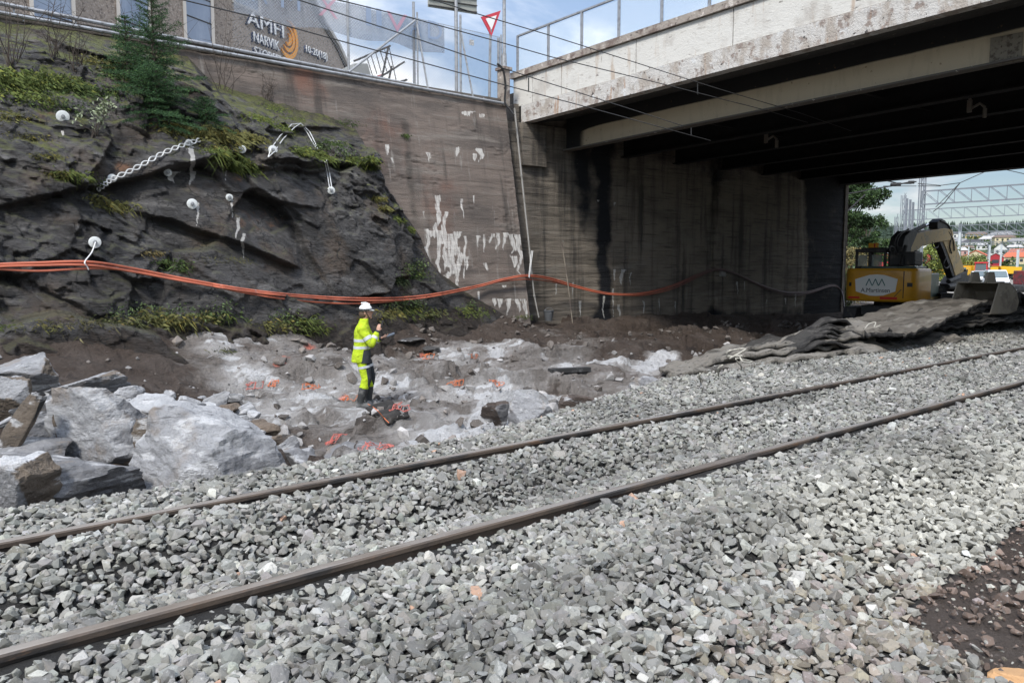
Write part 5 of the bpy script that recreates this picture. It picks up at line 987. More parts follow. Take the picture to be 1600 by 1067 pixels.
leaf_tree(gnd(1331, 44, -.5), 3.2, 1.3, 'dry tan and green bush under the leafy tree behind the excavator', 3, 6000, .11, col=(.19, .17, .08), yel=.2, trunk=.05, name='dry_bush', low=.1)
leaf_tree(gnd(1322, 41, -.5), 2.0, .9, 'low green bush at the foot of the abutment corner', 6, 4000, .10, col=(.10, .13, .05), trunk=.04, name='low_bush', low=.1)
leaf_tree(gnd(1455, 105, -.45), 5.2, 3.2, 'light green rounded bush behind the excavator arm', 4, 7000, .3, col=(.17, .21, .06), yel=.1, name='green_bush', low=.12)
leaf_tree(gnd(1513, 120, -.45), 3.8, 2.6, 'light green bush behind the yellow machines', 5, 4000, .3, col=(.16, .19, .06), yel=.1, name='green_bush', low=.12)
# ================================================================== PERSON
def fused(mb, name, mats, parent, voxel, smooth=4):
    o = mb.build(name, mats, parent, recalc=True); r = o.modifiers.new('fuse', 'REMESH'); r.mode = 'VOXEL'; r.voxel_size = voxel; r.use_smooth_shade = True
    s = o.modifiers.new('smooth', 'SMOOTH'); s.factor = .5; s.iterations = smooth; return o
def ell(mb, c, d, rot=None, n=16, m_=10):
    prof = [(sin(pi*i/m_), -cos(pi*i/m_)) for i in range(m_+1)]; b = len(mb.v); c = Vector(c)
    for (r, z) in prof:
        for k in range(n):
            v = Vector((r*cos(2*pi*k/n)*d[0], r*sin(2*pi*k/n)*d[1], z*d[2]))
            if rot is not None: v = Euler(rot).to_matrix() @ v
            mb.v.append(tuple(v+c))
    fs = [(b+i*n+k, b+i*n+(k+1) % n, b+(i+1)*n+(k+1) % n, b+(i+1)*n+k) for i in range(m_) for k in range(n)]; mb.f += fs; mb.mi += [0]*len(fs)
def loft(mb, rings, n=24, cap=True):
    """rings: (cx, cy, cz, rx, ry, tilt)"""
    b = len(mb.v)
    for (cx_, cy_, cz_, rx_, ry_, tl) in rings:
        for k in range(n):
            a = 2*pi*k/n; ca = abs(cos(a))**.8*(1 if cos(a) > 0 else -1); sa_ = abs(sin(a))**.8*(1 if sin(a) > 0 else -1); x = rx_*ca; mb.v.append((cx_+x, cy_+ry_*sa_, cz_+x*tl))
    fs = [(b+i*n+k, b+i*n+(k+1) % n, b+(i+1)*n+(k+1) % n, b+(i+1)*n+k) for i in range(len(rings)-1) for k in range(n)]
    if cap: fs += [tuple(b+k for k in reversed(range(n))), tuple(b+(len(rings)-1)*n+k for k in range(n))]
    mb.f += fs; mb.mi += [0]*len(fs)
M['skin'] = mat('skin', (.42, .24, .17), [], .55); M['hiviz'] = mat('hi_vis_yellow_cloth', (.50, .66, .03), [((.33, .42, .04), D(s=4, lo=.48, hi=.68, o=.6)), ((.2, .2, .1), D(s=11, lo=.6, hi=.7, o=.5))], .8, [(5, .06, (1, 1, 2)), (14, .03)], spec=.2)
M['refl'] = mat('reflective_band', (.55, .58, .6), [((.4, .43, .45), D(s=14, lo=.5, hi=.7))], .4); M['navy'] = mat('dark_grey_work_cloth', (.022, .026, .03), [((.05, .055, .06), D(s=9, lo=.55, hi=.7))], .85, [(12, .012)])
M['boot'] = mat('dusty_black_boot', (.035, .037, .037), [((.12, .12, .115), D(s=7, lo=.52, hi=.7)), ((.3, .3, .29), D(zonly=(.10, -.04), s=12, k=.1))], .6)
M['helmet'] = mat('white_helmet_shell', (.78, .78, .76), [((.5, .48, .45), D(s=8, lo=.6, hi=.7))], .35)
d0 = ray(569, 634); T_ = np.arange(8, 20, .01); Q_ = _C[None]+T_[:, None]*d0[None]; q = Q_[np.argmax(Q_[:, 2] <= ground(Q_[:, 0], Q_[:, 1]))]
pz = zg(q[0], q[1]); W0 = empty('person', 'worker in yellow hi-vis clothes and white helmet standing on the blasted rock, one hand raised', 'person', (q[0], q[1], pz), -radians(30)); ds = (q-_C)@_fw; print('person', q, pz, ds)
hs = (162/F*ds)/1.87; W0.scale = (hs,)*3
body = MB()
# legs, pelvis, torso, neck, head: one fused surface
hipR = Vector((-.03, -.10, .93)); hipL = Vector((.0, .10, .93)); kR = Vector((.05, -.11, .50)); kL = Vector((.10, .12, .50)); aR = Vector((-.06, -.11, .09)); aL = Vector((.07, .13, .09))
for h, k, a in ((hipR, kR, aR), (hipL, kL, aL)):
    body.tube([h, h.lerp(k, .5), k, k.lerp(a, .35), a], [.088, .078, .058, .056, .04], 12); body.tube([a+Vector((-.05, 0, -.05)), a+Vector((.06, 0, -.045)), a+Vector((.16, 0, -.06))], [.035, .036, .025], 8)
loft(body, [(-.01, 0, .86, .11, .15, 0), (-.01, 0, .97, .12, .165, 0), (.0, 0, 1.10, .105, .145, 0), (.01, 0, 1.25, .12, .165, 0), (.0, 0, 1.38, .115, .18, 0), (.0, 0, 1.46, .08, .13, 0), (.02, 0, 1.50, .055, .06, 0)])
body.tube([(.015, 0, 1.46), (.04, 0, 1.56), (.055, 0, 1.62)], [.058, .055, .055], 10)
ell(body, (.065, 0, 1.685), (.098, .077, .118)); ell(body, (.10, 0, 1.635), (.062, .055, .06)); body.tube([(.15, 0, 1.715), (.182, 0, 1.68), (.165, 0, 1.662)], [.009, .015, .012], 6)
ell(body, (.158, 0, 1.638), (.012, .026, .008)); ell(body, (.152, 0, 1.617), (.012, .022, .010)); ell(body, (.145, 0, 1.585), (.02, .02, .018))
for s in (-1, 1): ell(body, (.05, s*.08, 1.675), (.02, .010, .032)); ell(body, (.143, s*.032, 1.702), (.012, .014, .010))
shR = Vector((.0, -.19, 1.40)); elR = Vector((.16, -.25, 1.14)); wrR = Vector((.27, -.13, 1.36)); shL = Vector((.02, .19, 1.40)); elL = Vector((.16, .22, 1.14)); wrL = Vector((.33, .06, 1.22))
for a, b, c in ((shR, elR, wrR), (shL, elL, wrL)): body.tube([a, b], [.056, .045], 10); ell(body, b, (.046,)*3); body.tube([b, b.lerp(c, .5), c], [.045, .038, .027], 10)
def hand(mb, w_, dirv, palm_n, curl):
    d = Vector(dirv).normalized(); pn = Vector(palm_n).normalized(); s = d.cross(pn).normalized(); ctr = w_+d*.045
    for i in (-1.5, -.5, .5, 1.5): mb.tube([w_+s*i*.012, ctr+s*i*.018+d*.03], [.016, .013], 6)
    for i, L_ in zip((-1.5, -.5, .5, 1.5), (.062, .078, .083, .072)):
        p = ctr+s*i*.019+d*.035; pts = [p]; dd = d.copy()
        for j in range(3): dd = (dd+pn*curl*(.5+.25*j)).normalized(); pts.append(pts[-1]+dd*L_*(.42, .32, .26)[j])
        mb.tube(pts, [.0085, .008, .0072, .006], 6)
    p = w_+d*.02-s*.028; mb.tube([p, p-s*.022+d*.022+pn*.014, p-s*.016+d*.048+pn*.03], [.011, .0095, .0075], 6)
hand(body, wrR, (.25, .15, .95), (.3, .9, -.1), 1.1); hand(body, wrL, (.9, -.25, .35), (.1, -.3, .9), .9)
fused(body, 'body', M['skin'], W0, .0085, 2)
jk = MB()
loft(jk, [(-.05, 0, .80, .165, .215, .0), (-.04, 0, .92, .16, .215, 0), (-.02, 0, 1.06, .145, .20, 0), (-.005, 0, 1.20, .15, .21, 0), (-.005, 0, 1.34, .15, .215, 0), (-.0, 0, 1.43, .12, .18, 0), (.01, 0, 1.49, .09, .115, 0), (.025, 0, 1.55, .082, .085, 0), (.03, 0, 1.575, .078, .08, 0)])
for a, b, c in ((shR, elR, wrR), (shL, elL, wrL)): jk.tube([a+Vector((0, 0, -.01)), a.lerp(b, .5), b, ], [.088, .078, .068], 12); ell(jk, b, (.07, .07, .07)); ell(jk, a, (.09, .088, .085)); jk.tube([b, b.lerp(c, .5), c.lerp(b, .10)], [.068, .060, .048], 12)
fused(jk, 'jacket', M['hiviz'], W0, .014, 3)
def band(z0, z1, grow=.012, cy_=0):
    g = MB(); f = lambda z: np.interp(z, [.80, .92, 1.06, 1.20, 1.34], [.165, .16, .145, .15, .15]); h = lambda z: np.interp(z, [.80, .92, 1.06, 1.20, 1.34], [.215, .215, .20, .21, .215]); c = lambda z: np.interp(z, [.8, .92, 1.06, 1.2], [-.05, -.04, -.02, -.005])
    loft(g, [(c(z), 0, z, f(z)-.0+grow*.4, h(z)+grow*.4, 0) for z in (z0, (z0+z1)/2, z1)], 32); return g
for z in (1.045, 1.17): band(z, z+.05).build('reflective_band', M['refl'], W0, smooth=True)
for a, b, f0, f1, r in ((shR, elR, .52, .72, .083), (elR, wrR, .38, .56, .066), (elL, wrL, .4, .58, .066)):
    g = MB(); g.tube([a.lerp(b, f0), a.lerp(b, f1)], [r, r-.004], 14); g.build('sleeve_band', M['refl'], W0, smooth=True)
g = MB(); g.tube([elR.lerp(wrR, .84), elR.lerp(wrR, 1.0)], [.048, .042], 12); g.tube([elL.lerp(wrL, .84), elL.lerp(wrL, 1.0)], [.048, .042], 12); g.build('cuffs', M['navy'], W0, smooth=True)
g = MB(); loft(g, [(.03, -.09, .795, .105, .13, 0), (.04, -.09, .92, .10, .125, 0), (.05, -.085, 1.03, .085, .115, 0)]); g.build('jacket_side_panel', M['navy'], W0, smooth=True)
tr = MB()
for h, k, a in ((hipR, kR, aR), (hipL, kL, aL)): tr.tube([h+Vector((-.01, 0, -.0)), h.lerp(k, .5), k, k.lerp(a, .42)], [.112, .098, .083, .082], 14)
loft(tr, [(-.02, 0, .84, .12, .17, 0), (-.02, 0, .98, .13, .18, 0)]); fused(tr, 'trousers', M['hiviz'], W0, .014, 3)
for h, k, a in ((hipR, kR, aR), (hipL, kL, aL)):
    g = MB(); g.tube([h.lerp(k, .25)+Vector((.045, 0, 0)), h.lerp(k, .6)+Vector((.045, -.01, 0)), k+Vector((.04, -.01, 0)), k.lerp(a, .3)+Vector((.035, 0, 0))], [.072, .075, .066, .055], 12); g.build('trouser_front', M['navy'], W0, smooth=True)
    g = MB(); g.tube([h.lerp(k, .44)+Vector((.012, 0, 0)), h.lerp(k, .54)+Vector((.012, 0, 0))], [.112, .108], 14); g.build('trouser_band', M['refl'], W0, smooth=True)
    g = MB(); g.tube([k.lerp(a, .30), k.lerp(a, .6), a.lerp(k, .1), a+Vector((0, 0, -.06))], [.080, .078, .066, .062], 14); g.tube([a+Vector((-.075, 0, -.055)), a+Vector((.06, 0, -.05)), a+Vector((.15, 0, -.06)), a+Vector((.20, 0, -.065))], [.046, .052, .046, .026], 12); fused(g, 'boot', M['boot'], W0, .012, 2)
g = MB(); hc = (.055, 0, 1.735); prof = [(.118*cos(t), .105*sin(t)) for t in np.linspace(0, pi/2, 8)]; g.lathe([(.0, -.012), (.12, -.012)]+prof, hc, 24); g.tube([(.13, -.09, 1.728), (.185, -.05, 1.722), (.20, 0, 1.72), (.185, .05, 1.722), (.13, .09, 1.728)], [.012, .014, .014, .014, .012], 8)
g.tube([(-.02, 0, 1.85), (.06, 0, 1.853), (.13, 0, 1.825)], [.012, .016, .012], 8); g.build('helmet', M['helmet'], W0, smooth=True)
g = MB(); g.tube([(.055+.124*cos(t), .122*sin(t), 1.742) for t in np.linspace(0, 2*pi, 30)], .012, 6); g.box((.195, 0, 1.748), (.035, .05, .03)); g.box((-.085, -.03, 1.75), (.05, .08, .04)); g.build('helmet_lamp_strap', M['black'], W0)
g = MB(); g.tube([(.05, -.10, 1.73), (.085, -.085, 1.66), (.12, -.04, 1.585), (.13, 0, 1.572), (.12, .04, 1.585), (.085, .085, 1.66), (.05, .10, 1.73)], .008, 6); g.build('chin_strap', M['black'], W0)
g = MB(); ell(g, (.02, 0, 1.66), (.085, .082, .09)); g.build('hair', mat('short_brown_hair', (.10, .065, .045), [], .8), W0, smooth=True)
o = MB().box((0, 0, 0), (.035, .06, .13)).build('radio', M['black'], None, bevel=.006); hp = W0.matrix_basis @ (wrR+Vector((.075, .03, .12))); o.location = hp; o.rotation_euler = (0, .3, -.5); o.scale = (hs,)*3; tag(o, 'small black radio held in the raised hand of the worker', 'radio')
o = MB().box((0, 0, 0), (.15, .10, .02)).build('tablet', mat('slate_grey_case', (.09, .11, .14), [], .4), None, bevel=.006); o.location = W0.matrix_basis @ (wrL+Vector((.16, -.05, .06))); o.rotation_euler = (.2, -.35, -.5); o.scale = (hs,)*3; tag(o, 'flat slate-grey case held low in front of the worker', 'tablet')
# ================================================================== THINGS ON THE PIT FLOOR
def gp(px, py):
    T_ = np.arange(6, 40, .01); Q_ = _C[None]+T_[:, None]*ray(px, py)[None]; h_ = Q_[:, 2] <= ground(Q_[:, 0], Q_[:, 1])
    return Q_[np.argmax(h_)]
def gmesh(px_pts, lift, th, name, matl, n=18, wave=.03):
    cz_ = [float(p[2]) for p in px_pts]
    """thin flexible sheet lying over the ground, given by its four corners in world space"""
    A_, B_, C_, D_ = [np.array(p) for p in px_pts]; V = []
    for i in range(n+1):
        for j in range(n+1):
            u, v = i/n, j/n; p = (A_*(1-u)+B_*u)*(1-v)+(D_*(1-u)+C_*u)*v; z = max(zg(p[0], p[1])+.015, (cz_[0]*(1-u)+cz_[1]*u)*(1-v)+(cz_[3]*(1-u)+cz_[2]*u)*v+lift)+wave*math.sin(u*7+v*3)*math.cos(v*5); V.append((p[0], p[1], z))
    o = fast(name, np.array(V), gridfaces(n+1, n+1), matl, smooth=True); s = o.modifiers.new('thickness', 'SOLIDIFY'); s.thickness = th; s.offset = 1; return o
dm = gmesh([gp(572, 648), gp(608, 633), gp(640, 660), gp(606, 674)], .11, .025, 'rubber_mat', mat('black_rubber_mat', (.02, .018, .016), [((.06, .055, .05), D(s=5, st=(.4, 3, 1), lo=.5, hi=.66)), ((.3, .3, .29), D(s=3, lo=.64, hi=.7, o=.5))], .75, [(9, .03)]), wave=.012); tag(dm, 'small black rubber mat lying on the rock in front of the worker', 'mat')
M['cord_o'] = mat('orange_detonator_cord', (.62, .17, .06), [], .6); M['cord_p'] = mat('pink_red_detonator_cord', (.55, .15, .12), [], .6); M['cord_w'] = mat('pale_cord', (.6, .58, .52), [], .7)
rc = random.Random(9)
for (x, y, s, mt, lab) in [(398, 606, .17, 'cord_p', 'tangle of red cord farthest left on the pit floor'), (485, 606, .26, 'cord_o', 'orange cord coil on the pale rock midway between the boulders and the worker'), (430, 602, .16, 'cord_o', 'short loose orange cord left of the worker'), (542, 628, .3, 'cord_o', 'stretched orange cord right behind the boots of the worker'), (625, 640, .28, 'cord_p', 'red cord scribble right of the worker\'s boots'), (664, 560, .20, 'cord_o', 'bright orange knot of cord highest on the rock hump behind the worker'), (716, 603, .28, 'cord_o', 'orange cord coil left of a broken stone in the middle of the pit'), (776, 602, .28, 'cord_o', 'orange cord coil rightmost on the pit floor'), (738, 560, .22, 'cord_o', 'thin orange cord coil at the foot of the dark earth bank'), (592, 698, .3, 'cord_p', 'red cord tangle near the rail in front of the rubber mat'), (520, 690, .2, 'cord_p', 'dark red cord snippets left of the rubber mat')]:
    p = gp(x, y); m = MB()
    for k in range(3):
        q = []; a0_ = rc.random()*6; r0_ = s*.62*(.4+.6*rc.random()); ox, oy = rc.uniform(-.5, .5)*s, rc.uniform(-.3, .3)*s
        for i in range(22): a = a0_+i*.42; X_ = p[0]+ox+r0_*cos(a)*(1+.3*math.sin(i*1.3)); Y_ = p[1]+oy+r0_*.6*math.sin(a*1.05); q.append((X_-p[0], Y_-p[1], max(min(zg(X_, Y_)-p[2], .05), -.05)+.03+.03*abs(math.sin(i*.9+k))))
        m.tube(q, .0045, 5)
    o = m.build('cord_tangle', M[mt], None, smooth=True, loc=p); tag(o, lab, 'cord', 'detonator cords on the pit floor')
q = [gp(x, y) for x, y in [(575, 645), (588, 655), (600, 668), (608, 676)]]; pathtube('thin_cord', [Vector(a)+Vector((0, 0, .15)) for a in q], .006, M['cord_o'], 'orange and pale cord lying across the black rubber mat', 'cord')
for (x, y, lab) in [(640, 535, 'dark flat stone slab at the foot of the bank right behind the worker'), (678, 549, 'smaller dark stone beside the dark slab at the bank')]:
    p = gp(x, y); V, Fc = boulder(90+x, (.8 if x == 640 else .5, .5, .16), sub=4); o = fast('flat_stone', V, Fc, M['b_dark']); o.location = (p[0], p[1], p[2]+.05); o.rotation_euler = (.05, .1, .2); tag(o, lab, 'stone')
p = gp(890, 582); o = MB().box((0, 0, .05), (1.0, .14, .1)).build('plank', mat('black_plank', (.03, .03, .03), [((.1, .1, .1), D(s=6, lo=.55, hi=.7))], .8), None, bevel=.01, loc=p); o.rotation_euler = (0, .03, -.1); tag(o, 'short black plank lying beside the white powder patch', 'plank')
M['powder'] = mat('white_powder', (.78, .78, .77), [((.6, .6, .59), D(s=5, lo=.5, hi=.7))], .95, [(8, .03)])
# ================================================================== BLASTING MATS
M['matfab'] = mat('dusty_blasting_mat', (.31, .285, .245), [((.12, .11, .095), D(s=2.2, st=(1, 1, 1), lo=.46, hi=.64, d=9)), ((.36, .345, .31), D(s=1.3, st=(.6, 1.4, 1), lo=.5, hi=.7, d=9)), ((.06, .055, .05), D(s=14, st=(.3, 2, 1), lo=.58, hi=.66))], .95, [(4, .10, (.6, 1.6, 1)), (13, .09, (.25, 2.2, 1)), (40, .03)])
M['matedge'] = mat('black_mat_edge', (.022, .021, .020), [((.08, .075, .068), D(s=8, st=(1, 1, 2), lo=.52, hi=.66))], .9, [(12, .05)])
M['matmid'] = mat('grey_brown_mat', (.20, .18, .15), [((.10, .088, .072), D(s=2.2, lo=.46, hi=.62, d=9)), ((.32, .30, .26), D(s=1.6, st=(.6, 1.6, 1), lo=.55, hi=.68, d=9))], .95, [(4, .08, (.6, 1.6, 1)), (13, .09, (.25, 2.2, 1)), (40, .03)])
M['matdark'] = mat('dark_draped_mat', (.075, .070, .063), [((.03, .028, .026), D(s=3, lo=.46, hi=.64, d=9)), ((.20, .19, .17), D(s=2, lo=.55, hi=.68, d=9))], .92, [(4, .10, (.6, 1.6, 1)), (13, .09, (.25, 2.2, 1))])
M['rope'] = mat('pale_rope', (.42, .40, .34), [((.28, .26, .22), D(s=20, lo=.5, hi=.6))], .9)
def bmat(name, cs, zf, label, th=.07, wave=.06, nu=70, nv=40, seed=0, curl=None, group='blasting mats piled beside the track', dark=0):
    """heavy woven mat; cs four world corners (x,y), zf(u,v) height above ground"""
    A_, B_, C_, D_ = [np.array(c, float) for c in cs]; U, Vv = np.meshgrid(np.linspace(0, 1, nu), np.linspace(0, 1, nv), indexing='ij')
    jit = .02*(vn(U*9, Vv*0+seed, 3)-.5)+0; X = ((A_[0]*(1-U)+B_[0]*U)*(1-Vv)+(D_[0]*(1-U)+C_[0]*U)*Vv); Y = ((A_[1]*(1-U)+B_[1]*U)*(1-Vv)+(D_[1]*(1-U)+C_[1]*U)*Vv)
    edge = np.minimum(np.minimum(U, 1-U)*6, np.minimum(Vv, 1-Vv)*6).clip(0, 1); X = X+(1-edge)*.22*(fbm(U*7+seed, Vv*7, 3, 5)-.5); Y = Y+(1-edge)*.28*(fbm(U*9+seed, Vv*6, 3, 6)-.5)
    Z = ground(X, Y, False)+zf(U, Vv)+wave*(fbm(U*4+seed, Vv*3, 3, 7)-.5)*2+.03*np.sin(X*9+Y*2)*np.sin(Y*13)+.05*(fbm(X*5, Y*7, 3, 18+seed)-.5)+.03*(fbm(X*2.6, Y*2.6, 3, 8+seed)-.5)
    o = fast(name, np.stack([X, Y, Z], -1).reshape(-1, 3), gridfaces(nu, nv), M['matfab'], smooth=True); o.data.materials.append(M['matedge']); s = o.modifiers.new('thickness', 'SOLIDIFY'); s.thickness = th; s.offset = -1; s.material_offset_rim = dark; s.use_rim = True
    if 'wide grey' in label: o.data.materials[0] = M['matmid']
    elif dark: o.data.materials[0] = M['matdark']
    return tag(o, label, 'blasting mat', group)
L_ = lambda z0, z1: (lambda U, V: z0+(z1-z0)*U)
# left stack: tongues pointing left, each higher one set back
bmat('blasting_mat', [(8.75, 7.55), (15.5, 7.5), (15.8, 9.4), (9.2, 8.9)], L_(.08, .08), 'lowest pale mat of the left stack, its tip nearest the rail', seed=1)
bmat('blasting_mat', [(9.15, 7.95), (15.4, 7.8), (15.6, 10.2), (9.5, 9.5)], L_(.165, .16), 'second mat from the bottom of the left stack', seed=2)
bmat('blasting_mat', [(10.1, 8.3), (15.6, 7.9), (15.9, 10.6), (10.6, 10.1)], L_(.25, .25), 'third mat of the left stack, with a white rope loop over its edge', seed=3)
bmat('blasting_mat', [(11.3, 8.9), (17.5, 8.5), (18.4, 12.1), (12.7, 11.3)], lambda U, V: .33+.16*np.sin(np.clip(U*1.3, 0, 1)*pi*.6)*(1-.3*V), 'broad pale top mat spread over the back of the left stack', seed=4, nu=90, nv=60)
bmat('blasting_mat', [(13.2, 8.05), (17.0, 7.6), (17.4, 9.0), (14.2, 8.9)], lambda U, V: .28+.34*np.exp(-((U-.55)/.25)**2)*(.35+.65*V), 'olive-grey folded flap standing up in the middle of the mat pile', seed=5, th=.05)
bmat('blasting_mat', [(13.4, 7.45), (18.5, 7.3), (19, 8.7), (14.6, 8.3)], lambda U, V: .06+.14*V+.05*np.sin(U*9), 'pale narrow mat lying at the ballast side of the pile, right of the folded flap', seed=6)
# right stack: sagging layers with black ragged edges
sag = lambda b: (lambda U, V: b+.26*np.exp(-((U-.07)/.06)**2)+.30*sst(U, .20, .42)-.12*sst(U, .75, 1)+.10*V)
for k in range(6):
    bmat('blasting_mat', [(12.2+.35*k, 7.75+.13*k), (27.5-.3*k, 7.85+.17*k), (27.3, 11.0), (13.4+.4*k, 11.0)], sag(.05+.062*k), ['lowest', 'second', 'third', 'fourth', 'fifth', 'sixth'][k]+' dark ragged-edged mat of the sagging right stack, counted from the bottom', seed=10+k, th=.05, wave=.06, nu=170, nv=50, dark=1)
_q = [tuple(onZ(x, y, z)[:2]) for x, y, z in [(1292, 528, .15), (1418, 540, .1), (1540, 488, .5), (1328, 482, .45)]]
bmat('blasting_mat', _q, lambda U, V: .40+.44*V+.03*np.sin(U*9), 'wide grey-brown top mat sloping up towards the yellow excavator', seed=20, th=.09, nu=90, nv=60, dark=1)
bmat('blasting_mat', [(23.6, 8.5), (25.6, 8.4), (26.3, 10.6), (24.2, 10.9)], lambda U, V: .55+.25*np.exp(-((U-.5)/.3)**2)+.1*np.sin(V*11), 'crumpled black mat corner heaped at the right end of the pile', seed=21, th=.10, wave=.22, dark=1)
def rope(pts, label): 
    P = []
    for (x, y, dz) in pts:
        t = 8.
        P.append(Vector(onP(x, y, (0, 0, dz), (0, 0, 1))))
    pathtube('rope', P, .012, M['rope'], label, 'rope', 'pale ropes on the blasting mats', sm=6)
rope([(1140, 560, .30), (1165, 545, .42), (1140, 548, .40), (1137, 556, .32), (1160, 556, .34)], 'pale rope loop hanging over the edge of the left mat stack')
rope([(1155, 556, .28), (1162, 566, .2), (1175, 565, .16), (1150, 560, .25), (1158, 572, .12), (1158, 578, .05)], 'white frayed rope lying from the left mat stack onto the ballast')
rope([(1095, 597, -.02), (1093, 588, .10), (1094, 583, .15)], 'short white rope end over the lowest mat tip'); rope([(1123, 588, .0), (1122, 576, .14), (1130, 570, .2)], 'white rope strand between the lowest mat tip and the frayed rope')
rope([(1352, 513, .50), (1358, 506, .56), (1368, 504, .58), (1366, 512, .52), (1376, 508, .55)], 'tangled rope loops on the wide top mat')
#rope([(1395, 508, .58), (1402, 500, .64), (1393, 499, .66), (1388, 505, .6)], 'small rope loop at the middle of the wide top mat')
# ================================================================== EXCAVATOR
M['yel'] = mat('excavator_yellow_paint', (.62, .30, .018), [((.45, .22, .02), D(s=1.5, lo=.5, hi=.7, o=.6)), ((.3, .2, .1), D(s=12, lo=.62, hi=.7, o=.5))], .38, coat=.3)
M['exdark'] = mat('dark_machine_grey', (.035, .035, .036), [((.09, .08, .07), D(s=5, lo=.5, hi=.68))], .6); M['exgrey'] = mat('weathered_boom_paint', (.50, .36, .16), [((.36, .29, .18), D(s=2.5, lo=.5, hi=.66, d=9)), ((.1, .08, .06), D(s=9, lo=.6, hi=.68))], .55)
M['exwhite'] = mat('white_label', (.80, .79, .74), [], .45); M['teal'] = mat('teal_print', (.03, .17, .15), [], .5); M['redrefl'] = mat('red_reflector', (.55, .03, .01), [], .4); M['chrome'] = mat('cylinder_rod', (.6, .6, .62), [], .2, metal=1)
M['steel_b'] = mat('worn_bucket_steel', (.26, .225, .17), [((.15, .12, .09), D(s=2, lo=.48, hi=.66, d=9)), ((.33, .30, .25), D(s=5, st=(1, 1, 2), lo=.58, hi=.68))], .6, [(8, .01)])
EA = AZ-atan((1385-800)/F)-radians(19); EC = atD(1371, 473, 27.6); ez0 = -.50; fd = np.array([cos(EA), sin(EA), 0]); lf = np.array([-sin(EA), cos(EA), 0])
eorg = EC+fd*1.42; ex = empty('excavator', 'yellow excavator seen from behind at the end of the underpass, arm folded down', 'excavator', (eorg[0], eorg[1], ez0), EA)
# tracks
for s in (-1, 1):
    m = MB(); q = [(-1.45, .30), (-1.3, .05), (1.3, .05), (1.5, .30), (1.35, .66), (-1.3, .66)]; m.prism([(x, s*1.0-.24, z) for x, z in q], None, (0, .48, 0)); m.build('crawler_track', M['exdark'], ex, bevel=.06)
m = MB(); m.box((0, 0, .55), (1.8, 1.5, .35)); m.cyl((0, 0, .6), (0, 0, .9), .6, n=24); m.build('undercarriage', M['exdark'], ex)
# house: rounded counterweight
def rrect(x0, x1, y0, y1, r, n=8):
    out_ = []
    for (cx_, cy_, a0_) in ((x0+r, y0+r, pi), (x1-.15, y0+.15, 1.5*pi), (x1-.15, y1-.15, 0), (x0+r, y1-r, .5*pi)):
        rr = r if cx_ == x0+r else .15
        for k in range(n+1): a = a0_+k*pi/2/n; out_.append((cx_+rr*cos(a), cy_+rr*sin(a)))
    return out_
ol = rrect(-1.45, .35, -1.25, 1.25, .42); m = MB(); lv = [(.88, .93), (.92, .98), (1.0, 1.0), (1.95, 1.0), (2.03, .985), (2.07, .95)]; b = 0; k = len(ol); vs = []
for z, sc in lv: vs += [((x+.55)*sc-.55, y*sc, z) for x, y in ol]
m.add(vs, [tuple(reversed(range(k))), tuple((len(lv)-1)*k+i for i in range(k))]+[(i*k+j, i*k+(j+1) % k, (i+1)*k+(j+1) % k, (i+1)*k+j) for i in range(len(lv)-1) for j in range(k)]); cw = m.build('counterweight', M['yel'], ex, smooth=True)
# panel lines, vent, lettering on the rear
m = MB(); m.box((-1.452, -.86, 1.5), (.02, .025, .95)); m.box((-1.452, -.68, 1.20), (.02, .02, .35), (.7, 0, 0)); m.build('panel_gap', M['exdark'], cw)
m = MB(); m.box((-1.38, -1.04, 1.50), (.03, .17, .14), (0, 0, .45)); m.box((-1.44, .98, 1.5), (.03, .08, .14), (0, 0, -.3)); m.build('vent', M['exdark'], cw)
lab = [(-.52, 1.66), (-.30, 1.76), (-.0, 1.80), (.30, 1.76), (.62, 1.62), (.60, 1.22), (.22, 1.10), (-.1, 1.08), (-.42, 1.16), (-.50, 1.30)]
lab = [(-.66, 1.70), (-.20, 1.84), (.05, 1.86), (.30, 1.84), (.80, 1.68), (.76, 1.24), (.28, 1.10), (.05, 1.09), (-.2, 1.11), (-.60, 1.26)]
m = MB(); m.prism([(-1.468, y, z) for y, z in lab], None, (.02, 0, 0)); lb = m.build('rear_label', M['exwhite'], cw)
text_mesh('A.Martinsen', M['exdark'], lb, 'lettering', (-1.475, .58, 1.22), (0, -1, 0), (0, 0, 1), 1.0, .15, .01)
m = MB()
for i in range(3):
    yb = .40-i*.22
    for (a, b_) in [((yb, 1.46), (yb-.10, 1.70)), ((yb-.10, 1.70), (yb-.21, 1.46))]: m.bar((-1.476, a[0], a[1]), (-1.476, b_[0], b_[1]), .012, .075, up=(1, 0, 0))
m.build('logo_peaks', M['teal'], lb)
m = MB(); m.box((-1.455, .82, 1.02), (.02, .40, .07)); m.box((-1.455, -.38, 1.02), (.02, .58, .09)); m.build('reflector', M['redrefl'], cw)
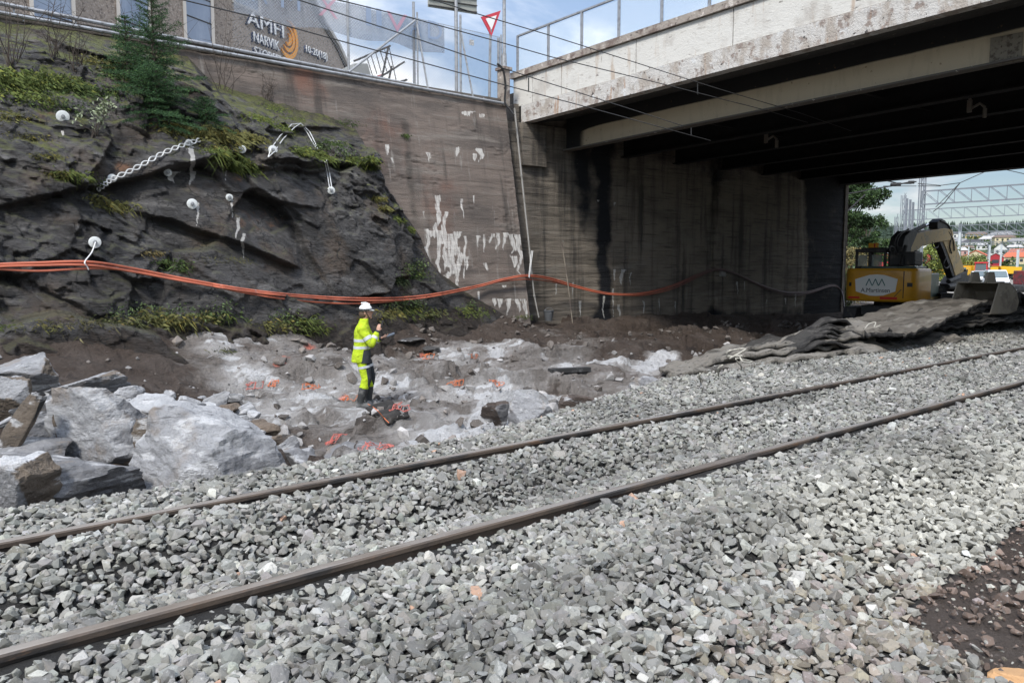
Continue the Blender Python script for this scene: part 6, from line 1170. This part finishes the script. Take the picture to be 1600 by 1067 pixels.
# engine cover top, side, cab
m = MB(); m.box((-.35, -.15, 2.10), (1.3, 1.9, .10)); m.box((.75, -.85, 1.45), (1.0, .75, .9)); m.build('engine_cover', mat('right_side_green_grey_cover', (.10, .14, .12), [((.2, .22, .2), D(s=3, lo=.5, hi=.7))], .35), ex, bevel=.05)
m = MB(); m.box((.8, -.82, .98), (1.4, .8, .14)); m.build('side_step', M['exgrey'], ex, bevel=.02)
cabm = MB(); X0, X1, Ya, Yb, Z0, Z1 = -.35, 1.25, .18, 1.20, 1.0, 2.80
for (x, y) in ((X0, Ya), (X0, Yb), (X1, Ya), (X1, Yb)): cabm.bar((x, y, Z0), (x*.98, y, Z1-.1), .09)
cabm.box(((X0+X1)/2, (Ya+Yb)/2, Z1-.06), (1.75, 1.12, .13)); cabm.box(((X0+X1)/2, (Ya+Yb)/2, Z1+.02), (1.0, .8, .06)); cabm.box((X0, (Ya+Yb)/2, 1.55), (.08, 1.0, 1.2)); cabm.box(((X0+X1)/2, Yb, 1.3), (1.5, .06, .7)); cabm.bar((X0, .72, 2.0), (X0, .72, 2.75), .10)
cb3 = cabm.build('cab', M['exdark'], ex, bevel=.02)
m = MB(); m.box((X0-.03, .46, 2.36), (.02, .36, .42)); m.box((X0-.03, .97, 2.36), (.02, .34, .42)); m.build('cab_window', mat('cab_glass', (.25, .32, .32), [((.5, .55, .55), D(s=3, lo=.5, hi=.62))], .08, spec=.8, alpha=.6), cb3)
m = MB(); m.box((-.1, -.45, 2.42), (.9, .9, .5)); m.build('rear_hood', M['exdark'], ex, bevel=.06)
m = MB(); m.box((.35, .86, 2.93), (.12, .34, .20)); m.build('beacon_sign', mat('orange_beacon_sign', (.85, .38, .01), [], .4), ex, bevel=.01); m = MB(); m.box((.285, .80, 2.93), (.01, .05, .12)); m.box((.285, .80, 2.99), (.01, .10, .03)); m.build('beacon_mark', M['redrefl'], ex)
for (px, py, s) in [(1393, 392, .16)]:
    p = onP(px, py, eorg-lf*.3, -lf); m = MB(); 
# handrails and mirror on the right
def onE(px, py, off=0): p = onP(px, py, eorg+lf*off, lf); R_ = Matrix.Rotation(-EA, 3, 'Z'); return R_ @ (Vector(p)-Vector((eorg[0], eorg[1], ez0)))
m = MB(); m.tube([onE(x, y, -1.1) for x, y in [(1447, 447), (1449, 430), (1449, 416), (1443, 410), (1430, 407)]], .022, 6); m.tube([onE(x, y, -.7) for x, y in [(1428, 418), (1427, 398), (1430, 392), (1436, 393), (1436, 418)]], .025, 6); m.tube([onE(x, y, -.7) for x, y in [(1427, 404), (1436, 404)]], .02, 6); m.box(onE(1431, 400, -.72), (.1, .2, .12)); m.build('handrail', M['exdark'], ex)
# boom, stick, cylinders: outline points in the machine's middle plane
def plate(outline, w_, name, matl, off=-.1, bev=.03):
    m = MB(); pts = [onE(x, y, off) for x, y in outline]; pts = [Vector((p.x, p.y+w_/2, p.z)) for p in pts]; m.prism(pts, None, (0, -w_, 0)); return m.build(name, matl, ex, bevel=bev)
plate([(1398, 418), (1399, 385), (1403, 370), (1412, 361), (1424, 362), (1420, 372), (1413, 388), (1410, 418)], .50, 'boom_base', M['exdark'])
bo3 = plate([(1408, 418), (1413, 384), (1420, 366), (1440, 361), (1468, 357), (1480, 359), (1482, 368), (1477, 376), (1455, 379), (1432, 385), (1424, 392), (1419, 418)], .42, 'boom', M['exgrey'])
plate([(1466, 374), (1471, 362), (1480, 360), (1486, 378), (1494, 400), (1502, 424), (1499, 438), (1488, 436), (1482, 415), (1475, 396)], .32, 'stick', M['exgrey'], -.1)
plate([(1461, 374), (1467, 371), (1477, 396), (1485, 420), (1490, 436), (1485, 436), (1477, 414), (1469, 392)], .26, 'stick_underside', M['exdark'], -.1, 0)
plate([(1458, 357), (1458, 347), (1464, 342), (1470, 345), (1477, 357), (1479, 366), (1468, 362)], .34, 'boom_head', M['exdark'], -.1, .01)
m = MB(); m.tube([onE(1417, 366, .05), onE(1444, 353, .05)], .085, 10); m.build('arm_cylinder', M['exdark'], ex, smooth=True); m = MB(); m.tube([onE(1428, 361, .05), onE(1464, 345, .05)], .055, 10); m.build('cylinder_rod', M['chrome'], ex, smooth=True)
m = MB(); m.tube([onE(1408, 416, -.5), onE(1415, 384, -.5)], .075, 8); m.build('boom_cylinder', M['exdark'], ex, smooth=True); m = MB(); m.tube([onE(1421, 418, .3), onE(1423, 390, .3)], .06, 8); m.build('boom_cylinder', M['exdark'], ex, smooth=True)
m = MB()
for pts in [[(1400, 398), (1397, 382), (1402, 368), (1414, 361), (1430, 361)], [(1404, 400), (1401, 380), (1408, 366), (1420, 358)], [(1470, 345), (1482, 352), (1486, 366), (1484, 385), (1487, 396)], [(1456, 378), (1459, 387), (1465, 386), (1467, 379)], [(1482, 362), (1489, 375), (1491, 392)], [(1478, 403), (1474, 415), (1480, 419), (1484, 412)], [(1392, 396), (1389, 390), (1392, 385), (1397, 388), (1397, 396)]]:
    m.tube(smooth_path([onE(x, y, -.3) for x, y in pts], 5), .028, 6)
m.build('hydraulic_hose', M['black'], ex, smooth=True)
# tiltrotator and dark ditch bucket hanging from it
plate([(1484, 432), (1500, 424), (1506, 436), (1500, 452), (1479, 454), (1477, 444)], .5, 'tilt_rotator', M['exdark'], -.1, .04)
plate([(1503, 446), (1508, 421), (1511, 421), (1507, 450)], .08, 'thumb', M['exdark'], -.3, 0)
m = MB(); m.tube([onE(1482, 440, -.5), onE(1499, 434, -.5)], .09, 8); m.tube([onE(1480, 448, -.6), onE(1500, 447, -.6)], .11, 8); m.box(onE(1490, 453, -.3), (.7, .9, .14)); m.build('quick_hitch', M['exdark'], ex)
def bucket(name, c, rz, wid, prof, matl, label, th=.03):
    prof = [(x*.8, z*.8) for x, z in prof]; e = empty(name, label, 'bucket', c, rz); n = len(prof)
    m = MB(); vs = [(x, y, z) for (x, z) in prof for y in (-wid/2, wid/2)]; m.add(vs, [(2*i, 2*i+1, 2*i+3, 2*i+2) for i in range(n-1)]); o = m.build('shell', matl, e); s = o.modifiers.new('thickness', 'SOLIDIFY'); s.thickness = th
    for y in (-wid/2, wid/2-.03): m = MB(); m.prism([(x, y, z) for x, z in prof], None, (0, .03, 0)); m.build('side_plate', matl, e)
    for y in (-wid*.18, wid*.18): m = MB(); m.prism([(prof[0][0]+a, y-.03, prof[0][1]+b_) for a, b_ in [(-.05, -.02), (.45, -.02), (.32, .26), (.08, .26)]], None, (0, .06, 0)); m.build('hitch_lug', matl, e)
    return e
# front digging bucket, lying on the mats with its mouth to the left
bc = onP(1514, 489, (0, 0, .42), (0, 0, 1)); bp = [(-.10, 1.02), (.50, 1.0), (.95, .72), (1.12, .38), (1.0, .08), (.55, -.02), (-.55, .0)]
bucket('excavator_bucket', (bc[0]+.55, bc[1]+.0, .40), AZ-pi/2+radians(30), 1.1, bp, M['steel_b'], 'big worn tan-grey digging bucket lying on the mats right of the excavator')
dc_ = atD(1473, 474, 29.0); bucket('ditching_bucket', (dc_[0], dc_[1], dc_[2]), AZ-pi/2-radians(8), 1.9, [(-.55, .50), (-.2, .52), (.5, .46), (.62, .2), (.4, .0), (-.6, -.05)], M['exdark'], 'wide dark ditching bucket under the end of the excavator arm')
# pile of dark earth by the abutment end
# ================================================================== YARD BEHIND
GZ0 = -.45
def ground_at(px, D_): p = atD(px, 420, D_); return np.array([p[0], p[1], GZ0])
M['vanw'] = mat('silver_white_van_paint', (.62, .66, .70), [], .3, coat=.4); M['tyre'] = mat('tyre', (.02, .02, .02), [], .8); M['plateg'] = mat('green_number_plate', (.03, .35, .28), [], .5); M['lampg'] = mat('headlamp_glass', (.7, .72, .75), [], .1)
def wheel(mb_t, mb_r, x, y, r, w_): mb_t.cyl((x, y-w_/2, r), (x, y+w_/2, r), r, n=18); mb_r.cyl((x, y-w_/2-.01, r), (x, y+w_/2+.01, r), r*.58, n=14)
def van(px, D_, rz, paint, label, L_=4.9, W_=1.9, H_=1.9):
    e = empty('van', label, 'van', ground_at(px, D_), rz); m = MB(); sec = [(-L_/2, .35, .98), (-L_/2, 1.75, .94), (-L_/2+.3, H_, .82), (.55, H_, .82), (1.15, 1.82, .80), (1.75, 1.15, .94), (2.30, .98, .94), (L_/2, .72, .9), (L_/2, .32, .94)]
    vs = [];
    for s in (-1, 1): vs += [(x, s*W_/2*k, z) for x, z, k in sec]
    n = len(sec); m.add(vs, [tuple(range(n)), tuple(reversed(range(n, 2*n)))]+[(i, n+i, n+(i+1) % n, (i+1) % n) for i in range(n)]); m.build('body', paint, e, bevel=.05)
    m = MB(); m.add([(1.22, -.70, 1.76), (1.22, .70, 1.76), (1.76, .82, 1.19), (1.76, -.82, 1.19)], [(0, 1, 2, 3)]); o = m.build('windscreen', M['glass'], e); o.location = (.02, 0, .02)
    m = MB(); m.box((L_/2+.0, 0, .72), (.06, 1.0, .16)); m.box((L_/2+.0, 0, .40), (.08, 1.7, .16)); m.build('grille', M['black'], e)
    m = MB(); m.box((L_/2+.05, 0, .52), (.02, .55, .13)); m.build('number_plate', M['plateg'], e)
    for s in (-1, 1): m = MB(); m.box((L_/2-.05, s*.74, .80), (.12, .32, .16)); m.build('headlight', M['lampg'], e, bevel=.03)
    for s in (-1, 1): m = MB(); m.box((1.25, s*1.06, 1.18), (.1, .2, .18)); m.build('wing_mirror', M['black'], e)
    for x in (-1.5, 1.55):
        for s in (-1, 1): mt_ = MB(); mr_ = MB(); wheel(mt_, mr_, x, s*.82, .34, .24); o = mt_.build('wheel', M['tyre'], e); mr_.build('rim', M['galv'], o)
    for s in (-1, 1): m = MB(); m.add([(-2.2, s*.945, 1.25), (.9, s*.945, 1.25), (.5, s*.87, 1.7), (-2.2, s*.87, 1.7)], [(0, 1, 2, 3)]); m.build('side_window', M['glass'], e)
    return e
toc = lambda px: (AZ-atan((px-800)/F))+pi   # heading that faces the camera
van(1557, 76, toc(1557)+.10, M['vanw'], 'silver-white van with a green number plate facing the camera in the yard')
van(1533, 84, toc(1533)+.05, M['white'], 'white car half hidden behind the silver-white van, red tractor behind it', 4.4, 1.8, 1.45)
# red tractor
def tractor(px, D_, rz, label):
    e = empty('tractor', label, 'tractor', ground_at(px, D_), rz); m = MB(); m.box((1.3, 0, 1.35), (2.0, .85, .8)); m.build('bonnet', M['red'], e, bevel=.1)
    m = MB(); 
    for x in (-.9, .5):
        for s in (-1, 1): m.bar((x, s*.75, 1.2), (x, s*.68, 2.75), .1)
    m.box((-.2, 0, 2.85), (1.7, 1.6, .18)); m.box((-.2, 0, 1.3), (1.5, 1.5, .5)); m.build('cab', M['red'], e, bevel=.03); m = MB(); m.box((.5, 0, 2.1), (.03, 1.3, 1.2)); m.build('cab_window', M['glass'], e)
    for x, r in ((-.9, .85), (1.9, .6)):
        for s in (-1, 1): mt_ = MB(); mr_ = MB(); wheel(mt_, mr_, x, s*.95, r, .45); o = mt_.build('wheel', M['tyre'], e); mr_.build('rim', M['exwhite'], o)
tractor(1533, 108, toc(1533)-.1, 'dark red tractor with a glazed cab behind the parked vans')
def dumper(px, D_, rz, label, s=1.):
    e = empty('dump_truck', label, 'dump truck', ground_at(px, D_), rz); m = MB(); m.prism([(-2.6, -1.2, 1.1), (.6, -1.2, 1.1), (1.2, -1.2, 2.5), (-2.9, -1.2, 2.3)], None, (0, 2.4, 0)); m.build('skip', M['yel2'], e, bevel=.04); m = MB(); m.box((2.0, 0, 1.5), (1.4, 2.0, 1.6)); m.build('cab', M['yel2'], e, bevel=.08); m = MB(); m.box((2.72, 0, 1.85), (.03, 1.6, .7)); m.build('windscreen', M['glass'], e)
    m = MB(); m.box((0, 0, .8), (5.0, 1.2, .4)); m.build('chassis', M['exdark'], e)
    for x in (-1.6, 1.9):
        for q in (-1, 1): mt_ = MB(); mr_ = MB(); wheel(mt_, mr_, x, q*1.0, .62, .5); o = mt_.build('wheel', M['tyre'], e); mr_.build('rim', M['yel2'], o)
M['yel2'] = mat('dump_truck_yellow_paint', (.72, .40, .02), [((.5, .28, .03), D(s=2, lo=.5, hi=.7))], .45)  # truck yellow, a little brighter than the excavator paint
dumper(1474, 122, toc(1478)+.4, 'yellow dump truck partly behind the excavator arm, left of the second yellow truck'); dumper(1512, 118, toc(1516)-.35, 'yellow dump truck between the excavator arm and the red tractor'); dumper(1566, 140, toc(1568)-1.0, 'yellow loader truck behind the silver-white van')
# dark red drilling machine at the right frame edge
e = empty('drilling_rig', 'dark red drilling rig with grey boom cut by the right frame edge', 'drilling rig', ground_at(1613, 66), toc(1600)+.5); m = MB(); m.box((0, 0, 1.25), (2.6, 1.7, 1.2)); m.build('housing', mat('dark_red_machine_paint', (.20, .02, .025), [((.06, .03, .03), D(s=3, lo=.45, hi=.62)), ((.3, .3, .3), D(s=5, lo=.62, hi=.7))], .5), e, bevel=.06)
for s in (-1, 1): m = MB(); m.box((0, s*.85, .35), (2.8, .42, .62)); m.build('crawler_track', M['exdark'], e, bevel=.15)
m = MB(); m.bar((.8, .3, 1.8), (2.0, .9, .9), .22); m.bar((1.9, .9, -.2), (1.9, .95, 2.9), .28); m.tube([(1, .2, 1.9), (1.4, .6, 2.2), (1.9, .8, 1.6), (1.7, .9, .8)], .05); m.build('boom', M['exgrey'], e); m = MB(); m.tube([(.9, .5, 1.9), (1.3, .9, 2.4), (1.7, 1.1, 1.3), (1.5, .9, .6)], .06); m.box((1.2, .9, .7), (.5, .7, .8)); m.build('hose_reel', M['black'], e)
o = MB().box((0, 0, .3), (.5, .6, .6)).build('cable_reel_box', M['greybox'], None, bevel=.03, loc=ground_at(1581, 52)); tag(o, 'small grey box standing on the yard left of the drilling rig', 'box')
o = MB(); o.box((0, 0, .85), (1.8, .5, .12)); o.box((-.5, 0, .4), (.15, .3, .8)); o.box((.5, 0, .4), (.15, .3, .8)); o = o.build('trestle', M['exdark'], None, loc=ground_at(1457, 52)); o.rotation_euler = (0, 0, AZ-pi/2); tag(o, 'dark work trestle in the gap between excavator and bucket', 'trestle')

# ---- foreground corner
pq = onZ(1600, 1062, -.12); V, Fc = boulder(64, (.24, .2, .12), sub=4); o = fast('tan_stone', V, Fc, mat('tan_rock', (.46, .27, .13), [((.6, .42, .25), D(s=5, lo=.5, hi=.65))], .85, [(20, .01)])); o.location = (pq[0], pq[1], -.14); tag(o, 'orange-tan stone in the bottom right corner, larger than the ballast around it', 'stone')
# ================================================================== GANTRIES, MASTS AND WIRES OF THE RAILWAY YARD
M['gantry'] = mat('galvanised_lattice', (.20, .22, .245), [], .6); dg_ = np.array([.075, -1, 0]); dg_ /= np.linalg.norm(dg_)
def gantry(px0, ytop, D_, hb, label, mast_px=None, Lg=16, bay=None, r=.10):
    P0 = atD(px0, ytop, D_); e = empty('signal_gantry', label, 'gantry', P0, group='lattice gantries across the yard'); a = Vector((0, 0, 0)); bay = bay or hb*1.15; n = int(Lg/bay); dv_ = Vector(dg_); m = MB()
    for zz_ in (0, -hb):
        for w_ in (0, .5): m.bar(Vector((w_, 0, zz_)), Vector((w_, 0, zz_))+dv_*Lg, r)
    for i in range(n):
        p = dv_*bay*i; q = dv_*bay*(i+1); m.bar(p, p+Vector((0, 0, -hb)), r*.55); m.bar(p, q+Vector((0, 0, -hb)), r*.55); m.bar(p+Vector((.5, 0, 0)), q+Vector((.5, 0, -hb)), r*.5)
    m.build('truss', M['gantry'], e)
    for s, ext in ((0, 2.0), (n, 1.0)):
        p = dv_*bay*s; m = MB(); zb_ = GZ0-P0[2]
        for (i, j) in ((-.22, -.22), (.22, -.22), (.22, .22), (-.22, .22)): m.bar(p+Vector((i, j, zb_)), p+Vector((i, j, ext)), r*.9)
        z = zb_; k = 0
        while z < ext-.5: m.bar(p+Vector((-.22 if k % 2 else .22, -.22, z)), p+Vector((.22 if k % 2 else -.22, -.22, z+1.1)), r*.5); m.bar(p+Vector((.22, -.22 if k % 2 else .22, z)), p+Vector((.22, .22 if k % 2 else -.22, z+1.1)), r*.5); z += 1.1; k += 1
        m.build('mast', M['gantry'], e)
gantry(1441, 299, 80, 1.35, 'nearest lattice gantry, highest in the opening, its mast right above the excavator boom', Lg=22)
gantry(1411, 329, 103, 1.3, 'second lattice gantry, just below the nearest one', Lg=32, r=.08)
gantry(1400, 356, 142, 1.2, 'third gantry, whose lattice stands before the forest edge', Lg=46, r=.09)
gantry(1500, 363, 175, .9, 'fourth thin gantry crossing the treeline', Lg=40, r=.11)
gantry(1500, 379, 225, .8, 'fifth gantry in front of the hillside houses', Lg=50, r=.12)
gantry(1545, 391, 290, .8, 'farthest low gantry above the red roofs', Lg=60, r=.13)
for i, (px, yt, D_, w_, l) in enumerate([(1417, 310, 78, .16, 'left one of the twin lattice masts left of the gantry mast'), (1422.5, 312, 79, .1, 'middle lattice mast of the group left of the gantry mast'), (1427, 316, 82, .12, 'thin mast beside the twin lattice masts'), (1500, 362, 150, .35, 'pale grey broad mast rising right of the excavator stick'), (1547, 383, 190, .35, 'white pole standing between the red gable house and the orange roof'), (1565, 383, 200, .35, 'white pole right of the red gable house'), (1591, 390, 190, .5, 'grey pole before the right orange roof'), (1514, 385, 215, .25, 'thin pale pole left of the left orange roof')]):
    p = atD(px, yt, D_); m = MB(); hh = p[2]-GZ0
    if w_ <= .2:
        for a in (-w_, w_): m.bar((a, 0, GZ0-p[2]), (a, 0, 0), .11)
        z = GZ0-p[2]
        while z < -.6: m.bar((-w_, 0, z+.6), (w_, 0, z+.6), .05); z += 1.0
    else: m.bar((0, 0, GZ0-p[2]), (0, 0, 0), w_*.95)
    o = m.build('catenary_mast', M['gantry'] if w_ <= .2 else mat('pale_mast_paint', (.5, .54, .55), [], .6), None, loc=p); tag(o, l, 'mast', 'masts in the yard')
def wires(name, lines, label, r, D_=60, matl='wire'):
    o0 = Vector(atD(lines[0][0][0], lines[0][0][1], D_)); m = MB()
    for ln in lines: m.tube([Vector(atD(x, y, D_-(x-1400)*.02))-o0 for x, y in ln], r, 4)
    o = m.build(name, M[matl], None, loc=o0); tag(o, label, 'wires')
wires('overhead_bracket', [[(1322, 303), (1342, 300), (1355, 297), (1392, 291), (1420, 285), (1432, 284)], [(1322, 332), (1352, 304)], [(1378, 281), (1400, 286)], [(1392, 287), (1424, 287)]], 'black insulated bracket arm reaching out from the abutment corner', .045, 42)
m = MB()
for px, py in ((1320, 303), (1318, 333), (1396, 289), (1403, 288), (1424, 285)): p = atD(px, py, 42); m.cyl(p-np.array([.1, -.1, 0]), p+np.array([.1, -.1, 0]), .09, n=8)
o = m.build('insulator', M['black']); tag(o, 'row of black insulators on the bracket arm', 'insulators')
wires('feeder_wire', [[(1545, 266), (1500, 286), (1462, 324)], [(1500, 286), (1470, 290), (1434, 287)], [(1500, 286), (1475, 318), (1458, 331)], [(1565, 264), (1605, 273)], [(1434, 291), (1470, 291)], [(1380, 291), (1432, 291)]], 'wires splaying out below the far edge of the bridge', .035, 60)
# ================================================================== HOUSES ON THE HILLSIDE
def hillD(py, px=1520): return (CAMH+.067*446)/(.067*math.sqrt(1+((px-800)/F)**2)-(420-py)/F)
M['hw'] = mat('window_dark', (.05, .06, .07), [], .2)
def paint(n, c): 
    if n not in M: M[n] = mat(n, c, [(tuple(x*.8 for x in c), D(s=.3, lo=.5, hi=.7))], .8)
    return n
paint('w_white', (.62, .62, .60)); paint('w_cream', (.58, .50, .33)); paint('w_yellow', (.60, .48, .22)); paint('w_red', (.34, .03, .04)); paint('w_grey', (.35, .36, .36)); paint('w_pink', (.5, .3, .28))
paint('r_orange', (.48, .13, .07)); paint('r_dark', (.06, .06, .065)); paint('r_grey', (.22, .22, .22)); paint('r_pale', (.42, .41, .40)); paint('r_brown', (.15, .11, .09))
def house(px, yb, wpx, hpx, roofpx, wall, roof, label, gable=False, depth=None, win=3, floors=1, name='house', flat=False, yaw=0.):
    D_ = max(140, hillD(yb, px)); P0 = atD(px, yb, D_); P0[2] = max(P0[2], GZ0); s = D_/F*1.28; w_ = wpx*s; h_ = hpx*s; r_ = roofpx*s; dp = depth or max(7., w_*.6)
    rz = AZ-atan((px-800)/F)-pi/2+yaw; e = empty(name, label, 'house', (P0[0], P0[1], P0[2]-1.0), rz); h_ += 1.0
    m = MB(); m.box((0, dp/2, h_/2), (w_, dp, h_))
    if gable: m.prism([(-w_/2, 0, h_), (w_/2, 0, h_), (0, 0, h_+r_)], None, (0, dp, 0))
    m.build('wall', M[wall], e)
    if not flat:
        m = MB(); o_ = .06*w_; t_ = .35
        if gable: m.prism([(-w_/2-o_, -.4, h_-.3), (0, -.4, h_+r_), (0, -.4, h_+r_+t_*1.2), (-w_/2-o_, -.4, h_-.3+t_)], None, (0, dp+.8, 0)); m.prism([(w_/2+o_, -.4, h_-.3), (0, -.4, h_+r_), (0, -.4, h_+r_+t_*1.2), (w_/2+o_, -.4, h_-.3+t_)], None, (0, dp+.8, 0))
        else: ins = min(w_*.18, 3); m.add([(-w_/2-o_, -.6, h_), (w_/2+o_, -.6, h_), (w_/2+o_, dp+.6, h_), (-w_/2-o_, dp+.6, h_), (-w_/2+ins, dp/2, h_+r_), (w_/2-ins, dp/2, h_+r_)], [(0, 1, 5, 4), (1, 2, 5), (2, 3, 4, 5), (3, 0, 4), (3, 2, 1, 0)]); m.box((w_*.15, dp*.4, h_+r_*.85), (.8, .8, 1.6))
        m.build('roof', M[roof], e)
    for f in range(floors):
        for k in range(win):
            x = (k+.5)/win*w_-w_/2; z = 1.0+(h_-1.0)*(f+.5)/floors; m = MB(); m.box((x, -.05, z), (w_/win*.42, .12, (h_-1.0)/floors*.42)); m.build('window', M['hw'], e)
    return e
HS = [(1398, 415, 75, 15, 5, 'w_red', 'r_grey', 'long red industrial hall with grey roof left of the excavator boom', 1, 8, False),
 (1462, 409, 32, 26, 0, 'w_white', 'r_pale', 'white three-storey apartment block behind the excavator boom', 3, 5, True),
 (1492, 373, 16, 6, 2.5, 'w_white', 'r_dark', 'white house highest on the left of the hill, just under the treeline', 1, 3, False),
 (1488, 381, 12, 5, 3, 'w_white', 'r_grey', 'small white house below the highest white house', 1, 2, False),
 (1524, 373, 22, 5, 4, 'w_yellow', 'r_brown', 'ochre house with brown roof close below the forest', 1, 3, False),
 (1562, 376, 26, 7, 4, 'w_cream', 'r_grey', 'wide cream house with a long grey roof under the treeline', 1, 4, False), (1570, 384, 22, 10, 4, 'w_cream', 'r_brown', 'cream house with brown roof in the upper middle of the hill', 2, 4, False),
 (1543, 380, 18, 5, 4, 'w_grey', 'r_pale', 'grey house with pale roof left of the cream house', 1, 3, False),
 (1518, 386, 22, 6, 3.5, 'w_white', 'r_dark', 'white house with a dark roof in the middle of the hill', 1, 4, False), (1503, 384, 14, 5, 4, 'w_grey', 'r_grey', 'grey house left of the mid-hill white house', 1, 2, False),
 (1536, 390, 14, 5, 3, 'w_white', 'r_pale', 'small white house with pale roof above the left orange roof', 1, 3, False), (1592, 386, 20, 7, 4, 'w_white', 'r_grey', 'white house at the right frame edge high on the hill', 1, 3, False),
 (1585, 394, 18, 6, 3, 'w_grey', 'r_pale', 'grey terraced house above the right orange roof', 1, 4, False), (1500, 399, 16, 6, 4, 'w_pink', 'r_pale', 'pinkish house behind the excavator stick', 1, 3, False), (1511, 394, 16, 5, 3, 'w_white', 'r_brown', 'low white house with brown roof left of the left orange roof', 1, 3, False),
 (1563, 399, 14, 8, 7, 'w_white', 'r_dark', 'white gabled house with dark roof behind the red gable house', 1, 2, False), (1524, 410, 26, 7, 7, 'w_cream', 'r_orange', 'cream house with a broad orange roof left of the red gable house', 1, 4, False),
 (1555, 415, 17, 10, 5, 'w_red', 'r_pale', 'dark red gable house with a white verge', 1, 1, False), (1590, 412, 30, 8, 10, 'w_cream', 'r_orange', 'house with a big orange roof at the right frame edge', 1, 4, False),
 (1548, 405, 14, 5, 3, 'w_white', 'r_dark', 'small white house squeezed behind the red gable house', 1, 2, False), (1577, 405, 12, 6, 4, 'w_white', 'r_grey', 'white house between the red gable house and the right orange roof', 1, 2, False),
 (1480, 392, 14, 5, 3, 'w_white', 'r_pale', 'small white house seen right of the boom knee', 1, 2, False), (1412, 398, 16, 6, 3, 'w_white', 'r_grey', 'small white house above the red industrial hall', 1, 3, False)]
for (px, yb, w_, h_, r_, wl_, rf, lab_, fl, wn, flat) in HS: house(px, yb, w_, h_, r_, wl_, rf, lab_, gable=lab_.find('gable') >= 0, floors=fl, win=wn, flat=flat, yaw=((px*37) % 11-5)*.05)
# balconies bands on the white block
# ================================================================== FOREST ON THE HILL
rf_ = np.random.RandomState(77)
def conifers(n, d0_, d1_, hmin, hmax, name, col):
    a = np.radians(rf_.uniform(52.6-38, 52.6-20, n)); d = rf_.uniform(d0_, d1_, n); X = d*np.cos(a); Y = d*np.sin(a); Z = hill(X, Y)+GZ0*(d < 446); H = rf_.uniform(hmin, hmax, n)
    VV = []; FF = []; CC = []; b = 0; k = 7
    for x, y, z, h in zip(X, Y, Z, H):
        tiers = 4; r0 = h*rf_.uniform(.16, .24); c = np.array(col)*rf_.uniform(.6, 1.4)
        for t in range(tiers):
            zb_ = z+h*(.08+.22*t); r = r0*(1-.22*t); an = rf_.rand()*6; ring = [(x+r*rf_.uniform(.7, 1.15)*cos(an+2*pi*i/k), y+r*rf_.uniform(.7, 1.15)*math.sin(an+2*pi*i/k), zb_-h*.04*rf_.rand()) for i in range(k)]
            VV += ring+[(x, y, zb_+h*.34)]; FF += [(b+i, b+(i+1) % k, b+k) for i in range(k)]; CC += [(*c, 1)]*(k+1); b += k+1
    o = fast(name, np.array(VV), np.array(FF), M['farleaf'], cols=dict(col=np.array(CC))); return tag(o, kind='stuff')
M['farleaf'] = mat('distant_foliage', (.05, .08, .05), [], .95, vcol='col', spec=.1)
conifers(2600, 960, 1250, 9, 17, 'forest', (.045, .066, .050))
conifers(170, 560, 960, 4, 8, 'forest_patches', (.05, .075, .04))
# rounded garden trees among the houses
n = 170; a = np.radians(rf_.uniform(52.6-37, 52.6-22, n)); d = rf_.uniform(450, 950, n); X = d*np.cos(a); Y = d*np.sin(a); Z = hill(X, Y); P = []; Cc = []
for x, y, z in zip(X, Y, Z):
    h = rf_.uniform(2.5, 5); k = 40; g_ = rf_.normal(0, 1, (k, 3)); g_ /= np.linalg.norm(g_, axis=1)[:, None]; P.append(np.array([x, y, z+h*.5])+g_*np.array([h*.5, h*.5, h*.45])); Cc.append(np.tile(np.array([.07, .10, .035])*rf_.uniform(.6, 1.5), (k, 1)))
P = np.concatenate(P); o = cards('garden_trees', P, rf_.normal(0, 1, P.shape), 1.5, 1.3, np.concatenate(Cc), matl=M['farleaf']); tag(o, kind='stuff')
# low hedge and earth bank at the edge of the yard
n = 9000; px_ = rf_.uniform(1425, 1660, n); Dd = rf_.uniform(175, 240, n); P = np.array([atD(x, 420, q_) for x, q_ in zip(px_, Dd)]); P[:, 2] = GZ0+rf_.rand(n)**1.3*1.1*(.5+fbm(px_*.06, Dd*.02, 3, 5)); o = cards('hedge', P, rf_.normal(0, 1, P.shape), 1.0, .8, gcol(n, (.08, .11, .04), .35, .1), matl=M['farleaf']); tag(o, kind='stuff')
